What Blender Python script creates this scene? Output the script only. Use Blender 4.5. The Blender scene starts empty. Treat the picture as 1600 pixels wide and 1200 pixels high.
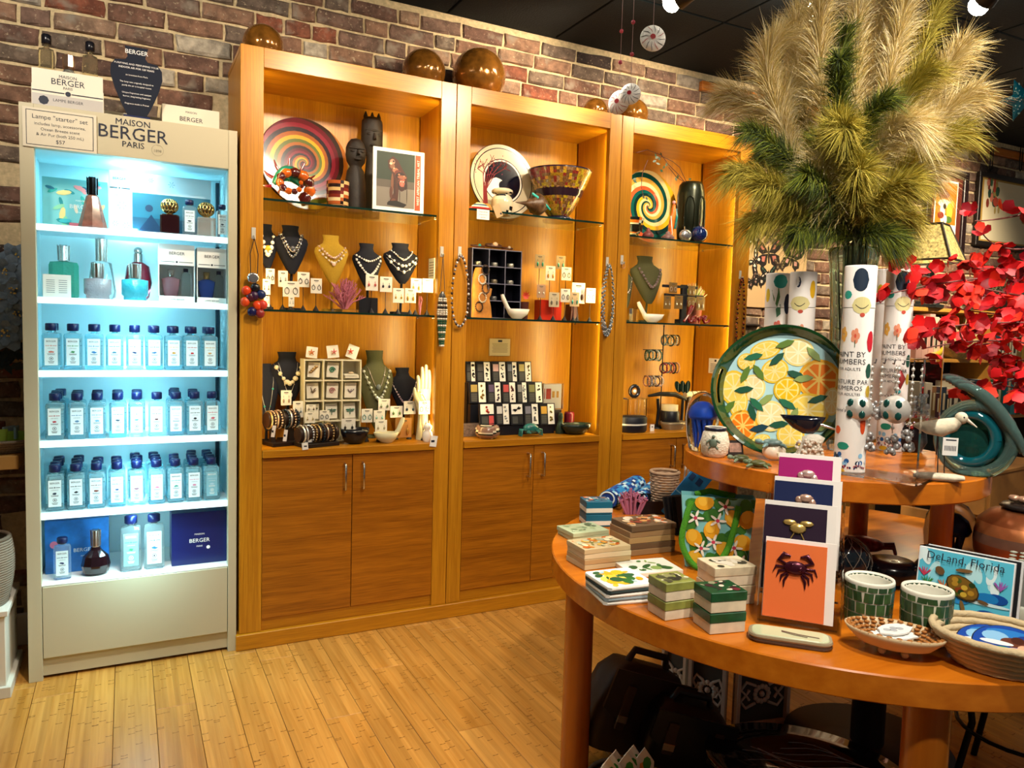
import bpy, math, random
from math import sin, cos, pi, radians as rad, atan2, hypot, sqrt
from mathutils import Matrix, Vector
random.seed(7)
SC = bpy.context.scene
COL = SC.collection
# ---------------------------------------------------------------- camera
FPX, YAW, PITCH, ROLL = 1176.4, rad(27.17), rad(4.108), rad(1.634)
CAM = Vector((0, -3.155, 1.331))
_w = Vector((sin(YAW)*cos(PITCH), cos(YAW)*cos(PITCH), -sin(PITCH)))
_r0 = Vector((cos(YAW), -sin(YAW), 0)); _u0 = _r0.cross(_w)
_r = _r0*cos(ROLL)+_u0*sin(ROLL); _u = -_r0*sin(ROLL)+_u0*cos(ROLL)
cd = bpy.data.cameras.new('camera'); cam = bpy.data.objects.new('camera', cd); COL.objects.link(cam)
cd.sensor_width = 36; cd.lens = FPX/1600*36; cd.clip_start = .02
cam.matrix_world = Matrix(((_r.x,_u.x,-_w.x,CAM.x),(_r.y,_u.y,-_w.y,CAM.y),(_r.z,_u.z,-_w.z,CAM.z),(0,0,0,1)))
SC.camera = cam
# ---------------------------------------------------------------- world, exposure, ceiling spots
wd = bpy.data.worlds.new('World'); SC.world = wd; wd.use_nodes = True
wd.node_tree.nodes['Background'].inputs[0].default_value = (1, .86, .72, 1)
wd.node_tree.nodes['Background'].inputs[1].default_value = .065
SC.view_settings.view_transform = 'Standard'; SC.view_settings.look = 'None'
SC.view_settings.exposure = 0.6; SC.view_settings.gamma = 1
def spot(loc, tgt, e, col=(1,.84,.62), ang=80, blend=.6, r=.05):
    l = bpy.data.lights.new('spot_lamp', 'SPOT'); l.energy = e; l.color = col; l.spot_size = rad(ang); l.spot_blend = blend; l.shadow_soft_size = r
    o = bpy.data.objects.new('spot_lamp', l); COL.objects.link(o); o.location = loc
    o.rotation_euler = (Vector(tgt)-Vector(loc)).to_track_quat('-Z', 'Y').to_euler(); return o
def area(loc, tgt, sx, sy, e, col):
    l = bpy.data.lights.new('led_light', 'AREA'); l.shape = 'RECTANGLE'; l.size = sx; l.size_y = sy; l.energy = e; l.color = col
    o = bpy.data.objects.new('led_light', l); COL.objects.link(o); o.location = loc
    d = (Vector(tgt)-Vector(loc)).normalized()
    o.rotation_euler = d.to_track_quat('-Z', 'Y' if abs(d.z) < .9 else 'X').to_euler(); return o
# ceiling track heads, those out of view placed to light the goods: (head position, aim, watts, colour)
WARM = (1,.80,.56); NEUT = (1,.90,.76)
HEADS = [((.95,-1.35,2.72),(.62,0,1.85),52,WARM), ((1.75,-1.3,2.72),(1.25,.2,2.0),55,WARM), ((2.089,-.482,2.75),(1.75,.4,2.5),44,WARM),
         ((2.67,-.718,2.75),(2.6,.3,2.35),66,WARM), ((3.206,-1.114,2.75),(3.7,.4,2.1),170,WARM), ((-.6,-1.3,2.72),(-.1,.35,2.45),52,NEUT),
         ((1.15,-2.75,2.72),(1.7,-1.75,.9),72,NEUT), ((2.3,-2.6,2.72),(1.95,-1.6,1.65),100,NEUT), ((.1,-1.15,2.72),(.0,-.9,0),80,NEUT), ((4.6,-1.0,2.72),(5.0,.4,2.0),230,WARM), ((.5,-3.2,2.72),(1.6,-1.75,.9),72,NEUT), ((2.45,-1.35,2.72),(2.2,0,1.7),45,WARM), ((1.25,-.75,2.72),(1.75,-1.0,0),45,NEUT)]  # the behind-viewer table head and rear floor head are added fill lamps
for hl, ht, he, hc in HEADS: spot(Vector(hl)+(Vector(ht)-Vector(hl)).normalized()*.11, ht, he, hc, 74, .75)
# ---------------------------------------------------------------- helpers: pixels of the 1600x1200 photo to points on real planes
def ray(x, y): return _w+_r*((x-800)/FPX)+_u*((600-y)/FPX)
def py(x, y, Y): d = ray(x, y); return CAM+d*((Y-CAM.y)/d.y)
def pz(x, y, Z): d = ray(x, y); return CAM+d*((Z-CAM.z)/d.z)
def ppm(p): return FPX/((Vector(p)-CAM).dot(_w))
def face(p): d = CAM-Vector(p); return atan2(d.x, -d.y)
def bb(x0, y0, x1, y1, Y):
    a = py(x0, (y0+y1)/2, Y); b = py(x1, (y0+y1)/2, Y); t = py((x0+x1)/2, y0, Y); c = py((x0+x1)/2, y1, Y)
    return (a.x+b.x)/2, abs(b.x-a.x), t.z, c.z
# ---------------------------------------------------------------- materials
MATS = {}
def lin(h):
    h = h.lstrip('#'); c = [int(h[i:i+2], 16)/255 for i in (0, 2, 4)]
    return tuple(x/12.92 if x <= .04045 else ((x+.055)/1.055)**2.4 for x in c)+(1,)
def mat(h, rough=.5, metal=0, trans=0, emit=0, noise=0, nscale=20, bump=0, ior=1.45, alpha=1, rnd=0, coat=0, name=None):
    key = (h, rough, metal, trans, emit, noise, nscale, bump, ior, alpha, rnd, coat)
    if key in MATS: return MATS[key]
    m = bpy.data.materials.new(name or 'paint_'+h.strip('#')); m.use_nodes = True; MATS[key] = m
    nt = m.node_tree; b = nt.nodes['Principled BSDF']; I = b.inputs; c = lin(h)
    I['Base Color'].default_value = c; I['Roughness'].default_value = rough; I['Metallic'].default_value = metal
    I['Transmission Weight'].default_value = trans; I['IOR'].default_value = ior; I['Alpha'].default_value = alpha; I['Coat Weight'].default_value = coat
    if emit: I['Emission Color'].default_value = c; I['Emission Strength'].default_value = emit
    if noise or bump or rnd:
        tc = nt.nodes.new('ShaderNodeTexCoord'); n = nt.nodes.new('ShaderNodeTexNoise'); n.inputs['Scale'].default_value = nscale; n.inputs['Detail'].default_value = 5
        nt.links.new(tc.outputs['Object'], n.inputs['Vector'])
        if noise or rnd:
            hs = nt.nodes.new('ShaderNodeHueSaturation'); hs.inputs['Color'].default_value = c
            mr = nt.nodes.new('ShaderNodeMapRange'); mr.inputs[1].default_value = .25; mr.inputs[2].default_value = .75; mr.inputs[3].default_value = 1-noise; mr.inputs[4].default_value = 1+noise
            nt.links.new(n.outputs['Fac'], mr.inputs[0]); src = mr.outputs[0]
            if rnd:
                oi = nt.nodes.new('ShaderNodeObjectInfo'); m2 = nt.nodes.new('ShaderNodeMapRange'); m2.inputs[3].default_value = 1-rnd; m2.inputs[4].default_value = 1+rnd
                nt.links.new(oi.outputs['Random'], m2.inputs[0]); mu = nt.nodes.new('ShaderNodeMath'); mu.operation = 'MULTIPLY'
                nt.links.new(src, mu.inputs[0]); nt.links.new(m2.outputs[0], mu.inputs[1]); src = mu.outputs[0]
            nt.links.new(src, hs.inputs['Value']); nt.links.new(hs.outputs[0], I['Base Color'])
        if bump:
            bp = nt.nodes.new('ShaderNodeBump'); bp.inputs['Strength'].default_value = bump; bp.inputs['Distance'].default_value = .004
            nt.links.new(n.outputs['Fac'], bp.inputs['Height']); nt.links.new(bp.outputs[0], I['Normal'])
    return m
def wood(h1, h2, axis='z', scale=1., rough=.35, fine=160, rnd=.0, name='wood', bump=.15):
    """grain streaks along an axis: noise stretched by a mapping"""
    key = (h1, h2, axis, scale, rough, fine, rnd)
    if key in MATS: return MATS[key]
    m = bpy.data.materials.new(name); m.use_nodes = True; MATS[key] = m; nt = m.node_tree; N = nt.nodes.new; L = nt.links.new
    I = nt.nodes['Principled BSDF'].inputs; I['Roughness'].default_value = rough
    tc = N('ShaderNodeTexCoord'); mp = N('ShaderNodeMapping'); s = {'x': (.03, 1, 1), 'y': (1, .03, 1), 'z': (1, 1, .03)}[axis]
    mp.inputs['Scale'].default_value = [a*scale for a in s]; L(tc.outputs['Object'], mp.inputs['Vector'])
    oi = N('ShaderNodeObjectInfo'); mul = N('ShaderNodeMath'); mul.operation = 'MULTIPLY'; mul.inputs[1].default_value = 37.
    L(oi.outputs['Random'], mul.inputs[0]); ad = N('ShaderNodeVectorMath'); ad.operation = 'ADD'; L(mp.outputs[0], ad.inputs[0]); L(mul.outputs[0], ad.inputs[1])
    n = N('ShaderNodeTexNoise'); n.inputs['Scale'].default_value = fine; n.inputs['Detail'].default_value = 4; L(ad.outputs[0], n.inputs['Vector'])
    n2 = N('ShaderNodeTexNoise'); n2.inputs['Scale'].default_value = fine*.12; L(ad.outputs[0], n2.inputs['Vector'])
    av = N('ShaderNodeMath'); av.operation = 'MULTIPLY_ADD'; av.inputs[1].default_value = .4; L(n2.outputs['Fac'], av.inputs[0]); m6 = N('ShaderNodeMath'); m6.operation = 'MULTIPLY'; m6.inputs[1].default_value = .6; L(n.outputs['Fac'], m6.inputs[0]); L(m6.outputs[0], av.inputs[2])
    cr = N('ShaderNodeValToRGB'); cr.color_ramp.elements[0].position = .36; cr.color_ramp.elements[0].color = lin(h2); cr.color_ramp.elements[1].position = .64; cr.color_ramp.elements[1].color = lin(h1)
    L(av.outputs[0], cr.inputs[0]); out = cr.outputs[0]
    if name == 'bamboo':                                         # six strips glued side by side in every plank
        sx = N('ShaderNodeSeparateXYZ'); L(tc.outputs['Object'], sx.inputs[0]); dv_ = N('ShaderNodeMath'); dv_.operation = 'DIVIDE'; dv_.inputs[1].default_value = .0208; L(sx.outputs[0], dv_.inputs[0])
        fl_ = N('ShaderNodeMath'); fl_.operation = 'FLOOR'; L(dv_.outputs[0], fl_.inputs[0]); ad2 = N('ShaderNodeMath'); L(fl_.outputs[0], ad2.inputs[0]); L(mul.outputs[0], ad2.inputs[1])
        wn = N('ShaderNodeTexWhiteNoise'); wn.noise_dimensions = '1D'; L(ad2.outputs[0], wn.inputs['W']); h2_ = N('ShaderNodeHueSaturation'); m2_ = N('ShaderNodeMapRange'); m2_.inputs[3].default_value = .86; m2_.inputs[4].default_value = 1.1
        L(wn.outputs['Value'], m2_.inputs[0]); L(m2_.outputs[0], h2_.inputs['Value']); L(out, h2_.inputs['Color']); out = h2_.outputs[0]
    if rnd:
        hs = N('ShaderNodeHueSaturation'); mr = N('ShaderNodeMapRange'); mr.inputs[3].default_value = 1-rnd; mr.inputs[4].default_value = 1+rnd
        L(oi.outputs['Random'], mr.inputs[0]); L(mr.outputs[0], hs.inputs['Value']); L(out, hs.inputs['Color']); out = hs.outputs[0]
    L(out, I['Base Color'])
    bp = N('ShaderNodeBump'); bp.inputs['Strength'].default_value = bump; bp.inputs['Distance'].default_value = .001; L(n.outputs['Fac'], bp.inputs['Height']); L(bp.outputs[0], I['Normal'])
    return m
def glass(h='f4fbff', rough=.02, ior=1.45): return mat(h, rough, 0, 1, ior=ior, name='glass_'+h)
# ---------------------------------------------------------------- mesh builder
_TXT = {}
def textmesh(s):
    if s not in _TXT:
        cu = bpy.data.curves.new('t', 'FONT'); cu.body = s; cu.align_x = 'CENTER'; cu.resolution_u = 2; cu.size = 1
        o = bpy.data.objects.new('t', cu); me = bpy.data.meshes.new_from_object(o)
        _TXT[s] = ([v.co.copy() for v in me.vertices], [tuple(p.vertices) for p in me.polygons])
        bpy.data.objects.remove(o); bpy.data.curves.remove(cu); bpy.data.meshes.remove(me)
    return _TXT[s]
class MB:
    def __init__(s, m=None):
        s.v = []; s.f = []; s.mi = []; s.sm = []; s.mats = []; s.cur = 0; s.T = Matrix()
        if m is not None: s.mt(m)
    def mt(s, m):
        if isinstance(m, str): m = mat(m)
        if m not in s.mats: s.mats.append(m)
        s.cur = s.mats.index(m); return s
    def at(s, loc=(0,0,0), rz=0, rx=0, ry=0, sc=1):
        s.T = Matrix.Translation(loc) @ Matrix.Rotation(rz, 4, 'Z') @ Matrix.Rotation(rx, 4, 'X') @ Matrix.Rotation(ry, 4, 'Y') @ (Matrix.Diagonal((sc,sc,sc,1)) if not hasattr(sc, '__len__') else Matrix.Diagonal((*sc,1))); return s
    def add(s, vs, fs, sm=False, ms=None):
        o = len(s.v); T = s.T
        s.v += [T @ Vector(p) for p in vs]; s.f += [tuple(i+o for i in f) for f in fs]
        s.mi += ms if ms else [s.cur]*len(fs); s.sm += [sm]*len(fs); return s
    def box(s, c, d, b=0):
        x, y, z = d[0]/2, d[1]/2, d[2]/2
        if b:
            b = min(b, x*.9, y*.9, z*.9)
            def ring(i, zz):
                X, Y = x-i, y-i; k = b*.6
                return [(c[0]+p, c[1]+q, c[2]+zz) for p, q in ((-X+k,-Y),(X-k,-Y),(X,-Y+k),(X,Y-k),(X-k,Y),(-X+k,Y),(-X,Y-k),(-X,-Y+k))]
            return s.loft([ring(b*.6,-z), ring(0,-z+b*.6), ring(0,z-b*.6), ring(b*.6,z)])
        vs = [(c[0]+i*x, c[1]+j*y, c[2]+k*z) for i in (-1,1) for j in (-1,1) for k in (-1,1)]
        return s.add(vs, [(0,1,3,2),(4,6,7,5),(0,4,5,1),(2,3,7,6),(0,2,6,4),(1,5,7,3)])
    def loft(s, rings, cap=True, sm=False, closed=True):
        n = len(rings[0]); vs = [p for r in rings for p in r]; fs = []
        for i in range(len(rings)-1):
            for j in range(n if closed else n-1):
                k = (j+1) % n; fs.append((i*n+j, i*n+k, (i+1)*n+k, (i+1)*n+j))
        s.add(vs, fs, sm)
        if cap: s.add(rings[0], [tuple(range(n-1,-1,-1))]); s.add(rings[-1], [tuple(range(n))])
        return s
    def lathe(s, prof, seg=20, c=(0,0,0), sm=True, mf=None, sq=(1,1), cap=True, tw=None):
        n = len(prof); vs = []; fs = []; ms = []
        for r, z in prof:
            for j in range(seg): a = 2*pi*j/seg+(tw(r) if tw else 0); vs.append((c[0]+r*cos(a)*sq[0], c[1]+r*sin(a)*sq[1], c[2]+z))
        for i in range(n-1):
            for j in range(seg):
                k = (j+1) % seg; fs.append((i*seg+j, i*seg+k, (i+1)*seg+k, (i+1)*seg+j)); ms.append(mf(i, j) if mf else s.cur)
        s.add(vs, fs, sm, ms)
        if cap:
            if prof[0][0] > 1e-5: s.add(vs[:seg], [tuple(range(seg-1,-1,-1))])
            if prof[-1][0] > 1e-5: s.add(vs[-seg:], [tuple(range(seg))])
        return s
    def tube(s, path, r, seg=6, sm=True, cap=True):
        P = [Vector(p) for p in path]; n = len(P); R = r if hasattr(r, '__len__') else [r]*n; rings = []
        t0 = (P[1]-P[0]).normalized(); up = Vector((0,0,1)) if abs(t0.z) < .9 else Vector((1,0,0)); nx = t0.cross(up).normalized()
        for i in range(n):
            t = (P[min(i+1,n-1)]-P[max(i-1,0)])
            t = t.normalized() if t.length > 1e-9 else t0
            nx = (nx-t*nx.dot(t)); nx = nx.normalized() if nx.length > 1e-6 else t.orthogonal().normalized(); ny = t.cross(nx)
            rings.append([tuple(P[i]+(nx*cos(2*pi*j/seg)+ny*sin(2*pi*j/seg))*R[i]) for j in range(seg)])
        return s.loft(rings, cap, sm)
    def ball(s, c, r, seg=10, rg=6, sc=(1,1,1)):
        vs = [(c[0], c[1], c[2]-r*sc[2])]; fs = []
        for i in range(1, rg):
            a = -pi/2+pi*i/rg
            for j in range(seg): b = 2*pi*j/seg; vs.append((c[0]+r*sc[0]*cos(a)*cos(b), c[1]+r*sc[1]*cos(a)*sin(b), c[2]+r*sc[2]*sin(a)))
        vs.append((c[0], c[1], c[2]+r*sc[2])); L = len(vs)-1
        for j in range(seg):
            k = (j+1) % seg; fs.append((0, 1+k, 1+j)); fs.append((L, L-seg+j, L-seg+k))
            for i in range(rg-2): fs.append((1+i*seg+j, 1+i*seg+k, 1+(i+1)*seg+k, 1+(i+1)*seg+j))
        return s.add(vs, fs, True)
    def prism(s, pts, y0, y1, sm=False):
        """outline in x,z seen from the front (-y), extruded from y0 to y1"""
        n = len(pts); vs = [(p[0], y0, p[1]) for p in pts]+[(p[0], y1, p[1]) for p in pts]
        s.add(vs, [tuple(range(n)), tuple(range(2*n-1, n-1, -1))]); return s.add(vs, [(j, j+n, (j+1) % n+n, (j+1) % n) for j in range(n)], sm)
    def flat(s, pts): return s.add(pts, [tuple(range(len(pts)))])
    def pr(s, x0, x1, z0, z1, y): return s.add([(x0,y,z0),(x1,y,z0),(x1,y,z1),(x0,y,z1)], [(0,1,2,3)])
    def disc(s, x, z, r, y, n=12, rz=None): return s.add([(x+r*cos(2*pi*k/n), y, z+(rz or r)*sin(2*pi*k/n)) for k in range(n)], [tuple(range(n))])
    def blob(s, pts, y): return s.add([(p[0], y, p[1]) for p in pts], [tuple(range(len(pts)))])
    def text(s, t, size, x, y, z, rx=pi/2):
        vs, fs = textmesh(t); k = Matrix.Rotation(rx, 3, 'X')
        return s.add([tuple(Vector((x,y,z))+k @ (v*size)) for v in vs], fs)
    def mesh(s, name):
        me = bpy.data.meshes.new(name); me.from_pydata([tuple(v) for v in s.v], [], s.f)
        for m in s.mats: me.materials.append(m)
        me.polygons.foreach_set('material_index', s.mi); me.polygons.foreach_set('use_smooth', s.sm); me.update(); return me
    def build(s, name, parent=None, loc=(0,0,0), rz=0, rot=None):
        return put(name, s.mesh(name), parent, loc, rz, rot)
def put(name, me, parent=None, loc=(0,0,0), rz=0, rot=None):
    o = bpy.data.objects.new(name, me); COL.objects.link(o); o.location = loc; o.rotation_euler = rot or (0,0,rz)
    if parent is not None: o.parent = parent
    return o
def tag(o, label, cat, group=None, kind=None):
    o['label'] = label; o['category'] = cat
    if group: o['group'] = group
    if kind: o['kind'] = kind
    return o
def th(name, label, cat, loc=(0,0,0), rz=0, group=None, rot=None):
    o = put(name, None, None, loc, rz, rot); o.empty_display_size = .02; return tag(o, label, cat, group)
KIDS = {}
def copy_tree(o, loc, rz=0, label=None, sc=None):
    c = o.copy(); COL.objects.link(c); c.location = loc; c.rotation_euler = (0,0,rz)
    if label: c['label'] = label
    if sc: c.scale = sc
    for ch in o.children:
        k = ch.copy(); COL.objects.link(k); k.parent = c
        for g in ch.children: q = g.copy(); COL.objects.link(q); q.parent = k
    return c
def struct(o): o['kind'] = 'structure'; return o
def crv(pts, n=6):
    P = [Vector(p) for p in pts]; out = []
    for i in range(len(P)-1):
        a, b, c, d = P[max(i-1,0)], P[i], P[i+1], P[min(i+2,len(P)-1)]
        for k in range(n): t = k/n; out.append(tuple(.5*((2*b)+(c-a)*t+(2*a-5*b+4*c-d)*t*t+(3*b-a-3*c+d)*t**3)))
    return out+[tuple(P[-1])]
def rround(w, d, z, r, n=5):
    return [(sx*(w/2-r)+r*cos(a0+q*pi/2/n), sy*(d/2-r)+r*sin(a0+q*pi/2/n), z) for sx, sy, a0 in ((1,1,0),(-1,1,pi/2),(-1,-1,pi),(1,-1,1.5*pi)) for q in range(n+1)]
ORD = ['first','second','third','fourth','fifth','sixth','seventh','eighth','ninth','tenth','eleventh','twelfth']
def rr(a, b): return random.uniform(a, b)
# ================================================================ SETTING
YW = .40; ZC = 2.87
# ---- floor of planks (run towards the wall, 127 mm wide)
fl = struct(MB(mat('2a1a0c', .8)).box((2.2,-1.6,-.02), (9.4,4.2,.02)).build('floor'))
PM = wood('d09648', 'b4782e', 'y', 1, .28, 90, .06, 'bamboo')
NODE = mat('8a5a1e', .45, name='bamboo_node')
PL = {}
def plank(L):
    k = round(L, 2)
    if k not in PL:
        b = MB(PM).box((0,0,-.005), (.1255,L-.0015,.01), .002)
        b.mt(NODE); rs = random.Random(int(k*100))
        for i in range(int(L*34)):                               # the dark growth rings of the bamboo strips
            x = -.052+.0208*rs.randrange(6); y = rs.uniform(-L/2+.03, L/2-.03); w = .0095
            b.add([(x-w,y,.0002),(x+w,y+.002,.0002),(x+w,y+.007,.0002),(x,y+.003,.0002),(x-w,y+.006,.0002)], [(0,1,2,3,4)])
        PL[k] = b.mesh('plank')
    return PL[k]
nx = int(9.0/.127)
x = -1.05-.0135
for i in range(64):
    xc = x+.127*(i+.5); y = .4; far = xc > 3.4
    y -= [.55,1.1,.3,.8,1.35,.45][i % 6]; y0 = .4
    seg = []
    while y0 > -2.6:
        y1 = max(y, -2.6) if y > -2.3 else -2.6
        seg.append((y0, y1)); y0 = y1; y -= 1.45
    for a, c in seg:
        if a-c < .02: continue
        put('plank', plank(a-c), fl, (xc, (a+c)/2, 0))
# ---- brick wall
MORT = mat('cbb68e', .95, noise=.25, nscale=60, bump=.5, name='mortar')
wb = struct(MB(MORT).box((2.9,YW+.06,ZC/2), (8.6,.1,ZC), 0).build('wall_back'))
BT = ['85604e','8f6a54','7a5a4c','9b765e','86695a','6c5044','a8876e','84705f','c4b8a4','b5a998','42342f','8e5640','96573f','786658','c0b198']
BW = [9,9,8,7,8,6,4,7,3,3,2,4,3,5,2]
random.seed(11)
BMESH = {}
def brickmat(h):
    m = bpy.data.materials.new('brick'); m.use_nodes = True; nt = m.node_tree; N = nt.nodes.new; L = nt.links.new; I = nt.nodes['Principled BSDF'].inputs; I['Roughness'].default_value = .92
    tc = N('ShaderNodeTexCoord'); gp = N('ShaderNodeNewGeometry')
    def nz(sc, det): n = N('ShaderNodeTexNoise'); n.inputs['Scale'].default_value = sc; n.inputs['Detail'].default_value = det; n.inputs['Roughness'].default_value = .65; L(gp.outputs['Position'], n.inputs['Vector']); return n
    def rp(src, a, b): r = N('ShaderNodeMapRange'); r.inputs[1].default_value = a; r.inputs[2].default_value = b; L(src, r.inputs[0]); return r.outputs[0]
    def mx(f, c1, c2):
        x = N('ShaderNodeMixRGB'); L(f, x.inputs[0])
        for s, c in ((x.inputs[1], c1), (x.inputs[2], c2)):
            if isinstance(c, tuple): s.default_value = c
            else: L(c, s)
        return x.outputs[0]
    n1, n2, n3 = nz(22, 6), nz(70, 4), nz(9, 3); base = lin(h); dk = tuple(q*.45 for q in base[:3])+(1,)
    c = mx(rp(n1.outputs['Fac'], .38, .68), dk, base); c = mx(rp(n2.outputs['Fac'], .60, .72), c, lin('b8a488')); c = mx(rp(n3.outputs['Fac'], .58, .74), c, lin('8f8374')); L(c, I['Base Color'])
    bp = N('ShaderNodeBump'); bp.inputs['Strength'].default_value = 1; bp.inputs['Distance'].default_value = .006; L(n1.outputs['Fac'], bp.inputs['Height']); L(bp.outputs[0], I['Normal']); return m
BMT = [None]*20
def brickmesh(t, k):
    if (t, k) not in BMESH:
        rs = random.Random(t*7+k); m = BMT[t] = BMT[t] or brickmat(BT[t])
        b = MB(m)
        def ring(i, y):
            out = []
            for p, q in ((-1,-1),(-.35,-1),(.35,-1),(1,-1),(1,0),(1,1),(.35,1),(-.35,1),(-1,1),(-1,0)):
                cx = .5-i/.21; out.append((p*cx+rs.uniform(-.02,.02), y+rs.uniform(-.003,.003), q*(.5-i/.065)+rs.uniform(-.06,.06)))
            return out
        r = [ring(0,.012), ring(0,-.004), ring(.007,-.012)]
        b.loft(r, True); BMESH[t, k] = b.mesh('brick')
    return BMESH[t, k]
rows = []
CH = .0768
def vis(xc, z):
    if xc < 3.12 and xc > -.36: return z > 2.32 if xc > .36 else z > 1.95
    if xc <= -.36: return xc > -.95
    return z > .7
for r in range(int(ZC/CH)+1):
    z = CH*(r+.5)
    if z > ZC-.02: continue
    x = -1.3+rr(0,.2)
    while x < 6.9:
        L = .212+rr(-.012,.012)
        if random.random() < .22: L = .103+rr(-.008,.01)
        if vis(x+L/2, z): rows.append((x+L/2, z, L))
        x += L+.0125
rows.sort(key=lambda q: (hypot(q[0]-0, 3.5)))
# keep what is hidden by nothing big first
rest = MB()
for i, (xc, z, L) in enumerate(rows):
    t = random.choices(range(len(BT)), BW)[0]; k = random.randrange(3); me = brickmesh(t, k)
    if i < 300:
        o = put('brick', me, wb, (xc, YW+.008+rr(-.003,.003), z), 0, (0, rr(-.012,.012), 0)); o.scale = (L, 1, .064+rr(-.003,.003))
    else:
        rest.mt(me.materials[0]); rest.at((xc, YW+.008, z), 0, 0, 0, (L, 1, .064)); rest.add([v.co for v in me.vertices], [tuple(p.vertices) for p in me.polygons])
rest.at(); o = rest.build('brick', wb); o['kind'] = 'stuff'
# left side wall and the rest of the shell, out of view
struct(MB(mat('8d7d6a', .9, noise=.1)).box((-1.5,-1.6,ZC/2), (.1,4.0,ZC)).build('wall_left'))
struct(MB(mat('ddd8cc', .5)).box((-.9,YW-.02,.065), (1.1,.018,.13), .004).build('baseboard_left'))
# ---- ceiling of dark tiles
TILE = mat('0a1519', .95, noise=.3, nscale=120, bump=.4, name='ceiling_tile')
ce = struct(MB(mat('12181b', .7)).box((2.6,-1.6,ZC+.03), (9.2,4.2,.02)).build('ceiling'))
tm = MB(TILE).box((0,0,0), (.598,.598,.016), .004).mesh('ceiling_panel')
for i in range(14):
    for j in range(6):
        xx = 2.02-.61*4+.61*(i+.5); yy = -.205+.61*(1-j)-.305
        if xx > 6.9: continue
        put('ceiling_panel', tm, ce, (xx, yy, ZC+.006))
RAILW = wood('c77b2c', 'a35a1a', 'x', 1, .4, 60, 0, 'rail_wood')
z0 = (py(1095,131,.38).z+py(1600,248,.38).z)/2
struct(MB(RAILW).box((4.95,YW-.016,z0), (3.9,.03,.055), .005).build('trim_1'))
# ---- track lamps on the ceiling
LITM = mat('fff3dc', .5, emit=14, name='lamp_face'); BLK = mat('0c0c0e', .5)
def ld(v): return ('black ceiling spot lamp with glowing round face '+v)
aims = ['the first cabinet','the first cabinet seam','','','','the perfume case','the table front','the table back','the floor','the bookcase','the table, added as fill behind the viewer','the third cabinet','the floor behind the table, added as fill']
hl_lab = {2: ld('above the hanging shell mobile'), 3: ld('shining behind the tall dry grass plumes'), 4: ld('near the top right corner')}
for i, (hl, ht, he, hc) in enumerate(HEADS):
    t = th('spot_lamp_head', hl_lab.get(i, 'unseen black ceiling spot lamp above the frame, aimed at '+aims[i]), 'lamp', hl, 0, 'ceiling spot lamps')
    d = (Vector(ht)-Vector(hl)).normalized(); q = d.to_track_quat('Z', 'Y').to_euler()
    MB(BLK).lathe([(.03,-.16),(.036,-.15),(.042,-.02),(.05,.03),(.048,.03),(.04,-.015),(0.001,-.015)], 16).build('housing', t, (-d*.06), 0, q)
    MB(LITM).lathe([(.0,-.002),(.038,0)], 16, cap=False).build('lamp_face', t, (-d*.07), 0, q)
    MB(mat('fff6e0', .5, emit=40, name='lamp_bulb')).ball((0,0,0), .042, 12, 8, (1,1,.8)).build('bulb', t, (d*.004), 0, q)
    MB(BLK).tube([(0,0,-.02), (0,0,ZC-.002-hl[2])], .009).build('stem', t)
# ================================================================ CABINET WALL
WV = wood('cc8c1c', 'ae6e0e', 'z', 1, .3, 260, .05, 'cabinet_wood_vertical'); WH = wood('c88616', 'a4660c', 'x', 1, .3, 260, .05, 'cabinet_wood_horizontal')
WD = wood('b87012', '8a4e06', 'x', 1, .34, 260, .04, 'shaded_door_veneer'); STEEL = mat('c9c4bd', .25, 1); SHELFG = mat('dff3ee', .0, trans=1, ior=1.25, name='shelf_glass'); GEDGE = mat('0e2a24', .1, name='glass_edge')  # door wood is the cabinet wood with shade put into its colour
LEDM = mat('ffd27a', .5, emit=6, name='led_warm')
HC = 2.40; HT = 2.325; CT = .815; DB = .33
BAYS = [(.397,.485,1.228,1.30), (1.30,1.37,2.112,2.182), (2.182,2.252,2.962,3.06)]
SH = [(1.83,1.387), (1.877,1.384), (1.83,1.391)]
where = ['beside the lit perfume case', 'in the middle of the three', 'nearest the round table']
def handle(x, z, par):
    MB(STEEL).tube([(x,-.018,z-.055),(x,-.045,z-.055),(x,-.05,z-.05),(x,-.05,z+.05),(x,-.045,z+.055),(x,-.018,z+.055)], .0045, 8).build('handle', par)
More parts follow.
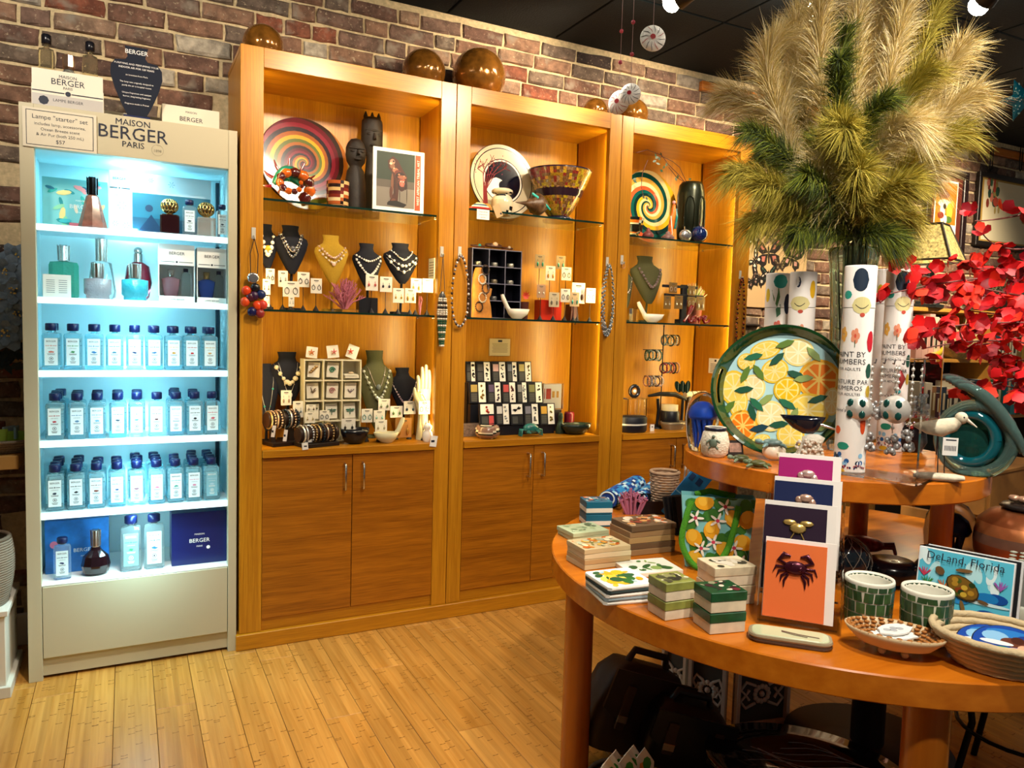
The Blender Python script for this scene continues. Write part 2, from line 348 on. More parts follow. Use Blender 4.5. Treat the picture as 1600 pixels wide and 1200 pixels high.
for k, (xa, oa, ob, xb) in enumerate(BAYS):
    t = th('display_cabinet', 'orange wood display cabinet with lit glass shelves, '+where[k], 'cabinet', ((xa+xb)/2, 0, 0), 0, 'built-in display cabinets')
    ox = -(xa+xb)/2
    def P(name, m, c, d, b=.002): return MB(m).box((c[0]+ox, c[1], c[2]), d, b).build(name, t)
    e = .0008
    P('stile', WV, ((xa+oa)/2+e, -.0, (HC+.066)/2), (oa-xa-2*e, .03, HC-.066))
    P('stile', WV, ((xb+ob)/2-e, -.0, (HC+.066)/2), (xb-ob-2*e, .03, HC-.066))
    P('top_rail', WH, ((oa+ob)/2, .0, (HC+HT)/2), (ob-oa-.0005, .03, HC-HT))
    P('bottom_rail', WH, ((oa+ob)/2, .004, .09), (ob-oa-.001, .022, .05))
    for xs in (xa+.012, xb-.012): P('side_panel', WV, (xs, .20, HC/2+.022), (.02, .365, HC-.09), 0)
    P('inner_panel', WV, (ob+.03, .165, (CT+HT)/2), (.012, DB-.035, HT-CT+.05), 0)
    P('inner_panel', WV, (oa-.03, .165, (CT+HT)/2), (.012, DB-.035, HT-CT+.05), 0)
    P('back_panel', WV, ((oa+ob)/2, DB+.006, (CT+HT)/2), (ob-oa+.08, .012, HT-CT+.06), 0)
    P('ceiling_board', WH, ((oa+ob)/2, .18, HT+.006), (ob-oa+.08, .33, .012), 0)
    P('cabinet_top', WH, ((xa+xb)/2, .2, HC-.012), (xb-xa-.002, .36, .02), 0)
    w = (ob-oa)/2
    for s in (0, 1):
        d = P('door', WD, (oa+w*(s+.5), .0, (.117+.782)/2), (w-.003, .03, .782-.117), .0015)
        hx = oa+w+ox+(-.036 if s == 0 else .042)
        handle(hx, .69, d)
    P('counter_board', WH, ((oa+ob)/2, .155, .80), (ob-oa-.002, .36, .03), .002)
    for z in SH[k]:
        g = P('glass_shelf', SHELFG, ((oa+ob)/2, .172, z-.005), (ob-oa+.03, .3, .009), 0)
        MB(GEDGE).box(((oa+ob)/2+ox, .0212, z-.005), (ob-oa+.03, .0012, .0088)).build('front_edge', g)
        for xs in (oa-.018, ob+.018):
            for yy in (.06, .27): MB(STEEL).tube([(xs+ox, yy, z-.013), (xs+ox+(.012 if xs < (oa+ob)/2 else -.012), yy, z-.013)], .004).build('shelf_pin', t)
    for xs, sg in ((ob+.012, -1), (oa-.012, 1)):
        MB(LEDM).box((xs+ox, .0195, (CT+HT)/2), (.008, .006, HT-CT-.05)).build('led_strip', t)
        area((xs-sg*.001, .024, (CT+HT)/2), (xs+sg*.30, .34, (CT+HT)/2), .008, HT-CT-.05, 3.7 if sg < 0 else 1.6, (1,.84,.36))
pl = tag(MB(WH).box(((.385+3.07)/2, .19, .033), (3.07-.385, .44, .064), .003).build('cabinet_plinth'), 'long low wooden plinth running under the display cabinets', 'plinth')
# amber crackle globes on top of the cabinets
AMB = mat('8a5a20', .14, .5, noise=.5, nscale=30, bump=.5, coat=.6, name='amber_glass')
for (cx, cy, dia, lab) in [(411,75,62,'farthest left, at the cabinet corner'), (662,115,68,'smaller of the pair over first seam'), (748,124,84,'largest, over the middle cabinet'), (930,166,40,'half hidden behind the hanging shell mobile'), (988,180,50,'rightmost, with a red glow beside the shell mobile')]:
    p = py(cx, cy, .2); r = dia/2/ppm(p); p.z = HC+r*.985
    g = th('glass_globe', 'amber glass globe on the cabinets, '+lab, 'globe', p, 0, 'amber globes on the cabinets')
    MB(AMB).ball((0,0,0), r, 24, 16).build('globe', g); MB(AMB).lathe([(r*.35,-r*.97),(r*.4,-r*.9),(r*.3,-r*.85)], 16).build('foot_ring', g)
# ================================================================ LIT PERFUME CASE
CREAM = mat('c4ba9c', .42, name='cream_lacquer'); INW = mat('d8ecef', .5, name='case_inside'); NAVY = mat('0d1a4a', .35, name='navy'); CYAN = (.46,.90,1.0)
INK = mat('1b2033', .6, name='ink'); WHT = mat('f2f0ea', .5, name='white_card')
fx0, fx1, oz0, oz1 = -.325, .388, .354, 1.92; ia, ib = -.281, .356; FH = 2.067
fr = th('perfume_display_case', 'tall cream display case with cyan lit shelves of fragrance bottles', 'display case', ((fx0+fx1)/2, 0, 0))
fo = -(fx0+fx1)/2
def FP(name, m, x0, x1, y0, y1, z0, z1, b=.0015, par=None): return MB(m).box(((x0+x1)/2+fo, (y0+y1)/2, (z0+z1)/2), (x1-x0, y1-y0, z1-z0), b).build(name, par or fr)
FP('stile', CREAM, fx0, ia, -.012, .03, 0, FH); FP('stile', CREAM, ib, fx1, -.012, .03, 0, FH)
hd = FP('header_board', CREAM, ia, ib, -.010, .03, oz1, FH)
FP('side_panel', CREAM, fx0, fx0+.02, .03, .385, 0, FH, 0); FP('side_panel', CREAM, fx1-.02, fx1, .03, .385, 0, FH, 0)
FP('top_board', CREAM, fx0+.02, fx1-.02, .03, .385, FH-.02, FH, 0)
FP('back_panel', INW, fx0+.02, fx1-.02, .36, .385, .05, FH-.02, 0)
FP('inside_lining', INW, fx0+.02, fx0+.026, .03, .36, .3, FH-.02, 0); FP('inside_lining', INW, fx1-.026, fx1-.02, .03, .36, .3, FH-.02, 0)
FP('light_ceiling', INW, ia-.02, ib+.02, .03, .36, oz1+.01, oz1+.02, 0)
FP('lower_panel', CREAM, ia+.002, ib-.002, -.008, .02, .082, oz0-.006, .002); FP('toe_board', CREAM, ia, ib, .008, .03, .012, .078, 0)
FP('shelf', WHT, ia-.01, ib+.01, -.004, .355, oz0-.004, oz0, 0)
FP('reflection_strip', mat('1a2a3a', .4), ib-.012, ib+.002, .33, .352, oz0, oz1, 0)  # dark strip put in for the dark band reflected at the back right
FSZ = [1.66, 1.402, 1.138, .882, .617]
for z in FSZ:
    s = FP('shelf', mat('cfeaf2', .25), ia-.012, ib+.012, .022, .335, z-.012, z, 0)
    FP('light_bar', mat('e8fbff', .4, emit=.55, name='shelf_light_bar'), ia, ib, .008, .02, z-.024, z-.001, .002, s)
    area(((fx0+fx1)/2, .045, z-.026), ((fx0+fx1)/2, .17, z-.3), .6, .02, 2.2, CYAN)
area(((fx0+fx1)/2, .12, oz1-.002), ((fx0+fx1)/2, .18, 0), .6, .16, 2.3, CYAN)
area(((fx0+fx1)/2, .30, oz1-.02), ((fx0+fx1)/2, .33, 1.7), .6, .02, .8, CYAN)
b = MB(INK); xx = fo+py(208,215,0).x
zz = lambda q: py(208, q, -.011).z
b.text('MAISON', .031, xx, -.0115, zz(197)); b.text('BERGER', .066, xx, -.0115, zz(219)); b.text('PARIS', .030, xx, -.0115, zz(231))
b.build('lettering', hd)
b = MB(mat('8c8676', .6)); xs = fo+py(246,236,0).x
b.text('1898', .014, xs, -.0115, py(246,239,0).z)
for k in range(28):
    a, c = 2*pi*k/28, 2*pi*(k+1)/28
    b.add([(xs+r*cos(q), -.0115, py(246,236,0).z+r*sin(q)) for q in (a, c) for r in (.0195,.0205)], [(0,1,3,2)])
b.build('seal', hd)
# price sign taped on the header
sg = th('price_sign', 'small white framed price sign reading $57 on the case header', 'sign', (py(94,200,-.02).x, -.016, 1.985))
MB(mat('d9cfb8', .6)).box((0,0,0), (.225,.003,.135), .001).build('card', sg)
b = MB(INK)
for (x0,x1,z0,z1) in ((-.102,.102,.0575,.0595),(-.102,.102,-.0595,-.0575),(-.102,-.1,-.0595,.0595),(.1,.102,-.0595,.0595)): b.pr(x0,x1,z0,z1,-.002)
for t, s, z in (('Lampe "starter" set',.0215,.031),('includes lamp, accessories,',.0145,.010),('Ocean Breeze scent',.0145,-.008),('& Air Pur (both 250 mL)',.0145,-.026),('$57',.0185,-.048)): b.text(t, s, 0, -.002, z)
b.build('lettering', sg)
# ---------- bottles
BGL = mat('c4f2fc', .04, trans=.85, ior=1.2, name='bottle_glass'); CLR = mat('eaf6f6', .03, trans=.9, ior=1.3, name='clear_glass')
def rrect(w, d, z, k=.25):
    x, y = w/2, d/2; c = min(x, y)*k
    return [(p, q, z) for p, q in ((-x+c,-y),(x-c,-y),(x,-y+c),(x,y-c),(x-c,y),(-x+c,y),(-x,y-c),(-x,-y+c))]
def bodymesh(w, d, h, m):
    n = w*.32
    return MB(m).loft([rrect(w*.9,d*.9,0), rrect(w,d,h*.03), rrect(w,d,h*.88), rrect(w*.9,d*.9,h*.93), rrect(n*1.3,n*1.3,h*.955,.5), rrect(n,n,h*.97,.55), rrect(n,n,h*1.02,.55)]).mesh('glass_body')
BODY = bodymesh(.058, .046, .142, BGL)
CAPM = MB(NAVY).lathe([(.0165,0),(.0185,.002),(.0185,.024),(.0165,.027),(0,.027)], 14).mesh('cap')
ACC = ['c8746a','3f8f5a','2b6ea8','3d6f8a','22315c','3a6a9a','c8923a','b8202e','c89a5a','b02a3a','5a8ab0','6aa0c8','333f52','4a8aa0','5a2a2a','c0b0c8','2a2a34','c05a6a','2a3a4a','22252c','7a3a2a','3a5a8a','8a5a6a','c86a8a','4a9a8a','d08aa8','a8c8d8']
def labelmesh(i, w=.041, h=.098, dark=False):
    a = mat(ACC[i % 27], .6); tx = WHT if dark else INK; b = MB(mat('7fb4c4', .4) if dark else mat('dcecf0', .5, name='bottle_label'))
    z0 = .017; b.pr(-w/2, w/2, z0, z0+h, -.0236); y = -.0239
    b.mt(tx); b.text('BERGER', .0088, 0, y, z0+h*.86); b.text('LAMPE BERGER', .0034, 0, y, z0+h*.62)
    b.mt(a); b.pr(-w*.42, -w*.1, z0+h*.715, z0+h*.735, y); b.pr(w*.1, w*.42, z0+h*.715, z0+h*.735, y); b.blob([(0,z0+h*.70),(.0022,z0+h*.715),(.0017,z0+h*.735),(0,z0+h*.76),(-.0017,z0+h*.735),(-.0022,z0+h*.715)], y)
    rs = random.Random(i)
    b.blob([(.011*cos(2*pi*k/9)*rs.uniform(.4,1), z0+h*.5+.005*sin(2*pi*k/9)*rs.uniform(.5,1)) for k in range(9)], y)
    b.mt(tx)
    for k in range(16):
        q, c = 2*pi*k/16, 2*pi*(k+1)/16
        b.add([(r*cos(t), y, z0+h*.25+r*sin(t)) for t in (q, c) for r in (.0052,.0066)], [(0,1,3,2)])
    b.disc(0, z0+h*.25, .0026, y, 6)
    for k, zz in enumerate((.42,.39,.14,.11,.08)): b.pr(-w*(.3-.03*k), w*(.3-.03*k), z0+h*zz, z0+h*(zz+.012), y)
    return b.mesh('label_print')
rowpx = [(2,[80,114,147,179.5,210.5,241,271,299.5,327.5],545,[2,2,2,2,2,3,3,3,3],'upper bottle shelf'), (3,[86,120.5,152,184,214,245,275,304,331],650,[4,3,3,3,3,1,4,3,1],'middle bottle shelf'), (4,[86,119,151,183,214,244.5,274,302.5,330],765,[4,4,3,3,4,4,3,4,4],'lowest bottle shelf')]
lab0 = labelmesh(3)
for r, (si, xs, yy, deep, nm) in enumerate(rowpx):
    z = FSZ[si]+.0005
    for i, px in enumerate(xs):
        lm = labelmesh(r*9+i, dark=(r == 2 and i == 8))
        for d in range(deep[i]):
            Y = .055+.066*d; X = py(px, yy, .055).x+rr(-.002,.002)*d+(-.006*d if i in (0,1,6,7) else .0)*0
            lab = 'clear square fragrance bottle, navy cap, %s from left, %s row, %s' % (ORD[i], ['front','second','third','back'][d], nm)
            t = th('fragrance_bottle', lab, 'bottle', (X, Y, z), rr(-.06,.06), 'fragrance bottles in the lit case')
            put('glass_body', BODY, t); put('cap', CAPM, t, (0,0,.1425)); put('label_print', lm if d == 0 else lab0, t)
def bottle(px, pyb, z, Y, w, h, lab, m=CLR, i=0, dark=False, capm=NAVY):
    t = th('fragrance_bottle', lab, 'bottle', (py(px, pyb, Y).x, Y, z), 0, 'fragrance bottles in the lit case')
    put('glass_body', bodymesh(w, w*.62, h, m), t); MB(capm).lathe([(w*.27,0),(w*.31,.002),(w*.31,h*.15),(w*.27,h*.165),(0,h*.165)], 14).build('cap', t, (0,0,h*1.0))
    put('label_print', labelmesh(i, dark=dark), t, (0,.0236-w*.31-.0006,0)).scale = (w/.058, 1, h/.142); return t
zb = oz0+.0005
bottle(98, 905, zb, .06, .056, .135, 'small clear fragrance bottle on the case floor before the blue box', i=4)
bottle(205, 888, zb, .075, .072, .185, 'tall clear bottle with grey label, left of the floor pair', i=1, dark=True)
bottle(241, 882, zb, .075, .072, .185, 'tall clear bottle with white label, right of the floor pair', i=2)
def giftbox(name, x0, y0, x1, y1, Y, d, z, m, lab, rz=0, cat='box'):
    cx, w, zt, _ = bb(x0, y0, x1, y1, Y); t = th(name, lab, cat, (cx, Y+d/2, z), rz); MB(m).box((0,0,(zt-z)/2), (w,d,zt-z), .002).build('carton', t); return t, w, zt-z, -d/2-.0006
t, w, h, y = giftbox('gift_box', 268, 800, 354, 872, .06, .15, zb, mat('101c58', .35), 'navy gift box with white lettering on the case floor at right')
b = MB(WHT); b.text('MAISON', .010, 0, y, h*.56); b.text('BERGER', .022, 0, y, h*.42); b.text('PARIS', .009, 0, y, h*.33); b.disc(w*.16, h*.31, .007, y, 16); b.build('lettering', t)
t, w, h, y = giftbox('gift_box', 70, 812, 170, 893, .13, .11, zb, mat('2a78c8', .35, noise=.5, nscale=14), 'blue cloudy gift box standing behind small bottle on case floor')
b = MB(WHT); b.text('BERGER', .020, w*.1, y, h*.38); b.text('PARIS', .008, w*.1, y, h*.28); b.mt(mat('d87a98', .5)); b.disc(-w*.36, h*.55, .014, y, 16); b.build('lettering', t)
def lamp(name, px, pyb, pyt, Y, z, w, prof, m, lab, capm=STEEL, ball=0, seg=16, sq=(1,.8)):
    """perfume lamp: body profile in units of (half width, height share), crown on top"""
    p = py(px, pyb, Y); zt = py(px, pyt, Y).z; h = zt-z
    t = th(name, lab, 'perfume lamp', (p.x, Y, z), 0, 'perfume lamps in the lit case')
    MB(m).lathe([(a*w/2, b*h) for a, b in prof], seg, sm=seg > 10, sq=sq).build('glass_body', t)
    top = prof[-1][1]*h; n = prof[-1][0]*w/2
    if ball: MB(capm).ball((0,0,h-ball), ball, 10, 6).build('crown', t); MB(STEEL).lathe([(n*.9,top),(n*.9,h-ball*1.7)], 10).build('collar', t)
    else:
        c = MB(capm)
        c.lathe([(n*.95,top),(n,top+.003),(n*1.05,h*.98),(n*.8,h)], 8, sm=False)
        for k in range(6): c.tube([(n*1.06*cos(k*pi/3),n*1.06*sin(k*pi/3),top+.002),(n*1.15*cos(k*pi/3),n*1.15*sin(k*pi/3),h)], .0014, 4)
        c.build('crown', t)
    return t
GOLD = mat('c9a868', .25, 1); 
DKB = mat('2a1218', .08, trans=.5, coat=.5); PINK = mat('d8a8b0', .05, trans=.6, ior=1.3); GRN = mat('4fb89c', .08, trans=.5, bump=.6, nscale=120); RED = mat('7a1426', .08, trans=.4); TEAL = mat('3fb6c4', .08, trans=.55, bump=.8, nscale=90); GREY = mat('b7a7aa', .08, trans=.6, bump=.8, nscale=90)
z1 = FSZ[0]+.0005; z2 = FSZ[1]+.0005
lamp('perfume_lamp', 150, 895, 827, .07, zb, .10, [(.35,0),(.85,.05),(1,.22),(.85,.42),(.4,.55),(.3,.62)], DKB, 'dark purple faceted round perfume lamp on the case floor', seg=10)
t, w, h, y = giftbox('gift_box', 66, 280, 168, 344, .15, .09, z1, mat('7cc4c8', .4), 'tropical leaf and flower gift box at left of top lit shelf')
b = MB(); rs = random.Random(3)
for k in range(26):
    b.mt(mat(['1f8f98','2aa6a0','e9d28a','f2d9c0','e79aa0','3fb8c0','8fd0a8','1f6f8a'][k % 8], .5)); x, z, r = rs.uniform(-w*.42,w*.42), rs.uniform(h*.1,h*.9), rs.uniform(.008,.02); a = rs.uniform(0,3)
    b.blob([(max(-w*.49,min(w*.49,x+r*(1.4*cos(q)*cos(a)-.5*sin(q)*sin(a)))), max(.003,min(h-.003,z+r*(1.4*cos(q)*sin(a)+.5*sin(q)*cos(a))))) for q in [2*pi*j/8 for j in range(8)]], y-.00005*k)
b.mt(mat('d86a78')); b.pr(-w*.1, w*.4, .001, h*.13, y-.002); b.mt(WHT); b.text('BERGER', .021, w*.08, y-.002, h*.42); b.text('MAISON', .009, w*.08, y-.002, h*.56); b.text('PARIS', .008, w*.08, y-.002, h*.33); b.build('print', t)
lamp('perfume_lamp', 145, 350, 277, .07, z1, .095, [(.95,0),(1,.04),(.45,.62),(.33,.65)], mat('a8705e', .08, trans=.5, noise=.4, nscale=40), 'bronze pyramid perfume lamp on the top lit shelf', mat('3a3f44', .2, 1), seg=8)
t, w, h, y = giftbox('gift_box', 170, 274, 330, 352, .15, .08, z1, mat('d5e8f2', .4), 'long white gift box with snowflakes and a teal picture panel')
b = MB(mat('2a6a80', .4)); b.pr(-w*.28, w*.49, .004, h*.68, y); b.mt(mat('1f4f66')); b.pr(-w*.28, w*.49, .004, h*.28, y-.0003); b.mt(mat('16334f')); b.blob([(-w*.24,.006),(-w*.1,h*.34),(w*.02,h*.06)], y-.0006); b.disc(-w*.12, h*.44, .014, y-.0006)
b.mt(INK); b.text('BERGER', .013, -w*.4, y, h*.86); b.pr(-w*.49,-w*.42,h*.72,h*.735,y); b.pr(-w*.38,-w*.3,h*.72,h*.735,y); b.disc(-w*.40,h*.727,.003,y,6); b.text('LAMPE BERGER', .006, -w*.4, y, h*.6)
b.mt(mat('3a9ac0'))
for sx, sz, sr in ((-.38,.45,.016),(.1,.86,.012),(-.1,.9,.009),(-.44,.15,.01),(-.34,.13,.012)):
    for k in range(6): a = k*pi/3; b.blob([(w*sx+sr*cos(a)-.001*sin(a),h*sz+sr*sin(a)+.001*cos(a)),(w*sx,h*sz-.0008),(w*sx+sr*cos(a)+.001*sin(a),h*sz+sr*sin(a)-.001*cos(a))], y-.0008)
b.build('print', t)
def balllamp(px, m, lab):
    p = py(px, 357, .06); t = th('perfume_lamp', lab, 'perfume lamp', (p.x,.06,z1), 0, 'perfume lamps in the lit case')
    MB(m).box((0,0,.037), (.068,.05,.074), .008).build('glass_body', t)
    b = MB(GOLD); b.lathe([(.012,.074),(.012,.082)], 10)
    c = Vector((0,0,.106)); n = 14
    for k in range(n):
        for q in (1, -1): b.tube([tuple(c+Vector((.030*cos(u*pi-pi/2)*cos(2*pi*k/n+q*u*1.2), .030*cos(u*pi-pi/2)*sin(2*pi*k/n+q*u*1.2), .027*sin(u*pi-pi/2)))) for u in [j/8 for j in range(9)]], .0026, 4)
    b.build('openwork_crown', t); MB(mat('4a3a2a', .5)).ball((0,0,.106), .02).build('burner', t)
balllamp(265, mat('2c0f12', .06, trans=.3), 'dark maroon perfume lamp with gold openwork ball crown'); balllamp(322, mat('d8d2c8', .04, trans=.7), 'clear glass perfume lamp with gold openwork ball crown')
bottle(296, 358, z1, .06, .050, .118, 'small white labelled bottle between the two gold ball lamps', i=12); bottle(347, 358, z1, .06, .044, .112, 'small white labelled bottle at right end of top lit shelf', i=12)
lamp('perfume_lamp', 100, 443, 383, .22, z2, .10, [(.8,0),(1,.04),(1,.62),(.9,.68),(.35,.70)], GRN, 'green square perfume lamp with grid facets on second shelf', seg=8, sq=(1,.5))
lamp('perfume_lamp', 159, 437, 372, .22, z2, .10, [(.6,0),(.95,.05),(1,.15),(.7,.6),(.36,.62)], CLR, 'clear flared perfume lamp standing behind the pink one', seg=12, sq=(1,.5))
lamp('perfume_lamp', 216, 437, 386, .22, z2, .10, [(.5,0),(.8,.08),(1,.35),(.8,.65),(.35,.72)], RED, 'deep red heart shaped perfume lamp on second shelf', ball=.016, seg=12, sq=(1,.5))
lamp('perfume_lamp', 153, 463, 411, .08, z2, .092, [(.85,0),(.85,.1),(1,.15),(1,.55),(.4,.58)], GREY, 'short pink and grey quilted perfume lamp on second shelf')
lamp('perfume_lamp', 211, 463, 412, .08, z2, .092, [(.85,0),(.85,.1),(1,.15),(1,.55),(.4,.58)], TEAL, 'short turquoise quilted perfume lamp on second shelf')
cx, w, zt, _ = bb(67, 429, 111, 462, .05)
t = th('price_card', 'small white printed price card at left of second lit shelf', 'card', (cx, .05, z2)); MB(WHT).box((0,0,(zt-z2)/2), (w,.002,zt-z2)).build('card', t)
b = MB(mat('5a6a74'))
for k in range(7):
    for s in (-1, 1): b.pr(s*w*.22-w*.16, s*w*.22+w*.14, (zt-z2)*(.2+.09*k), (zt-z2)*(.22+.09*k), -.0015)
b.build('print', t)
for x0, x1, y0, lm, lab in ((248,304,382,'d49aa6','white window box holding a pink perfume lamp and bottle'), (308,354,388,'2a56b8','white window box holding a blue perfume lamp, rightmost')):
    cx, w, zt, _ = bb(x0, y0, x1, 467, .05); h = zt-z2; t = th('gift_box', lab, 'box', (cx, .05, z2), 0)
    b = MB(WHT).box((0,.05,h*.05), (w,.1,h*.1), .001).box((0,.05,h*.82), (w,.1,h*.36), .001).box((0,.098,h*.37), (w,.004,h*.6)); b.box((-w/2+.001,.05,h*.37),(.002,.1,h*.6)); b.box((w/2-.001,.05,h*.37),(.002,.1,h*.6)); b.build('carton', t)
    MB(glass()).box((0,.002,h*.37), (w-.006,.001,h*.56)).build('window', t)
    b = MB(INK); b.text('BERGER', .016, 0, -.0008, h*.82); b.text('LAMPE BERGER', .008, 0, -.0008, h*.03); b.pr(-w*.45,-w*.06,h*.69,h*.70,-.0008); b.pr(w*.06,w*.45,h*.69,h*.70,-.0008); b.disc(0,h*.695,.004,-.0008,8); b.build('lettering', t)
    q = mat(lm, .1, trans=.3); MB(q).lathe([(.024,0),(.034,h*.3),(.012,h*.34)], 12, sq=(1,.6)).build('boxed_lamp', t, (-w*.15,.045,h*.1)); MB(GOLD if x0 > 300 else STEEL).lathe([(.011,0),(.012,.028),(0,.028)], 10).build('boxed_crown', t, (-w*.15,.045,h*.44))
    MB(CLR).loft([rrect(.032,.026,0), rrect(.032,.026,h*.4), rrect(.014,.014,h*.44)]).build('boxed_bottle', t, (w*.28,.055,h*.1)); MB(NAVY).lathe([(.009,0),(.009,.014),(0,.014)], 8).build('boxed_cap', t, (w*.28,.055,h*.54))
# ---------- things on top of the case
zt0 = FH+.0005
cx, w, zt, _ = bb(50, 118, 161, 172, .04); h = .135
t = th('starter_set_box', 'white boxed lamp starter set with two bottles standing on the case', 'gift set', (cx, .035, zt0), 0)
b = MB(mat('e4dcc8', .5)).box((0,.002,h/2), (w,.003,h)).box((0,.05,.003), (w,.1,.006)).box((-w/2,.05,h*.3), (.003,.1,h*.6)).box((w/2,.05,h*.3), (.003,.1,h*.6)); b.mt(mat('b9b2ac', .4)); b.pr(-w/2, w/2, .002, h*.36, -.0003); b.build('carton', t)
b = MB(INK); b.text('MAISON', .015, 0, -.0006, h*.82); b.text('BERGER', .030, 0, -.0006, h*.64); b.text('PARIS', .012, 0, -.0006, h*.54); b.pr(-w/2,-w*.05,h*.42,h*.445,-.0006); b.pr(w*.05,w/2,h*.42,h*.445,-.0006); b.disc(0,h*.43,.009,-.0006,10); b.text('LAMPE BERGER', .014, 0, -.0006, h*.2); b.disc(-w*.34,h*.2,.016,-.0006,8); b.build('lettering', t)
YB = mat('efe8c4', .02, trans=.95, ior=1.15, name='amber_liquid')
for s in (-1, 1):
    put('bottle', bodymesh(.05,.035,.225,YB), t, (s*w*.31,.055,.007)); MB(mat('16161c', .2)).lathe([(.014,0),(.016,.002),(.016,.03),(.013,.034),(0,.034)], 12).build('cap', t, (s*w*.31,.055,.236))
MB(CLR).lathe([(.03,0),(.045,.02),(.05,.08),(.03,.13),(.014,.15)], 14).build('glass_lamp', t, (0,.055,.007)); MB(mat('d8b8a0', .2, 1)).lathe([(.017,0),(.020,.01),(.020,.05),(.012,.055),(0,.055)], 8, sm=False).build('crown', t, (0,.055,.157))
# black vase shaped notice
cx, w, zt, _ = bb(171, 74, 255, 172, .05); h = zt-zt0; p0 = Vector((cx, .05, zt0))
t = th('notice_sign', 'navy sign cut in a flacon shape with tiny white lettering', 'sign', p0, 0)
half = [(.28,.02),(.55,.2),(.82,.42),(.97,.6),(.95,.72),(.78,.80),(.42,.815),(.33,.86),(.36,.92),(.44,1)]
pts = [(-a*w/2, c*h) for a, c in half]+[(a*w/2, c*h) for a, c in half[::-1]]
MB(mat('081226', .8)).prism(pts[::-1], -.002, .002).build('board', t)
b = MB(WHT); b.text('BERGER', .022, 0, -.003, h*.90)
for k, s in enumerate(['PURIFYING AND PERFUMING YOUR','INDOOR AIR FOR 120 YEARS','','an invention from Paris','','The lamp was originally designed to','purify the air in hospital rooms','','Unique fragrances and catalytic','burner, long lasting fragrance','','Fragrance made in France']):
    if s: b.text(s, .0092 if k < 2 else .0078, 0, -.003, h*(.745-.048*k))
b.build('lettering', t); MB(NAVY).box((0,.02,.01), (.09,.045,.02), .003).build('foot', t)
for x0, y0, x1, y1, lab, txt in ((253,168,343,203,'low white carton with lettering on the case beside the cabinet', 1), (150,165,250,190,'pale small carton behind the navy flacon sign', 0)):
    cx, w, zt, _ = bb(x0, y0, x1, y1, .10 if txt else .2); h = max(.05, zt-zt0) if txt else .06
    t = th('carton', lab, 'box', (cx, .14 if txt else .24, zt0)); MB(mat('ddd3bd', .5)).box((0,0,h/2), (w,.08,h), .002).build('carton_body', t)
    if txt: b = MB(INK); b.text('MAISON', .011, 0, -.0412, h*.74); b.text('BERGER', .024, 0, -.0412, h*.40); b.text('PARIS', .009, 0, -.0412, h*.2); b.build('lettering', t)
# ---------- far left: floating shelf, vase of blue flowers, bowl, basket on a white stand
lx = py(38, 712, .12)
t = tag(MB(mat('d2a25a', .4)).box((-.63,.24,lx.z-.02), (.55,.30,.05), .004).build('wall_shelf'), 'short pale wooden wall shelf left of the perfume case', 'shelf')
zs = lx.z+.0055
p = py(14, 690, .2); t = th('coiled_bowl', 'grey coiled rope bowl of green packets on left wall shelf', 'bowl', (p.x-.005, .2, zs)); b = MB(mat('8e8070', .9, noise=.3, nscale=200))
for k in range(5):
    r = .055+.012*k; b.tube([(r*cos(2*pi*j/20), r*sin(2*pi*j/20), .006+.0105*k) for j in range(21)], .0065, 6)
b.lathe([(0,.004),(.055,.004)], 20, cap=False).build('coils', t)
for k, (a, c, m) in enumerate(((.03,.0,'9ac83a'),(-.02,.02,'b8d85a'),(.045,.03,'a8c8d8'),(.0,-.03,'8fbfd0'))):
    MB(mat(m, .3)).box((a,c,.055+.006*k), (.06,.008,.045), .002).build('packet', t, rz=.5*k)
p = py(8, 690, .3); t = th('flower_vase', 'dark blue textured vase of grey blue fabric flowers at left edge', 'vase', (-.535, .31, zs))
MB(mat('16404e', .3, noise=.6, nscale=60, bump=.8)).lathe([(.03,0),(.036,.02),(.04,.12),(.034,.25),(.028,.28),(.03,.30),(.022,.30)], 16).build('vase', t)
FB = mat('7f95aa', .7, noise=.2, nscale=80); FD = mat('16303c', .6); GLD = mat('e8c86a', .4)
rs = random.Random(5)
for fx, fy, r in ((6,425,30),(22,455,32),(28,492,26),(10,520,30),(2,470,28),(24,402,22)):
    q = py(fx, fy, .2); l = q-Vector((-.535,.31,zs)); b = MB(FB)
    rm = r/ppm(q)
    for ly in range(2):
        for k in range(6):
            a = k*pi/3+ly*.5; rr_ = rm*(1-.35*ly); d1 = Vector((cos(a),-.35-.4*ly,sin(a))); s1 = Vector((-sin(a),0,cos(a)))
            b.add([tuple(l), tuple(l+d1*rr_*.6+s1*rr_*.4), tuple(l+d1*rr_+s1*rr_*.15), tuple(l+d1*rr_*1.02-s1*rr_*.15), tuple(l+d1*rr_*.6-s1*rr_*.4), tuple(l+d1*rr_*.5+Vector((0,-rr_*.12,0)))], [(0,1,5),(1,2,5),(2,3,5),(3,4,5),(4,0,5)], True)
    f = b.build('flower', t); c = MB(GLD)
    for k in range(9): c.ball((l.x+rs.uniform(-.012,.012), l.y-rm*.35, l.z+rs.uniform(-.012,.012)), .0035, 5, 4)
    c.build('stamens', f); MB(FD).tube([tuple(l), (l.x*.5,l.y*.5,(l.z+.29)/2+.02), (0,0,.28)], .004, 5).build('stem', t)
b = MB(FD)
for k in range(26):
    q = py(rs.uniform(-5,34), rs.uniform(510,575), .27)-Vector((-.535,.31,zs)); a = rs.uniform(0,6); u = Vector((cos(a),.3,sin(a)))*.03; v = Vector((-sin(a),.2,cos(a)))*.012
    b.add([tuple(q-u), tuple(q+v), tuple(q+u), tuple(q-v)], [(0,1,2,3)])
b.build('leaves', t)
p = pz(20, 1070, 0)
t = th('white_stand', 'white painted low stand at the left edge holding a wicker basket', 'stand', (-.548, .06, 0))
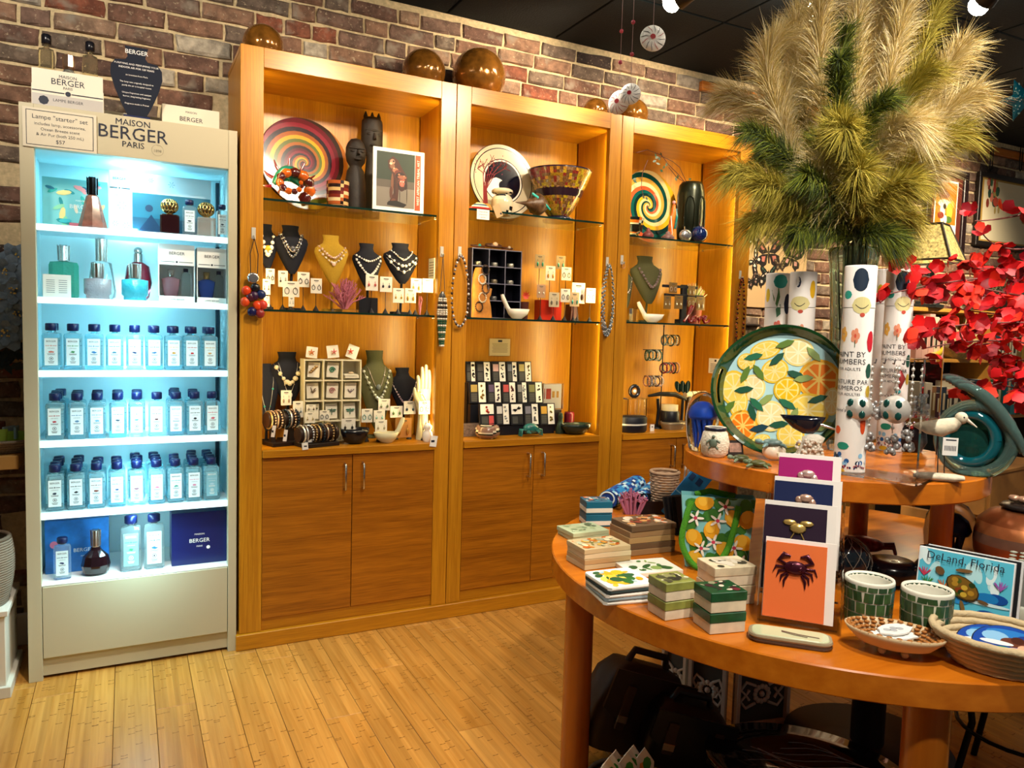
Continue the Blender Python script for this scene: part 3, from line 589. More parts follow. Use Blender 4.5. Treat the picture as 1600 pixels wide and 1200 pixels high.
MB(mat('d9d3c4', .5)).box((0,0,.02), (.36,.34,.04), .003).build('base', t); MB(mat('e2dccd', .5)).box((0,0,.17), (.33,.31,.26), .003).build('box_body', t); MB(mat('e6e0d2', .5)).box((0,0,.30), (.35,.33,.02), .003).build('top_board', t)
t = th('wicker_basket', 'tall grey ribbed wicker basket on the white stand at left edge', 'basket', (-.478, .0, .3105)); b = MB(mat('8a7a68', .8))
R0 = .085
for k in range(26): r = R0+.028*sin(.2+k/26*2.2); b.tube([(r*cos(2*pi*j/24), r*sin(2*pi*j/24), .006+.0088*k) for j in range(25)], .0052, 5)
b.lathe([(0,.002),(R0,.002)], 20, cap=False).build('weave', t)
b = MB(mat('6a5a4a', .8)); b.tube([((R0+.016)*cos(2*pi*j/24), (R0+.016)*sin(2*pi*j/24), .236) for j in range(25)], .008, 6); b.build('rim', t)
# ================================================================ GOODS IN THE CABINETS
def crop(ox, oy, s): return lambda a, b, c, d: (ox+a/s, oy+b/s, ox+c/s, oy+d/s)
A1, A2, A3 = crop(370,130,4.571), crop(370,330,4.571), crop(370,490,4.571)
B1, B2, B3 = crop(680,180,5.333), crop(680,350,5.333), crop(680,510,5.333)
C1, C2, C3 = crop(940,160,5.333), crop(940,370,5.333), crop(940,500,5.333)
BLKV = mat('0a0c1c', .85, name='black_velvet'); MUST = mat('a8841c', .85, noise=.1, nscale=200, name='mustard_linen'); OLIV = mat('4a4a2c', .85, noise=.1, nscale=200, name='olive_linen')
SILV = mat('d8d8dc', .22, 1, name='silver'); PEARL = mat('eeeae6', .25, coat=.6, name='pearl'); CARD = mat('e9e4d6', .6, name='earring_card'); KRAFT = mat('b48a52', .7)
BU = [(0,.16),(.1,.36),(.3,.64),(.5,.88),(.64,1.),(.72,.95),(.78,.70),(.83,.50),(.9,.44),(1.,.50)]
def hwf(u):
    for (a, p), (b, q) in zip(BU, BU[1:]):
        if a <= u <= b: return p+(q-p)*(u-a)/(b-a)
    return .4
def bust(box, Y, z, m, lab, prof=None):
    cx, w, zt, zb = bb(*box, Y); zb = max(zb, z+.012); h = zt-zb
    t = th('necklace_bust', lab, 'bust', (cx, Y, z), 0, 'necklace busts')
    lean = .22; rings = []; W = w/2
    for u, p in BU:
        hw = p*W; y0 = (u-.5)*lean*h; ring = []
        for j in range(14):
            a = 2*pi*j/14; ring.append((hw*cos(a), y0+(.42*hw if sin(a) > 0 else .5*min(hw, W*.8))*sin(a)*(-1 if False else 1)*1.0, zb-z+u*h))
        rings.append(ring)
    MB(m).loft(rings, True, True).build('form', t)
    MB(m).box((0,-.0,.006), (w*.5,.05,.012), .002).tube([(0,0,.01),(0,-.01,zb-z+.1*h)], .006).build('foot', t)
    def surf(x, u):
        hw = hwf(u)*W; q = max(0, 1-(x/hw)**2) if hw > 0 else 0
        return Vector((cx+x, Y+(u-.5)*lean*h-.5*min(hw, W*.8)*sqrt(q)-.002, zb+u*h))
    return surf, W, h
def necklace(S, lab, strands, pend=None, cat='necklace'):
    """strands: (half width share, top u, drop u, bead count, bead radius, material, chain material)"""
    surf, W, h = S; o = surf(0, .8); t = th('necklace', lab, cat, o, 0, 'necklaces on busts')
    for (wd, ut, ud, n, r, m, cm) in strands:
        def P(q): u = ud+(ut-ud)*abs(q)**1.7; return surf(wd*W*q*(1-.12*(1-abs(q))), u)-o
        MB(mat(cm, .3, .9)).tube([tuple(P(-1+2*k/24)) for k in range(25)], .0011, 4).build('chain', t)
        b = MB(m if not isinstance(m, str) else mat(m, .2, .1)); rs = random.Random(n)
        for k in range(n):
            p = P(-1+2*(k+.5)/n)+Vector((0,-r*.7,0)); k2 = rs.uniform(.7,1.15); b.ball(p, r*k2, 7, 5, (1,.7,rs.uniform(.8,1.1)))
        b.build('beads', t)
    if pend:
        u, r, m = pend; p = surf(0, u)-o+Vector((0,-r*.4,0)); MB(m if not isinstance(m, str) else mat(m, .2, .2)).ball(p, r, 10, 6, (1,.4,1.1)).build('pendant', t)
    return t
CN = [0]
def earcard(box, Y, z, ec, lab, stand=True, cm=None, lean=0, style=0):
    cx, w, zt, zb = bb(*box, Y); h = zt-zb; zb = max(zb, z+.002)
    t = th('earring_card', lab, 'earrings', (cx, Y, zb), 0, 'earring cards')
    c = MB(cm or CARD).box((0,0,h/2), (w*.94,.0016,h), .0004).build('card', t)
    b = MB(mat('4a443c', .6)); b.pr(-w*.2, w*.2, h*.82, h*.88, -.001); b.pr(-w*.12, w*.12, h*.76, h*.78, -.001); b.build('print', t)
    for s in (-1, 1):
        e = MB(mat(ec, .25, .5)); x = s*w*.24
        if style == 0: e.tube([(x,-.002,h*.6),(x,-.003,h*.42)], .0009, 4).ball((x,-.004,h*.36), w*.09, 7, 5, (1,.5,1.3))
        elif style == 1: e.tube([(x+w*.13*cos(2*pi*k/12),-.003,h*.38+w*.19*sin(2*pi*k/12)) for k in range(13)], .0012, 4).tube([(x,-.002,h*.62),(x,-.003,h*.5)], .0009, 4)
        else: e.tube([(x,-.002,h*.65),(x,-.003,h*.5)], .0009, 4).ball((x,-.004,h*.30), w*.13, 6, 4, (.7,.35,1.6))
        e.build('earring', t)
    if stand:
        q = th('card_stand', 'slim black stand for '+lab, 'stand', (cx, Y+.005, z), 0, 'earring card stands'); hh = max(zb-z, .01)
        MB(mat('141018', .5)).tube([(0,0,.004), (0,0,hh+h*.5)], .0014, 5).build('pole', q); MB(mat('141018', .5)).lathe([(.013,0),(.013,.002),(.003,min(.02, hh)),(.0015,min(.024, hh+.003))], 8, sm=False).build('base', q)
    return t
def coral(box, Y, z, lab, m, n=34, seed=1, base=True):
    cx, w, zt, zb = bb(*box, Y); h = zt-z; t = th('coral_branch', lab, 'coral', (cx, Y, z)); rs = random.Random(seed); b = MB(m); z0 = .014 if base else 0
    for k in range(n):
        a = rs.uniform(0, 2*pi); s = rs.uniform(.15,1); e = Vector((cos(a)*w*.5*s, sin(a)*w*.3*s, z0+(h-z0)*(1.02-.55*s*s)*rs.uniform(.75,1)))
        m1 = Vector((e.x*.45, e.y*.45, z0+(e.z-z0)*.45))+Vector((rs.uniform(-.006,.006),0,rs.uniform(-.004,.008)))
        r = w*.015; b.tube([(e.x*.1,e.y*.1,z0), tuple(m1), tuple(e)], [r*1.5,r*1.1,r*.75], 5)
        for q in range(3):
            f = m1.lerp(e, rs.uniform(.2,.8)); b.tube([tuple(f), tuple(f+Vector((rs.uniform(-1,1)*.09*w, rs.uniform(-1,.3)*.06*w, rs.uniform(.04,.14)*h)))], [r*.9,r*.6], 5)
    b.build('branches', t)
    if base: MB(glass()).box((0,0,.006), (w*.55,w*.35,.012), .001).build('clear_base', t)
    return t
# ---------------- spiral plates
def plate(box, Y, z, rz, lean, lab, cols, turns=3.2, arms=1, grow=.25, R=None, hole=None, rimc=None):
    cx, w, zt, zb = bb(*box, Y); R = R or min((zt-zb)/2, (zt-z)/2); ms = [mat(c, .12, coat=.5) if isinstance(c, str) else c for c in cols]
    t = th('art_plate', lab, 'plate', (cx, Y, z), 0); N, S = 44, 96; b = MB()
    for m in ms: b.mt(m)
    prof = [(R*k/N, -.06*R*(1-(k/N)**2)-.0) for k in range(N+1)]; nc = len(ms)
    def mf(i, j):
        r = max(.012, (i+.5)/N); th_ = 2*pi*(j+.5)/S
        if hole: 
            q = hole(r, th_)
            if q is not None: return q
        return int(j*nc/S) % nc
    b.lathe(prof, S, mf=mf, cap=False, tw=None if hole else (lambda r: 2*pi*turns*max(.02, r/R)**grow)); b.mt(rimc or ms[0])
    b.lathe([(R,0),(R*1.015,-.004),(R*1.0,-.010),(R*.4,-.05*R-.012),(.001,-.06*R-.012)], S, cap=False)
    o = b.build('dish', t, (0, R*sin(lean)*.0+R*sin(lean)-.0, R*cos(lean)+.002), 0, None)
    o.rotation_mode = 'XYZ'; o.rotation_euler = (Matrix.Rotation(rz,4,'Z') @ Matrix.Rotation(pi/2-lean,4,'X')).to_euler()
    o.location = (0, 0, R*cos(lean)+.004)
    MB(mat('1a1a1c', .4)).tube([(-R*.3,-.02,.003),(-R*.3,.06,.003),(-R*.3,.075,R*.6)], .003, 5).tube([(R*.3,-.02,.003),(R*.3,.06,.003),(R*.3,.075,R*.6)], .003, 5).tube([(-R*.3,.06,.003),(R*.3,.06,.003)], .003, 5).build('easel', t)
    return t
zt1, zm1, zl = SH[0][0], SH[0][1], CT
plate(A1(178,125,790,790), .23, zt1, .12, .16, 'large spiral striped plate in yellow, green, purple on upper shelf', ['7a2230','2c1a20','96521a','c89a1e','5a6420','9a5a1c','33241c','5a1a22'], 2.4, 1, .5, rimc=mat('1a1018', .15))
# glass dragon-like shell
cx, w, zt, _ = bb(*A1(200,560,540,840), .08); h = zt-zt1
t = th('glass_shell', 'spiky blown glass nautilus shell with teal crest and orange ribs', 'ornament', (cx, .08, zt1))
TE = mat('0f8a78', .08, trans=.25, coat=.6); MAR = mat('6a1420', .08, coat=.6); ORG = mat('c85a14', .1, coat=.6, noise=.4, nscale=60)
b = MB(ORG); rs = random.Random(2)
path = []; rad_ = []
for k in range(30):
    a = -pi*.35+2*pi*1.3*k/29; r = h*.40*(1-.72*k/29); path.append((.01+r*cos(a)*1.25, -.01*k/29*1.0-.002*k, h*.42+r*sin(a))); rad_.append(max(.004, h*.16*(1-.75*k/29))*(1.12 if k % 2 else .92))
for k in range(0, 28, 2):
    b.mt(ORG if (k//2) % 2 else mat('4a1612', .1, coat=.6)); c0, c1, c2 = Vector(path[k]), Vector(path[k+1]), Vector(path[min(k+2,29)]); b.tube([tuple(c0), tuple(c1), tuple(c2)], [rad_[k]*.8, rad_[k]*1.12, rad_[k]*.8], 9)
b.build('ribbed_coil', t)
b = MB(TE); b.tube([(-w*.30+w*.6*u, .012, h*.30+h*.42*sin(pi*(.1+.8*u))) for u in [k/14 for k in range(15)]], [.010+.024*sin(pi*k/14) for k in range(15)], 10).build('crest', t)
for k in range(7):
    a = pi*(1.05-.19*k); c = Vector((w*.36*cos(a), .01, h*.42+h*.36*sin(a))); d = Vector((cos(a+.2),0,sin(a+.2)+.25)); MB(MAR).tube([tuple(c), tuple(c+d*h*.14), tuple(c+d*h*.26+Vector((.006,0,.004)))], [.008,.006,.002], 6).build('spike', t)
def cup(name, box, Y, z, lab, cols, prof, cat='cup', bands=8, rz=0):
    cx, w, zt, _ = bb(*box, Y); h = zt-z; t = th(name, lab, cat, (cx, Y, z)); ms = [mat(c, .2, coat=.3) for c in cols]; b = MB()
    for m in ms: b.mt(m)
    P = []
    for k in range(bands+1):
        u = k/bands*(len(prof)-1); i = min(int(u), len(prof)-2); f = u-i; P.append((prof[i][0]*(1-f)+prof[i+1][0]*f, prof[i][1]*(1-f)+prof[i+1][1]*f))
    P = [(a*w/2, c*h) for a, c in P]; b.lathe(P, 20, mf=lambda i, j: (i+int(1.3*sin(j*.63)+1.5)) % len(ms)); b.mt(ms[0]); b.lathe([(P[-1][0],h),(P[-1][0]*.93,h),(P[-1][0]*.85,h*.25),(0,h*.2)], 20, cap=False)
    b.build('vessel', t); return t
cup('striped_cup', A1(640,705,800,870), .11, zt1, 'small striped maroon and cream cup beside dark carved figures', ['5a1c1c','d9b478','2a1a18','b05a2a','e0c898','7a2a1e'], [(.85,0),(.95,.1),(1,1)], bands=14)
DW = mat('1d140e', .6, noise=.5, nscale=30, bump=.8, name='dark_carved_wood')
def statue(box, Y, z, lab, kind):
    cx, w, zt, _ = bb(*box, Y); h = zt-z; t = th('carved_figure', lab, 'figure', (cx, Y, z)); W = w/2
    if kind == 0: pr = [(.95,0),(1,.15),(.95,.4),(.8,.55),(.55,.605),(.62,.63),(.85,.68),(.95,.76),(.92,.86),(.75,.93),(.45,.985),(.1,1)]
    else: pr = [(.8,0),(.8,.3),(.6,.45),(.5,.6),(.8,.66),(1,.72),(1,.85),(.95,.95),(.75,.985),(.3,1)]
    MB(DW).lathe([(a*W, b*h) for a, b in pr], 14, sq=(1,.75)).build('body', t); b = MB(DW); y = -W*.72
    b.tube([(0,y,h*.82),(0,y-.010,h*.755)], [.004,.008], 6); b.ball((-W*.4,y+.006,h*.81), W*.2, 8, 5, (1.3,.6,.6)); b.ball((W*.4,y+.006,h*.81), W*.2, 8, 5, (1.3,.6,.6)); b.ball((0,y,h*.70), W*.28, 8, 5, (1.3,.6,.4)); b.tube([(-W*.7,y+.012,h*.855),(0,y-.002,h*.845),(W*.7,y+.012,h*.855)], .005, 6); b.build('face_relief', t)
    if kind: 
        b = MB(DW)
        for s in (-.6,0,.6): b.lathe([(W*.22,h*.93),(W*.2,h*1.0),(W*.05,h*1.045)], 8, c=(s*W,0,0))
        b.build('crown_points', t)
    return t
statue(A1(885,240,1040,880), .26, zt1, 'taller dark carved wooden figure with crown, standing at back', 1); statue(A1(770,395,925,890), .15, zt1, 'shorter dark carved wooden figure with a large calm face', 0)
cx, w, zt, zb = bb(*A1(970,470,1335,935), .05); h = zt-zt1-.002
t = th('art_card', 'white framed card of an African tribal sculpture on upper shelf', 'card', (cx, .05, zt1), 0); MB(mat('f4f2ee', .5)).box((0,0,h/2), (w,.006,h), .001).build('board', t)
b = MB(mat('7f766a', .5)); y = -.0036; b.pr(-w*.43,w*.31,h*.07,h*.94,y); b.mt(mat('2c3a2c', .5)); b.pr(-w*.43,w*.31,h*.5,h*.94,y-.0002); b.mt(mat('d8451c', .5)); b.pr(w*.32,w*.43,h*.05,h*.94,y)
rs = random.Random(4)
b.mt(mat('5a5248', .5)); b.pr(-w*.43,w*.31,h*.38,h*.5,y-.0001)
b.mt(mat('4a2418')); b.blob([(-w*.2,h*.12),(-w*.1,h*.3),(-w*.12,h*.6),(-w*.2,h*.68),(-w*.22,h*.80),(-w*.12,h*.88),(-w*.02,h*.82),(w*.06,h*.7),(w*.16,h*.58),(w*.17,h*.42),(w*.06,h*.33),(w*.0,h*.36),(-w*.02,h*.14)], y-.0004); b.mt(mat('a8543a')); b.disc(w*.06,h*.47,w*.08,y-.0006,12,h*.08); b.mt(mat('1a1410')); b.pr(-w*.22,w*.1,h*.1,h*.14,y-.0005); b.mt(mat('c08a6a')); b.disc(-w*.13,h*.79,w*.05,y-.0006); b.disc(w*.03,h*.49,w*.018,y-.0008); b.disc(w*.09,h*.49,w*.018,y-.0008); b.mt(mat('1a1410')); b.pr(w*.03,w*.09,h*.435,h*.445,y-.0008)
for k, (x, z_, rx, rz_, c) in enumerate(((-.13,.72,.05,.04,'8a5a3a'),(-.07,.66,.06,.04,'a86a4a'),(-.16,.76,.03,.02,'e0c0a0'),(-.02,.62,.07,.05,'6a2a1c'),(.03,.58,.10,.06,'2a1410'),(.06,.56,.09,.03,'9a5a40'),(.01,.44,.03,.08,'2a1410'),(.13,.44,.03,.08,'2a1410'),(.06,.38,.06,.04,'3a1c14'),(.06,.465,.055,.06,'b0604a'),(.04,.49,.014,.008,'f0d8c0'),(.085,.49,.014,.008,'f0d8c0'),(.06,.455,.008,.02,'d08a6a'),(.06,.425,.025,.007,'e06a5a'),(-.13,.45,.025,.16,'7a4a30'),(-.08,.4,.02,.15,'3a1c12'),(-.15,.3,.03,.1,'5a3020'),(-.1,.17,.05,.04,'6a3a28'),(.16,.3,.008,.16,'2a1a14'),(.02,.28,.006,.14,'2a1a14'),(-.11,.80,.02,.015,'2a1410'),(-.10,.69,.015,.01,'e0b890'),(.0,.6,.02,.012,'c88a60'),(.1,.58,.02,.012,'c88a60'))): b.mt(mat(c, .45)); b.disc(x*w, z_*h, rx*w, y-.0009-.00004*k, 10, rz_*h)
b.mt(mat('14100e')); b.blob([(-w*.22,h*.1),(w*.1,h*.08),(w*.16,h*.13),(-w*.05,h*.18),(-w*.2,h*.16)], y-.002)
b.mt(WHT)
b.T = Matrix.Translation((w*.405, y-.0004, h*.5)) @ Matrix.Rotation(-pi/2, 4, 'Y'); b.text('WEST AFRICAN TRIBAL ART', .0155, 0, 0, 0); b.at(); b.build('print', t)
# ---------------- first cabinet, middle shelf
z = zm1
S = bust(A2(130,90,300,420), .22, z, BLKV, 'black necklace bust at far left of middle shelf, partly hidden'); necklace(S, 'pearl and yellow flower necklace on the far left bust', [(.55,.8,.3,11,.009,PEARL,'b0a080')], (.45,.014,'d8a82a'))
S = bust(A2(262,100,512,450), .21, z, BLKV, 'tall black necklace bust second from left on middle shelf'); necklace(S, 'layered silver stone necklace on the tall black bust', [(.6,.84,.45,15,.0065,SILV,'c8c8cc'),(.7,.84,.34,17,.006,mat('8f949c', .2, .8),'c8c8cc')], (.5,.014,'4a4a50'))
S = bust(A2(555,170,800,520), .15, z, MUST, 'mustard yellow necklace bust in the middle of the shelf'); necklace(S, 'gold and pearl cluster necklace on the mustard bust', [(.82,.78,.52,14,.0065,mat('d8b8a8', .25, .4),'c8a860'),(.85,.7,.42,11,.0055,mat('e8d8c8', .25, .3),'c8a860')], (.40,.009,'e8c8b8'))
S = bust(A2(825,228,1040,560), .16, z, BLKV, 'black necklace bust with two pearl strands on middle shelf'); necklace(S, 'double strand of white and grey pearls on black bust', [(.86,.74,.60,12,.0055,PEARL,'b8b8c0'),(.84,.66,.30,17,.006,PEARL,'b8b8c0')])
S = bust(A2(1045,228,1300,520), .17, z, BLKV, 'rightmost black necklace bust on middle shelf'); necklace(S, 'silver crystal bib necklace on the rightmost black bust', [(.62,.82,.58,16,.006,SILV,'c8c8cc'),(.86,.7,.42,8,.0075,PEARL,'c8c8cc'),(.86,.62,.28,5,.0075,PEARL,'c8c8cc')])
coral(A2(610,470,925,715), .07, z, 'large pink branching coral on clear block, middle shelf', mat('b86a80', .6), 44, 2)
coral(A2(1285,590,1335,735), .10, z, 'tiny pink coral sprig near right end of middle shelf', mat('c06a8a', .6), 12, 4, False)
t = tag(MB(mat('0c0e18', .4)).box((0,.03,.034), (.085,.05,.068), .002).build('black_box', None, (bb(*A2(870,560,1015,740), .1)[0], .1, z)), 'plain black box behind the coral on middle shelf', 'box')
for i, (q, Y, ec, st, lab) in enumerate([((205,410,272,520),.09,'3a3a40',1,'white earring card with dark dot earrings, top left'), ((180,485,242,597),.06,'7a6a5a',0,'white earring card with brown drops, lower left'), ((195,606,236,682),.045,'caa84a',0,'small cream card with gold strip, bottom left'), ((293,425,366,542),.09,'2f2f38',0,'narrow white card with grey studs'), ((325,500,450,612),.06,'4a4a52',1,'wide white card with silver hoops'), ((430,435,522,542),.09,'3a3a44',1,'white card with tiny dark studs left of mustard bust'), ((525,480,610,587),.07,'5a5a66',1,'white card with silver rings beside the coral'), ((918,455,1012,567),.09,'d86a6a',0,'white card with coral pink studs under pearl bust'), ((1020,468,1112,577),.08,'4a4a5a',0,'white card with dark studs right of the black box'), ((1113,550,1196,655),.06,'c8a04a',0,'white card with gold drops, lower right pair left half'), ((1198,552,1282,655),.06,'c8963a',2,'white card with gold drops, lower right pair right half'), ((1240,480,1322,580),.09,'d8b45a',2,'white card with gold dangles, upper right pair left half'), ((1322,482,1405,580),.09,'e0e0d8',1,'white card with clear rings at shelf right end')]):
    earcard(A2(*q), Y, z, ec, lab, style=st)
earcard(A2(368,612,412,682), .05, z, 'd8d8d8', 'tiny white swing tag card near shelf edge', style=0)
t = th('wall_notice', 'narrow white notice on the inner right side of first cabinet', 'sign', (1.2495, .12, 1.60)); MB(CARD).box((0,0,0), (.0015,.075,.095)).build('card', t); b = MB(mat('5a5448'))
for k in range(6): b.add([(-.0012,-.028,.03-.012*k),(-.0012,.028,.03-.012*k),(-.0012,.028,.027-.012*k),(-.0012,-.028,.027-.012*k)], [(0,1,2,3)])
b.build('print', t)
# ---------------- first cabinet, counter
z = CT+.0005
S = bust(A3(120,360,300,830), .2, z, BLKV, 'black long necklace form at left end of the first counter'); necklace(S, 'fine silver chain with turquoise drop on the long black form', [(.6,.8,.25,5,.004,mat('4ab0a0', .2),'c8d0d0')], (.25,.010,'3aa890'))
S = bust(A3(225,275,500,650), .23, z, BLKV, 'black bust with ivory link necklace on the first counter'); necklace(S, 'chunky ivory and gold link necklace on a black bust', [(.72,.78,.42,9,.012,mat('d8ceb0', .3),'d0d0d0'),(.5,.8,.22,2,.004,SILV,'d8d8d8')], (.2,.013,'f0f0ea'))
S = bust(A3(868,265,1122,830), .22, z, OLIV, 'olive green fabric bust on the first counter'); necklace(S, 'silver starfish cluster necklace on the olive bust', [(.78,.78,.40,16,.0085,mat('bcc4c0', .3, .6),'d0d0d0'),(.5,.8,.52,4,.004,SILV,'d8c8c8')], (.55,.012,'6a7478'))
S = bust(A3(1088,388,1290,720), .24, z, BLKV, 'short round black bust beside the ceramic hand'); necklace(S, 'pale pink and clear bead necklace on the round black bust', [(.9,.72,.25,22,.005,mat('c8b0c0', .15, .2),'c8c8c8')])
# white pigeon-hole rack
cx, w, zt, _ = bb(*A3(472,325,870,800), .16); h = zt-z; IV = mat('d9d2b8', .5)
t = th('pigeonhole_rack', 'ivory twelve hole rack filled with jewellery cards', 'rack', (cx, .16, z)); 
MB(IV).box((0,.055,h/2), (w-.004,.003,h-.002)).build('back_panel', t)
for k in range(4): MB(IV).box((-w/2+w*k/3,0.01,h/2), (.005,.085,h), .0008).build('upright', t)
for k in range(5): MB(IV).box((0,0.01,.004+(h-.008)*k/4), (w-.005,.083,.005), .0008).build('shelf', t)
hc, hh = w/3, h/4
kinds = [('a88a5a','brown leaf',2),('2f8f6a','green swirl',1),('c8b090','stacked beige cards',3),('7a6a5a','dark branch brooch',0),('c88a8a','pink ring',1),('8a7a8a','grey mesh brooch',0),('6a6a4a','olive sprig',2),('4a7a6a','small dragonfly',4),('3a8a7a','teal dragonfly',4),('8a7a5a','low tan cards',3),('9a9a8a','pale card',3),('5a7a6a','green card',1)]
for k, (c, nm, st) in enumerate(kinds):
    i, j = k % 3, 3-k//3; X = -w/2+hc*(i+.5); Z = .008+hh*j
    t2 = th('brooch_card', 'brooch card with %s in rack, %s row, %s' % (nm, ['top','second','third','bottom'][k//3], ['left','middle','right'][i]), 'card', (cx+X, .15, z+Z), 0, 'brooch cards in the ivory rack')
    tilt = (rr(-.08,.08) if st != 3 else .0)
    if st == 3:
        b = MB(CARD)
        for q in range(3): b.box((rr(-.003,.003),0,.004+.006*q), (hc*.75,.05,.004))
        b.build('card', t2); MB(mat(c,.3)).ball((0,-.01,.024), .009, 8, 5, (1.4,1,.6)).build('brooch', t2)
    else:
        MB(CARD).box((0,0,hh*.40), (hc*.62,.003,hh*.72)).build('card', t2, rot=(0,tilt,0)); b = MB(mat(c, .25, .3)); zc = hh*.40
        if st == 1: b.tube([(.014*cos(a)*(1-.05*q), -.004, zc+.014*sin(a)*(1-.05*q)) for q, a in enumerate([2*pi*u/10 for u in range(18)])], .0022, 5)
        elif st == 2:
            for q in range(4): b.ball((-.012+.008*q, -.004, zc-.01+.008*q), .007, 7, 4, (1.4,.4,.7))
        elif st == 4:
            b.tube([(0,-.004,zc-.016),(0,-.004,zc+.012)], .002, 5)
            for s in (-1,1): b.ball((s*.011,-.004,zc+.006), .010, 7, 4, (1,.2,.28)); b.ball((s*.009,-.004,zc-.001), .008, 7, 4, (1,.2,.28))
        else:
            for q in range(6): b.tube([(0,-.004,zc-.01),(rr(-.016,.016),-.005,zc+rr(-.005,.016))], .0016, 4)
        b.build('brooch', t2)
for (q, rot_, c, lab) in (((488,238,590,325),.12,'b8642a','white card with orange bead brooch lying on the rack'), ((648,228,752,322),-.1,'c86a6a','white card with pink bird brooch leaning on the rack'), ((770,222,868,325),.35,'c8402a','tilted white card with red starfish brooch on the rack')):
    c0, w0, z1_, _ = bb(*A3(*q), .13); t2 = th('brooch_card', lab, 'card', (c0, .15, z+h+.003), 0, 'cards on top of the ivory rack'); hh0 = z1_-z-h; MB(CARD).box((0,0,hh0*.5), (w0*.8,.003,hh0*.9)).build('card', t2, rot=(-.15,rot_,0)); b = MB(mat(c, .3, .2))
    for k in range(5): b.tube([(0,-.006,hh0*.5),(.014*cos(2*pi*k/5+.3),-.006,hh0*.5+.014*sin(2*pi*k/5+.3))], [.004,.0015], 5)
    b.build('brooch', t2)
# ceramic hand
cx, w, zt, _ = bb(*A3(1262,365,1400,885), .10); h = zt-z; HM = mat('c9c09c', .45, name='ivory_ceramic')
t = th('ceramic_hand', 'ivory ceramic display hand standing upright on the counter', 'display hand', (cx, .10, z)); b = MB(HM); s = w*.9
b.loft([[(s*.34*cos(a)*k, s*.26*sin(a)*k, q*h) for a in [2*pi*j/14 for j in range(14)]] for q, k in ((0,1.15),(.05,1.1),(.25,.85),(.36,.82))], True, True)
b.loft([[(s*kx*cos(a)+dx, s*.2*sin(a), q*h) for a in [2*pi*j/14 for j in range(14)]] for q, kx, dx in ((.34,.28,0),(.42,.36,-.002),(.55,.44,-.003),(.64,.44,0),(.68,.40,.002))], True, True)
for k, (fx, fl_, tx) in enumerate(((-.30,.86,-.36),(-.10,.97,-.12),(.11,1.0,.10),(.32,.93,.28))):
    b.tube([(s*fx,0,h*.62),(s*fx,-.004,h*.72),(s*(fx+tx)/2,-.007,h*(.72+fl_)/2),(s*tx,-.006,h*(fl_-.015)),(s*tx,-.004,h*fl_)], [s*.115,s*.115,s*.105,s*.085,s*.04], 8)
b.tube([(-s*.2,-.002,h*.46),(-s*.46,-.012,h*.56),(-s*.58,-.018,h*.64),(-s*.60,-.02,h*.70)], [s*.15,s*.13,s*.10,s*.05], 8); b.build('hand', t)
t = th('charm_bracelet', 'gold and pearl charm bracelet draped over the ceramic hand', 'bracelet', (cx-.004, .075, z+h*.60)); b = MB(mat('c8b060', .25, .8))
b.tube([(-.03+.05*u, -.004-.006*sin(pi*u), .02-.10*u+.02*sin(3*u)) for u in [k/12 for k in range(13)]], .0018, 5).build('chain', t); b = MB(PEARL)
for k in range(9): u = k/8; b.ball((-.03+.05*u+rr(-.004,.004), -.008-.006*sin(pi*u), .02-.10*u), .0048, 7, 5)
b.build('charms', t)
# bracelet rolls
def roll(box, Y, z, lab, zc, seed, tilt=.45, foot=True):
    cx, w, zt, zb = bb(*box, Y); r = .032; L = w*.95; t = th('bracelet_roll', lab, 'bracelet stand', (cx, Y, z), .30); H = zc-z
    MB(mat('2a140c', .5)).tube([(-L/2,0,H),(L/2,0,H)], r, 16).build('padded_roll', t)
    if foot:
        MB(mat('1c0f0a', .5)).box((0,0,.008), (L*.9,.10,.016), .002).box((-L*.3,0,H/2), (.02,.02,max(.02,H-r))).box((L*.3,0,H/2), (.02,.02,max(.02,H-r))).build('stand_base', t)
    rs = random.Random(seed); n = 9; cs = ['d8d8dc','c8bca8','4a4038','b89a6a','e8e4da','8a8a92','3a4a58','c8a890','d0d0d4']
    for k in range(n):
        x = -L*.42+L*.84*k/(n-1); c = cs[rs.randrange(9)]; q = th('bracelet', '%s bracelet, %s on the %s' % (['silver','ivory bead','dark bead','gold','pearl','grey','blue grey','rose','bright silver'][cs.index(c)], ORD[k], lab.split(',')[0]), 'bracelet', (0,0,0), 0, 'bracelets on rolls'); 
        q.location = Vector((cx, Y, z))+Matrix.Rotation(.30,3,'Z') @ Vector((x,0,H)); q.rotation_euler = (0, 0, .30+rs.uniform(-.12,.12)); m = mat(c, .25, .7); b = MB(m)
        R = r+.004+rs.uniform(0,.003)
        if rs.random() < .5:
            for j in range(20): a = 2*pi*j/20; b.ball((0,R*cos(a),R*sin(a)), .0052, 6, 4)
        else: b.tube([(0,R*cos(2*pi*j/22),R*sin(2*pi*j/22)) for j in range(23)], .0042, 6)
        b.build('band', q)
    return t
p1 = py(440, 654, .10); roll(A3(190,675,450,820), .12, z, 'dark bracelet roll at left of counter, on raised base', py(440,655,.12).z, 3); roll(A3(410,755,730,900), .055, z, 'front bracelet roll, lower and longer, near counter edge', z+.052, 5, foot=True)
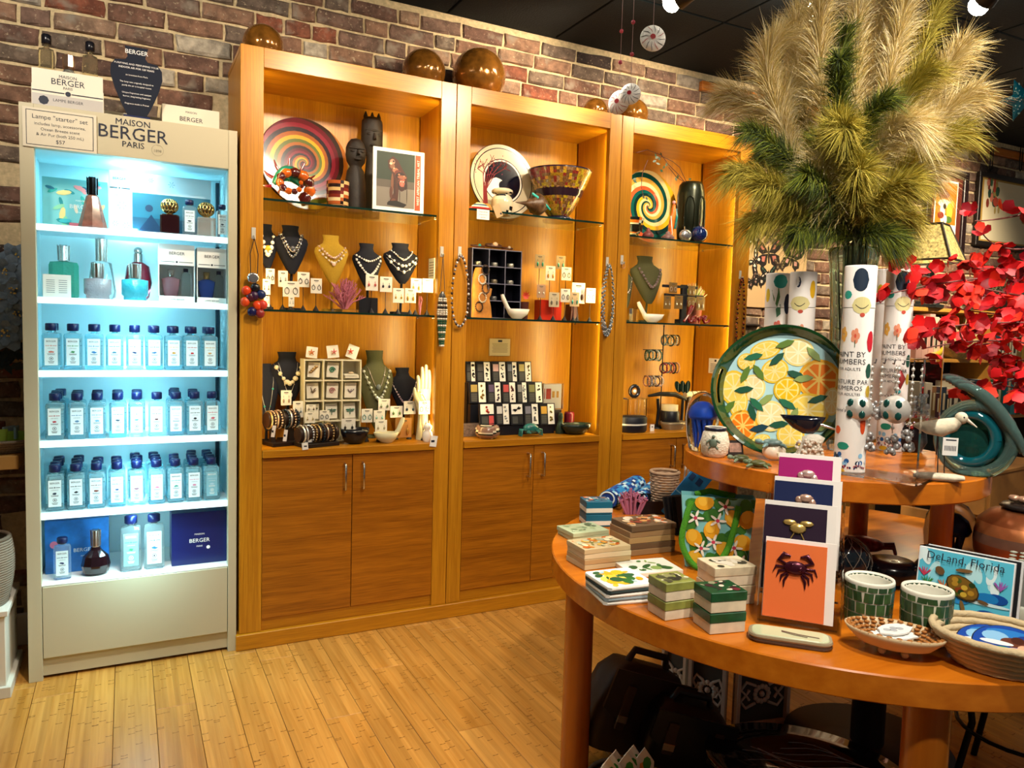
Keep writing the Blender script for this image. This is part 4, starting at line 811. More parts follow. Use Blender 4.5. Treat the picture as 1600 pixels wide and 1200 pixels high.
for i, (q, Y, ec, st, lab) in enumerate([((313,548,392,655),.15,'caa890',2,'white card with leaf earrings before ivory link bust'), ((398,625,476,742),.13,'8a9aa8',0,'white card with drop earrings behind the left roll'), ((493,650,567,702),.12,'8a7a6a',0,'low white card under the rack, upper'), ((484,704,562,782),.09,'a89a7a',0,'white card with amber drops above the front roll'), ((588,690,664,765),.11,'6a7a8a',1,'white card with hoops at foot of the rack'), ((888,680,972,777),.10,'4a9a9a',1,'white card with teal wreath earrings'), ((975,690,1060,775),.09,'9ad0d0',0,'white card with pale aqua earrings'), ((1008,610,1097,692),.16,'8a9a7a',0,'white card with green dots before olive bust'), ((1093,660,1187,742),.13,'7a9a5a',0,'white card with leafy pair right of olive bust'), ((1190,625,1282,718),.12,'3a4a5a',0,'white card with navy drops under the round bust'), ((1297,625,1382,718),.07,'3a5a4a',1,'white card with dark green crosses on the ceramic hand')]):
    earcard(A3(*q), Y, z, ec, lab, style=st)
earcard(A3(745,750,850,850), .055, z+.012, '3a3a3a', 'tilted white card with black moustache shaped earrings', stand=False)
def dish(name, box, Y, z, lab, m, prof, cat='dish', seg=20, sq=(1,.7), part='bowl'):
    cx, w, zt, _ = bb(*box, Y); h = zt-z; t = th(name, lab, cat, (cx, Y, z)); MB(m).lathe([(a*w/2, b*h) for a, b in prof], seg, sq=sq).build(part, t); return t, w, h
DISHP = [(.4,0),(.7,.15),(.95,.7),(1,1),(.92,.95),(.65,.35),(0,.25)]
t, w, h = dish('trinket_dish', A3(738,818,945,885), .06, z, 'flat black trinket dish holding a bracelet', mat('14141a', .2), DISHP); MB(mat('caa860', .25, .8)).tube([(.02+.022*cos(2*pi*j/18),.0,.022+.018*sin(2*pi*j/18)) for j in range(19)], .005, 6).build('bangle', t)
def heel(box, Y, z, lab, m, flip=1):
    cx, w, zt, _ = bb(*box, Y); h = zt-z; t = th('spoon_dish', lab, 'ring dish', (cx, Y, z)); s = w/2
    MB(m).loft([[(flip*(x+a_*r*cos(q)), r2*sin(q), zz) for q in [2*pi*j/14 for j in range(14)]] for x, r, r2, zz, a_ in ((-.1*s,.30*s,.020,.001,1),(-.15*s,.62*s,.034,h*.18,1),(-.15*s,.78*s,.040,h*.42,1),(-.15*s,.72*s,.036,h*.42,1),(-.12*s,.45*s,.024,h*.2,1))], True, True).build('bowl', t)
    MB(m).tube([(flip*s*.3,0,h*.22),(flip*s*.6,0,h*.5),(flip*s*.85,.005,h*.86),(flip*s*.92,.006,h)], [.012,.011,.011,.008], 8).build('handle', t); return t
heel(A3(968,745,1200,905), .05, z, 'ivory spoon shaped ring dish at front of first counter', HM); 
earcard(A3(1128,745,1250,885), .065, z, 'b8863a', 'amber gold earring card leaning behind the ivory dish', stand=False, cm=mat('b07a3a', .5), style=2); earcard(A3(985,760,1075,850), .085, z, 'c8bca0', 'cream card with chain earrings behind the ivory dish', stand=False)
t, w, h = dish('lucky_cat', A3(1322,780,1400,900), .035, z, 'tiny white cat figurine at counter right edge', mat('ece6da', .3), [(.7,0),(.9,.2),(.8,.5),(.55,.6),(.75,.7),(.72,.85),(.3,.97),(0,1)], 'figurine', 12, (1,1), 'body'); MB(mat('c87a6a', .4)).lathe([(.006,h*.9),(0,h*1.15)], 6, c=(-.008,0,0)).lathe([(.006,h*.9),(0,h*1.15)], 6, c=(.008,0,0)).build('ears', t)
for q, lab in (((240,800,272,882),'swing tag hanging from the left bracelet roll'), ((325,830,358,912),'swing tag below the left bracelet roll stand'), ((480,858,542,920),'tilted swing tag on the front bracelet roll'), ((463,922,517,972),'swing tag hanging over the counter edge, left'), ((1370,872,1430,950),'swing tag hanging over the counter edge by the cat')):
    Y = -.028 if q[1] > 870 else .02; cx, w, zt, zb = bb(*A3(*q), Y); t = th('swing_tag', 'small white '+lab, 'tag', (cx, Y, zb)); MB(WHT).box((0,0,(zt-zb)/2), (w*.8,.0012,zt-zb)).build('tag_card', t, rot=(0,rr(-.2,.2),0)); MB(INK).pr(-w*.2,w*.2,(zt-zb)*.4,(zt-zb)*.6,-.0012).build('print', t); MB(mat('c8c0b0')).tube([(0,0,zt-zb),(.004,.004,zt-zb+.02)], .0006, 4).build('thread', t)
# ================================================================ second cabinet
z = SH[1][0]
def yin(r, t):
    # black and white dish: rim rings, dark centre with a white wave
    if r > .90: return 0
    if r > .885: return 1
    if r > .62: return 0
    if r > .58: return 1
    x, y = r*cos(t), r*sin(t)
    if hypot(x+.18, y+.22) < .30 and not hypot(x-.02, y+.12) < .14: return 2
    if y < -.25 and x < .1: return 2
    return 1 if r < .54 else 2
plate(B1(335,160,800,785), .22, z, .05, .14, 'black and cream plate with swirling wave centre, second cabinet', ['cfc3a8','0d0d1c','efeae0'], hole=yin, rimc=mat('1a1a2a', .3))
cx, w, zt, _ = bb(*B1(290,320,580,760), .08); h = zt-z; t = th('beaded_tree', 'copper wire tree with pink bead twigs on upper shelf', 'ornament', (cx-.005, .08, z)); b = MB(mat('8a3030', .35, .5)); rs = random.Random(9)
for k in range(6):
    a = k/6; b.tube([(-.012+.004*k,0,.03),(-.014+.003*k,0,h*.4),(-.02+.012*k,-.004,h*.66),(-.05+.028*k,-.006,h*(.72+.1*sin(3*a)))], .0022, 5)
    e = Vector((-.05+.028*k,-.006,h*(.72+.1*sin(3*a))))
    for j in range(5): b.tube([tuple(e), tuple(e+Vector((rs.uniform(-.03,.03),rs.uniform(-.02,.01),rs.uniform(-.01,.05))))], .0014, 4)
b.build('wire_branches', t); b = MB(mat('a82a4a', .3))
for j in range(40): b.ball((rs.uniform(-.07,.08),rs.uniform(-.02,.01),h*rs.uniform(.62,.98)), .0026, 5, 4)
b.build('beads', t); MB(mat('b8843a', .4)).lathe([(.03,0),(.03,.02),(.02,.035)], 10).build('trunk_foot', t)
cx, w, zt, _ = bb(*B1(290,665,462,760), .045); t = th('striped_boat_dish', 'small red cream and blue striped shell dish on upper shelf', 'dish', (cx, .045, z)); ms = [mat(c, .2) for c in ('c83a3a','efe6d0','2a5a7a','d8b878')]
for k in range(4): MB(ms[k]).loft([[(w*.5*q*cos(a), w*.22*q*sin(a), zz) for a in [2*pi*j/16 for j in range(16)]] for q, zz in ((1-.18*k,.004+.007*k),(1.02-.2*k,.0105+.007*k))], True, True).build('stripe', t)
cup('lidded_pot', B1(475,610,640,745), .10, z, 'small black and cream lidded pot before the wave plate', ['e6dcc6','0f1018','e6dcc6','0f1018','d8c8a8'], [(.8,0),(1,.2),(1,.6),(.6,.75),(1,.8),(.95,.95),(.5,1)], 'pot', 10)
t = th('price_tag', 'kraft swing tag hanging over the upper shelf edge', 'tag', (py(781,320,.01).x, .008, z-.025)); MB(mat('c8a878', .7)).box((0,0,.025), (.035,.0015,.058)).build('tag_card', t, rot=(0,-.45,0)); MB(INK).disc(.005,.012,.005,-.002,8).build('print', t)
t = th('shelf_note', 'handwritten white note hanging on the upper shelf edge', 'note', (py(755,332,.012).x, .012, z-.045)); MB(WHT).box((0,0,.02), (.062,.0015,.045)).build('note_card', t); b = MB(INK); b.text('Trees of Life', .0085, 0, -.001, .029); b.text('amazonia w', .0085, 0, -.001, .017); b.text('gypsies', .0085, 0, -.001, .005); b.build('lettering', t)
cx, w, zt, _ = bb(*B1(640,640,950,805), .06); h = zt-z; t = th('conch_shell', 'brown mottled conch shell ornament with turquoise band', 'shell', (cx, .06, z)); SHM = mat('5a4028', .4, noise=.7, nscale=50, bump=.4)
MB(SHM).lathe([(.002,0),(h*.22,.02),(h*.45,.05),(h*.5,.07),(h*.36,.082),(h*.40,.09),(h*.22,.104),(h*.24,.11),(h*.1,.125),(0,w*.93)], 14).build('whorls', t, (w*.5,0,h*.5), 0, (0,-pi/2,0)); MB(mat('2fb8b0', .3)).tube([(-.005,-.02,h*.92),(w*.2,-.035,h*.62),(w*.45,-.03,h*.3)], [.006,.009,.004], 8).build('turquoise_band', t)
cx, w, zt, _ = bb(*B1(797,468,1258,845), .12); h = zt-z; t = th('mosaic_bowl', 'flared mosaic glass bowl in gold, red and purple', 'bowl', (cx, .12, z)); ms = [mat(c, .15, noise=.6, nscale=140, bump=.5, coat=.5) for c in ('8a6a1c','7a2a22','a8921e','6a4a2a','b8842a','8a6a4a')]; b = MB()
for m in ms: b.mt(m)
pr = [(.28+.72*(k/16)**.75, .06+.91*k/16) for k in range(17)]; rq = random.Random(5); b.lathe([(a*w/2, c*h) for a, c in pr], 60, mf=lambda i, j: (rq.choice((1,1,3)) if i > 12 and 20 < (j+8) % 60 < 45 else rq.choice((0,2,4,4)) if (j+i) % 30 < 12 else rq.choice((0,1,2,3,4,5,3))), cap=False); b.mt(mat('2a1a2a', .15)); b.lathe([(w*.5,h*.97),(w*.505,h),(w*.48,h),(w*.36,h*.5),(w*.15,h*.14),(0,h*.12)], 36, cap=False); b.build('bowl_wall', t); MB(mat('14142a', .15)).lathe([(w*.24,0),(w*.25,h*.04),(w*.16,h*.085),(w*.14,h*.10)], 24).build('foot', t)
# middle shelf
z = SH[1][1]
cx, w, zt, _ = bb(*B2(275,215,680,772), .17); h = zt-z; RM = mat('14162a', .45); RE = mat('6a6a80', .5)
t = th('ring_rack', 'dark navy twelve hole rack with rings on middle shelf', 'rack', (cx, .17, z)); MB(RM).box((0,.045,h/2), (w,.003,h)).build('back_panel', t)
for k in range(4): b = MB(RM); b.box((-w/2+w*k/3,0,h/2), (.004,.085,h)); b.mt(RE); b.box((-w/2+w*k/3,-.043,h/2), (.004,.0015,h)); b.build('upright', t)
for k in range(5): b = MB(RM); b.box((0,0,.003+(h-.006)*k/4), (w-.004,.083,.004)); b.mt(RE); b.box((0,-.0425,.003+(h-.006)*k/4), (w-.004,.0015,.004)); b.build('shelf', t)
for i, j, c in ((1,3,'b8b8b0'),(2,3,'d8d4c4'),(1,2,'a89a80'),(2,2,'c8c4b8'),(1,1,'8a8a8a'),(0,3,'b0a890')):
    q = th('ring_cuff', '%s cuff in ring rack, %s column, %s row' % ('silver patterned', ORD[i], ['bottom','third','second','top'][j]), 'cuff', (cx-w/2+w/3*(i+.5), .16, z+.005+(h-.006)/4*j), 0, 'cuffs in the ring rack'); MB(mat(c, .3, .8, noise=.5, nscale=150)).lathe([(.016,0),(.017,.002),(.017,.018),(.016,.02),(.014,.018),(.014,.002)], 14, cap=False).build('band', q)
for (q, c, lab) in (((300,165,410,215),'3a8a80','dark bangle with turquoise stone on top of the ring rack, left'), ((425,150,545,222),'caa888','brown bangle with pale stone on top of the ring rack, middle'), ((558,185,642,237),'b8a898','small brown bangle with grey stone on the ring rack, right')):
    c0, w0, z1_, zb_ = bb(*B2(*q), .16); r = (z1_-z-h)*.5; q2 = th('bangle', lab, 'bracelet', (c0, .16, z+h+r+.001), 0, 'bangles on the ring rack'); MB(mat('4a2a1c', .3)).tube([(w0*.5*cos(2*pi*j/20), .02*sin(2*pi*j/20), r*.55*sin(2*pi*j/20)*.6) for j in range(21)], r*.4, 7).build('band', q2); MB(mat(c, .2)).ball((0,-.022,r*.2), r*.62, 8, 5, (1.3,.6,1)).build('stone', q2)
cx, w, zt, _ = bb(*B2(268,330,500,775), .06); h = zt-z; t = th('driftwood_bust', 'tan wooden stump stand draped with bead bracelets on middle shelf', 'stand', (cx, .06, z)); TAN = mat('b8782e', .55, noise=.35, nscale=30)
MB(TAN).loft([[(w*.5*q*cos(a)+dx, .022*sin(a), zz*h) for a in [2*pi*j/12 for j in range(12)]] for q, dx, zz in ((.75,.005,0),(.7,.002,.2),(.62,-.006,.45),(.5,-.012,.65),(.36,-.018,.8),(.22,-.016,.92))], True, True).build('stump', t); MB(TAN).tube([(.012,0,h*.28),(.035,-.006,h*.45),(.045,-.008,h*.55)], [.016,.013,.006], 8).build('branch', t)
rs = random.Random(4)
for k in range(5):
    b = MB(mat(['3a2a22','d8d0c0','5a4a40','c8c8c8','4a3a32'][k], .3, .4)); c = Vector((-.02+.012*(k % 3)+.004*k,-.024,h*(.2+.17*k)))
    for j in range(16): a = 2*pi*j/16; b.ball((c.x+.018*cos(a), c.y+.002*sin(a), c.z+.022*sin(a)), .0042, 6, 4)
    b.build('bead_loop', t)
heel(B2(548,592,792,785), .07, z, 'white ring dish holding silver bracelets on middle shelf', mat('eeeade', .3), -1)
t = tag(MB(mat('c8280e', .4)).box((0,.035,.05), (.118,.07,.10), .003).build('red_box', None, (bb(*B2(805,560,1130,790), .1)[0], .1, z)), 'bright red box behind the earring cards on middle shelf', 'box')
t = tag(MB(mat('4a0f18', .5)).prism([(-.025,0),(.025,0),(.01,.085),(-.02,.085)], 0, .06).build('maroon_wedge', None, (bb(*B2(1125,620,1205,790), .12)[0], .12, z)), 'dark maroon display wedge right of the red box', 'display block')
t, w, h = dish('poinsettia_pot', B2(690,470,802,640), .13, z, 'small red poinsettia ornament behind the white ring dish', mat('4a1a14', .5), [(.5,0),(.6,.45)], 'ornament', 10, (1,1), 'pot'); b = MB(mat('c83a2a', .5))
for k in range(8): a = k*pi/4; b.add([(0,-.005,h*.6),(.012*cos(a+.4),-.012,h*.6+.014*sin(a+.4)),(.024*cos(a),-.016,h*.62+.024*sin(a)),(.012*cos(a-.4),-.012,h*.6+.014*sin(a-.4))], [(0,1,2,3)])
b.build('petals', t)
for q, Y, ec, st, cm, lab in [((830,255,916,370),.15,'3f9a78',2,'a88a58','tan card with jade green earrings, highest left'), ((1005,265,1087,377),.15,'5fae8a',2,'a88a58','tan card with green drop earrings, highest right'), ((918,350,1002,470),.12,'d0902a',2,'e4dcc0','cream card with orange drops in the upper tier'), ((1050,360,1136,470),.12,'1a1a1c',1,'e4dcc0','cream card with black wavy earrings'), ((845,505,921,616),.09,'d8d0c0',0,'b08a6a','brown card with pearl studs over the red box'), ((945,570,1036,692),.06,'8a8478',2,'c8b89a','beige card with grey square earrings'), ((1043,540,1127,652),.08,'3a4a5a',1,'efe9da','white card with blue hoop earrings'), ((1135,490,1250,662),.10,'4a2a1a',2,'f0ead8','tall white card with brown drops'), ((1120,570,1202,687),.06,'2f8f88',2,'c4a884','kraft card with teal disc earrings'), ((1255,535,1337,657),.08,'4a5a3a',1,'efe9d2','cream card with green hoops at shelf right end')]:
    earcard(B2(*q), Y, z, ec, lab, style=st, cm=mat(cm, .6))
# counter of the second cabinet
z = CT+.0005
c0, w0, z1_, z2_ = bb(*B3(450,102,622,246), .322); t = th('wall_plaque', 'small framed parchment plaque on the back of second cabinet', 'plaque', (c0, .318, z2_)); hh = z1_-z2_; MB(mat('c8b48a', .5)).box((0,.004,hh/2), (w0,.008,hh), .002).build('plate', t); b = MB(INK); b.pr(-w0*.1,w0*.1,hh*.8,hh*.92,-.001); b.mt(mat('6a5c44'))
for k in range(8): b.pr(-w0*(.38-.02*(k % 3)), w0*(.38-.02*(k % 2)), hh*(.70-.07*k), hh*(.72-.07*k), -.001)
b.build('print', t)
t0 = th('box_riser', 'black stepped display riser under the jewellery boxes', 'riser', (bb(*B3(270,300,1010,830), .15)[0], .15, z))
BX = mat('0a0c18', .4); tiers = [((262,345,475,602,694,815),290,465,.245), ((288,440,562,686,776,908),460,640,.175), ((372,508,632,745,876,1012),640,822,.105)]
for r, (xs, ya, yb, Y) in enumerate(tiers):
    c0, w0, z1_, z2_ = bb(*B3(xs[0],ya,xs[-1],yb), Y); zb_ = max(z2_, z+.002)
    if zb_-z > .01: MB(BX).box((c0-t0.location.x, Y-.15+.022, (zb_-z)/2-.001), (w0*.96,.03,zb_-z-.004)).build('step', t0)
    else: MB(BX).box((c0-t0.location.x, Y-.15+.0, .001), (w0*.9,.04,.0015)).build('step', t0)
    for k in range(5):
        c0, w0, z1_, z2_ = bb(*B3(xs[k]+2,ya,xs[k+1]-2,yb), Y); zb_ = max(z2_, z+.004); h = z1_-zb_
        kind = 'wide' if (r == 2 and k in (0, 2)) else 'tall'
        pic = ['black charm','dark leaf charm','seahorse charm','grey lizard charm','yellow flower charm','gold leaf charm','grape charm','red fish charm','silver chain charm','olive bug charm','red bird charm','clear crystal charm','black dragonfly','grey feather charm','sunflower charm'][r*5+k]
        t = th('jewellery_box', 'open black jewellery box with %s, %s tier, %s from left' % (pic, ['top','middle','front'][r], ORD[k]), 'jewellery box', (c0, Y, zb_), 0, 'black jewellery boxes on the riser')
        lean = -.16; R0 = (lean,0,0)
        MB(BX).box((0,.008,h/2), (w0*.97,.014,h), .0015).build('tray', t, rot=R0)
        b = MB(mat('eceae2', .5)); y = .0004
        if kind == 'tall': b.pr(w0*.02,w0*.42,h*.04,h*.96,y)
        else: b.pr(-w0*.42,w0*.42,h*.5,h*.95,y)
        b.build('white_pad', t, rot=R0)
        b = MB(mat('8a8a84', .6)); cc = mat(['3a3a3a','4a4a4a','c8a0a0','6a7080','b0a060','a08a4a','5a4a6a','b84a4a','8a8a8a','7a7a4a','c04a4a','c8c8c8','1a1a1a','7a7a8a','c89a3a'][r*5+k], .5)
        if kind == 'tall':
            b.mt(cc); b.pr(-w0*.40,-w0*.04,h*.52,h*.86,y); b.mt(mat('5c5c58'))
            for q in range(9): b.pr(-w0*.40,-w0*.06,h*(.08+.045*q),h*(.105+.045*q),y)
        else:
            b.mt(mat('5c5c58'))
            for q in range(6): b.pr(-w0*.36,w0*.05,h*(.08+.055*q),h*(.11+.055*q),y)
            b.mt(cc); b.pr(w0*.1,w0*.4,h*.08,h*.42,y)
        b.build('leaflet', t, rot=R0)
        b = MB(mat(['1c1c20','2a2c28','22262a','3a4048','6a5a2a','8a6a2a','4a3a4a','5a2a2a','8a9098','3a3a22','b03a2a','a8b0b8','0c0c10','4a4a50','7a6a2a'][r*5+k], .25, .5)); X, rs = (w0*.22 if kind == 'tall' else 0), random.Random(r*5+k)
        if r == 2 and k == 2:
            b.tube([(-.012,-.002,h*.6),(.012,-.002,h*.85)], .002, 5)
            for s in (-1,1): b.ball((s*.012,-.002,h*.74+s*.004), .012, 7, 4, (1,.2,.3)); b.ball((s*.010,-.002,h*.70+s*.004), .010, 7, 4, (1,.2,.3))
        else:
            for s in ((.3,.68) if kind == 'tall' else (.72,)):
                for q in range(5): b.ball((X+rs.uniform(-.006,.006),-.002,h*s+rs.uniform(-.016,.016)), rs.uniform(.003,.0065), 6, 4, (1,.4,1))
        b.build('charm', t, rot=R0)
c0, w0, z1_, z2_ = bb(*B3(902,475,1056,690), .20); t = th('clear_box', 'clear box with a white card and bottle earrings on counter', 'box', (c0, .20, max(z2_, z))); h = z1_-max(z2_, z); MB(glass()).box((0,.0,h/2), (w0,.03,h), .001).build('clear_case', t); b = MB(WHT); b.box((0,.005,h/2), (w0*.9,.003,h*.94)); b.mt(mat('b83a2a')); b.pr(-w0*.38,-w0*.12,h*.4,h*.8,.003); b.mt(mat('c8963a')); b.pr(-w0*.05,w0*.08,h*.45,h*.7,.003); b.pr(w0*.18,w0*.3,h*.45,h*.7,.003); b.build('card', t)
tag(MB(mat('1a1216', .4)).box((0,.02,max(.02,z2_-z)/2), (w0*.9,.04,max(.02,z2_-z)-.001)).build('black_plinth_block', None, (c0, .19, z)), 'black block under the clear earring box on counter', 'display block')
cup('lidded_bowl', B3(338,815,532,915), .05, z, 'black and cream wavy patterned bowl at left of second counter', ['1c2420','d8ccb0','1c2420','8a6a5a','1c2420'], [(.6,0),(.95,.25),(1,.5),(.9,.85),(.7,1)], 'bowl', 10)
tag(MB(mat('5a4a44', .6, noise=.7, nscale=150)).box((0,.02,.03), (.10,.05,.06), .003).build('patterned_box', None, (bb(*B3(245,780,382,890), .12)[0], .12, z)), 'grey patterned box at left end of second counter', 'box')
cx, w, zt, _ = bb(*B3(710,798,882,902), .05); h = zt-z; t = th('crab_ornament', 'teal glazed crab ornament at centre of second counter', 'ornament', (cx, .05, z)); TG = mat('1f6a66', .15, noise=.5, nscale=60, coat=.5); MB(TG).ball((0,0,h*.55), w*.38, 14, 8, (1,.6,.62)).build('shell', t)
for s in (-1,1):
    for k in range(3): MB(TG).tube([(s*w*.25,-.008+.010*k,h*.45),(s*w*.46,-.014+.014*k,h*.5),(s*w*.5,-.016+.015*k,.003)], [.006,.005,.003], 6).build('leg', t)
    MB(TG).tube([(s*w*.18,-.02,h*.4),(s*w*.3,-.034,h*.35),(s*w*.16,-.042,h*.3)], [.007,.008,.003], 6).build('claw', t)
t, w, h = dish('trinket_dish', B3(1052,808,1290,882), .06, z, 'wavy black edged trinket dish at right of second counter', mat('1c2a24', .2), DISHP); MB(mat('b8b088', .2)).lathe([(0,h*.36),(w*.3,h*.45)], 16, sq=(1,.7), cap=False).build('glazed_inside', t)
t, w, h = dish('candle', B3(1080,712,1152,805), .14, z, 'short deep red candle behind the wavy dish', mat('6a0f1e', .3), [(1,0),(1,.9),(.9,1),(0,1)], 'candle', 14, (1,1), 'wax'); MB(INK).tube([(0,0,h),(0,0,h+.006)], .001, 4).build('wick', t)
t, w, h = dish('turtle_figurine', B3(1005,720,1085,810), .10, z, 'small dark bronze figurine left of the red candle', mat('3a4a3a', .3, .5, noise=.5, nscale=80), [(.9,0),(1,.2),(.6,.5),(.4,.7),(.55,.8),(.3,1)], 'figurine', 10, (1,.8), 'body'); MB(mat('d8ccb0', .4)).ball((.006,-.014,h*.4), .009, 8, 5).build('shell', t)
# ================================================================ third cabinet
z = SH[2][0]
plate(C1(130,515,668,1120), .22, z, .05, .12, 'colourful spiral plate with coral, teal and yellow stripes, third cabinet', ['d0502a','0f4a44','0c2a28','c8961e','c8b07a','0f3a34','b8903a','0c2a28'], 1.7, 1, .5, rimc=mat('c8b88a', .2))
cx, w, zt, _ = bb(*C1(650,668,828,1095), .14); h = zt-z; t = th('green_vase', 'dark green metallic cylinder vase with embossed arches, third cabinet', 'vase', (cx, .14, z)); GV = mat('1f2418', .28, .6); MB(GV).lathe([(w*.40,0),(w*.44,.01),(w*.5,h*.4),(w*.5,h*.8),(w*.44,h*.95),(w*.36,h),(w*.32,h),(w*.32,h*.7)], 24).build('vessel', t)
for a in (-2.3,-1.3,-.3): MB(GV).tube([(w*.52*cos(a+q), w*.52*sin(a+q), zz*h) for q, zz in ((-.35,.25),(-.35,.6),(-.2,.72),(0,.75),(.2,.72),(.35,.6),(.35,.25))], .004, 6).build('embossed_arch', t)
vo = Vector((cx, .14, z+h)); t2 = th('vine_stem', 'trailing dark leafy vine arching out of the green vase', 'vine', vo); b = MB(mat('3a1a18', .6)); lf = MB(mat('143a26', .5)); rs = random.Random(8)
for pts in (((690,660),(640,600),(560,520),(500,440),(380,395),(290,420)), ((700,650),(650,540),(590,490),(500,450)), ((690,660),(630,630),(560,540)), ((385,480),(340,590),(330,700),(350,790))):
    P = [py(940+a/5.333, 160+c/5.333, .12-.012*i)-vo for i, (a, c) in enumerate(pts)]; P = [P[0] if pts[0][0] < 500 else Vector((0,0,-.03))]+P if pts[0][0] > 500 else P; b.tube([tuple(q) for q in P], .0018, 5)
for a, c in ((450,440),(480,470),(440,490),(470,510),(520,540),(500,570),(540,520),(460,460),(275,640),(280,660),(635,620),(620,640),(735,640),(350,790),(375,800),(400,770),(495,430)):
    q = py(940+a/5.333, 160+c/5.333, .085)-vo; an = rs.uniform(0,6); u = Vector((cos(an),rs.uniform(-.5,.5),sin(an)))*.011; v = Vector((-sin(an),.2,cos(an)))*.007; lf.add([tuple(q-u),tuple(q+v),tuple(q+u*1.2),tuple(q-v)], [(0,1,2,3)])
b.build('stem', t2); lf.build('leaves', t2)
cx, w, zt, _ = bb(*C1(535,815,645,1095), .09); h = zt-z; t = th('painted_figure', 'slim orange and teal painted glass figure leaning by the vase', 'figure', (cx, .09, z)); MB(mat('c8641a', .2, noise=.5, nscale=40)).tube([(-.012,0,.004),(-.006,0,h*.35),(.006,0,h*.7),(.008,0,h*.9)], [.012,.016,.014,.008], 8).build('body', t); MB(mat('c88a8a', .3)).ball((.006,0,h*.95), .010, 8, 6).build('head', t); MB(mat('0f6a66', .2)).tube([(.010,-.012,h*.3),(.022,-.008,h*.6),(.020,-.004,h*.8)], [.005,.008,.004], 6).build('shawl', t); MB(mat('efe6d8', .3)).tube([(-.02,-.012,h*.6),(-.008,-.014,h*.2),(-.012,-.012,.004)], .003, 5).build('cord', t)
cup('striped_bowl', C1(180,965,335,1095), .07, z, 'yellow and black striped bowl at left of third upper shelf', ['0f1a1a','d8a82a','16302c','c8c0a0','c8641a'], [(.5,0),(.8,.3),(1,1)], 'bowl', 9)
for q, lab, c in (((345,1040,432,1118),'small reddish figurine below the spiral plate','7a3a3a'), ((505,1070,602,1135),'small mauve shell below the painted figure','7a5a5a')):
    t, w, h = dish('small_figurine', C1(*q), .05, z, lab, mat(c, .4, noise=.4, nscale=60), [(.9,0),(1,.25),(.55,.55),(.3,.6),(.38,.8),(0,1)], 'figurine', 10, (1,.8), 'body'); MB(mat('e0a890', .4)).ball((.004,-.01,h*.5), .005, 6, 4).build('detail', t)
cx, w, zt, _ = bb(*C1(645,1035,755,1150), .05); h = zt-z; t = th('silver_fish', 'silver beaded fish ornament beside the blue glass ball', 'ornament', (cx, .05, z)); b = MB(mat('b8bcc0', .25, .8, noise=.5, nscale=120)); b.ball((0,0,h*.4), w*.45, 12, 8, (1,.6,.8)).build('body', t); MB(SILV).prism([(-w*.1,h*.6),(w*.1,h*.6),(-w*.1,h)], -.003, .003).build('fin', t)
cx, w, zt, _ = bb(*C1(760,1040,868,1150), .06); r = w*.5; t = th('glass_ornament', 'dark blue glass ball ornament with twisted hook on third upper shelf', 'ornament', (cx, .06, z)); MB(mat('0e2a6a', .05, trans=.3, coat=.7)).ball((0,0,r), r, 16, 10).build('ball', t); MB(mat('5a2a2a', .3)).tube([(0,0,r*2),(-.004,0,r*2.3),(.004,0,r*2.5),(0,0,r*2.8)], .002, 5).build('hook', t)
# third cabinet middle
z = SH[2][1]
S = bust(C2(120,240,262,590), .2, z, OLIV, 'olive bust mostly hidden behind the second stile'); necklace(S, 'silver beads on the hidden olive bust', [(.8,.75,.35,15,.006,SILV,'c8c8c8')])
S = bust(C2(245,160,505,560), .19, z, OLIV, 'olive bust with chunky dark bead necklace, third cabinet'); necklace(S, 'chunky grey and brown bead necklace on third cabinet bust', [(.72,.76,.34,17,.0085,mat('7a6a70', .25, .3),'5a4a40')])
heel(C2(300,548,522,702), .05, z, 'white spoon shaped ring dish on third cabinet middle shelf', mat('f0ece0', .3), -1)
tag(MB(glass()).box((0,0,.035), (.04,.03,.07), .002).build('clear_block', None, (bb(*C2(240,570,300,700), .1)[0], .1, z)), 'small clear block left of the white ring dish', 'display block')
c0, w0, z1_, _ = bb(*C2(640,400,720,705), .10); h = z1_-z; t = th('earring_tree', 'black T shaped earring stand on third cabinet middle shelf', 'stand', (c0, .10, z)); BV = mat('10101c', .7); MB(BV).box((0,0,.012), (.07,.05,.024), .003).build('base', t); MB(BV).box((0,0,h/2), (.036,.02,h), .003).build('post', t); MB(BV).box((-.0,-.005,h*.72), (.27,.012,.014), .003).build('arm', t); MB(BV).box((-.03,-.005,h*.94), (.24,.012,.014), .003).build('arm', t)
for q, ec, st, lab in [((560,380,632,470),'e8d8d0',1,'brown card with hoop earrings, top left of black tree'), ((515,490,580,602),'e8e0d0',0,'brown card with pearl studs, lower left of black tree'), ((605,490,677,602),'efe8dc',0,'brown card with pearl drops, lower middle of black tree'), ((720,408,782,490),'e0d8c0',2,'brown card with cream drops, top right of black tree'), ((715,500,777,582),'e8d0b8',1,'brown card with gold rings, lower right of black tree'), ((787,500,862,612),'f0e8dc',2,'brown card with white long drops, far right of black tree')]:
    earcard(C2(*q), .085, z, ec, lab, stand=False, cm=mat('7a5a28', .6), style=st)
cx, w, zt, _ = bb(*C2(640,335,890,560), .17); h = zt-z; t = th('succulent_pot', 'spiky green and pink succulent cluster behind earring tree', 'plant', (cx, .17, z)); MB(mat('8a3a2a', .6)).lathe([(w*.2,0),(w*.26,h*.45),(w*.22,h*.45)], 14).build('pot', t); rs = random.Random(6)
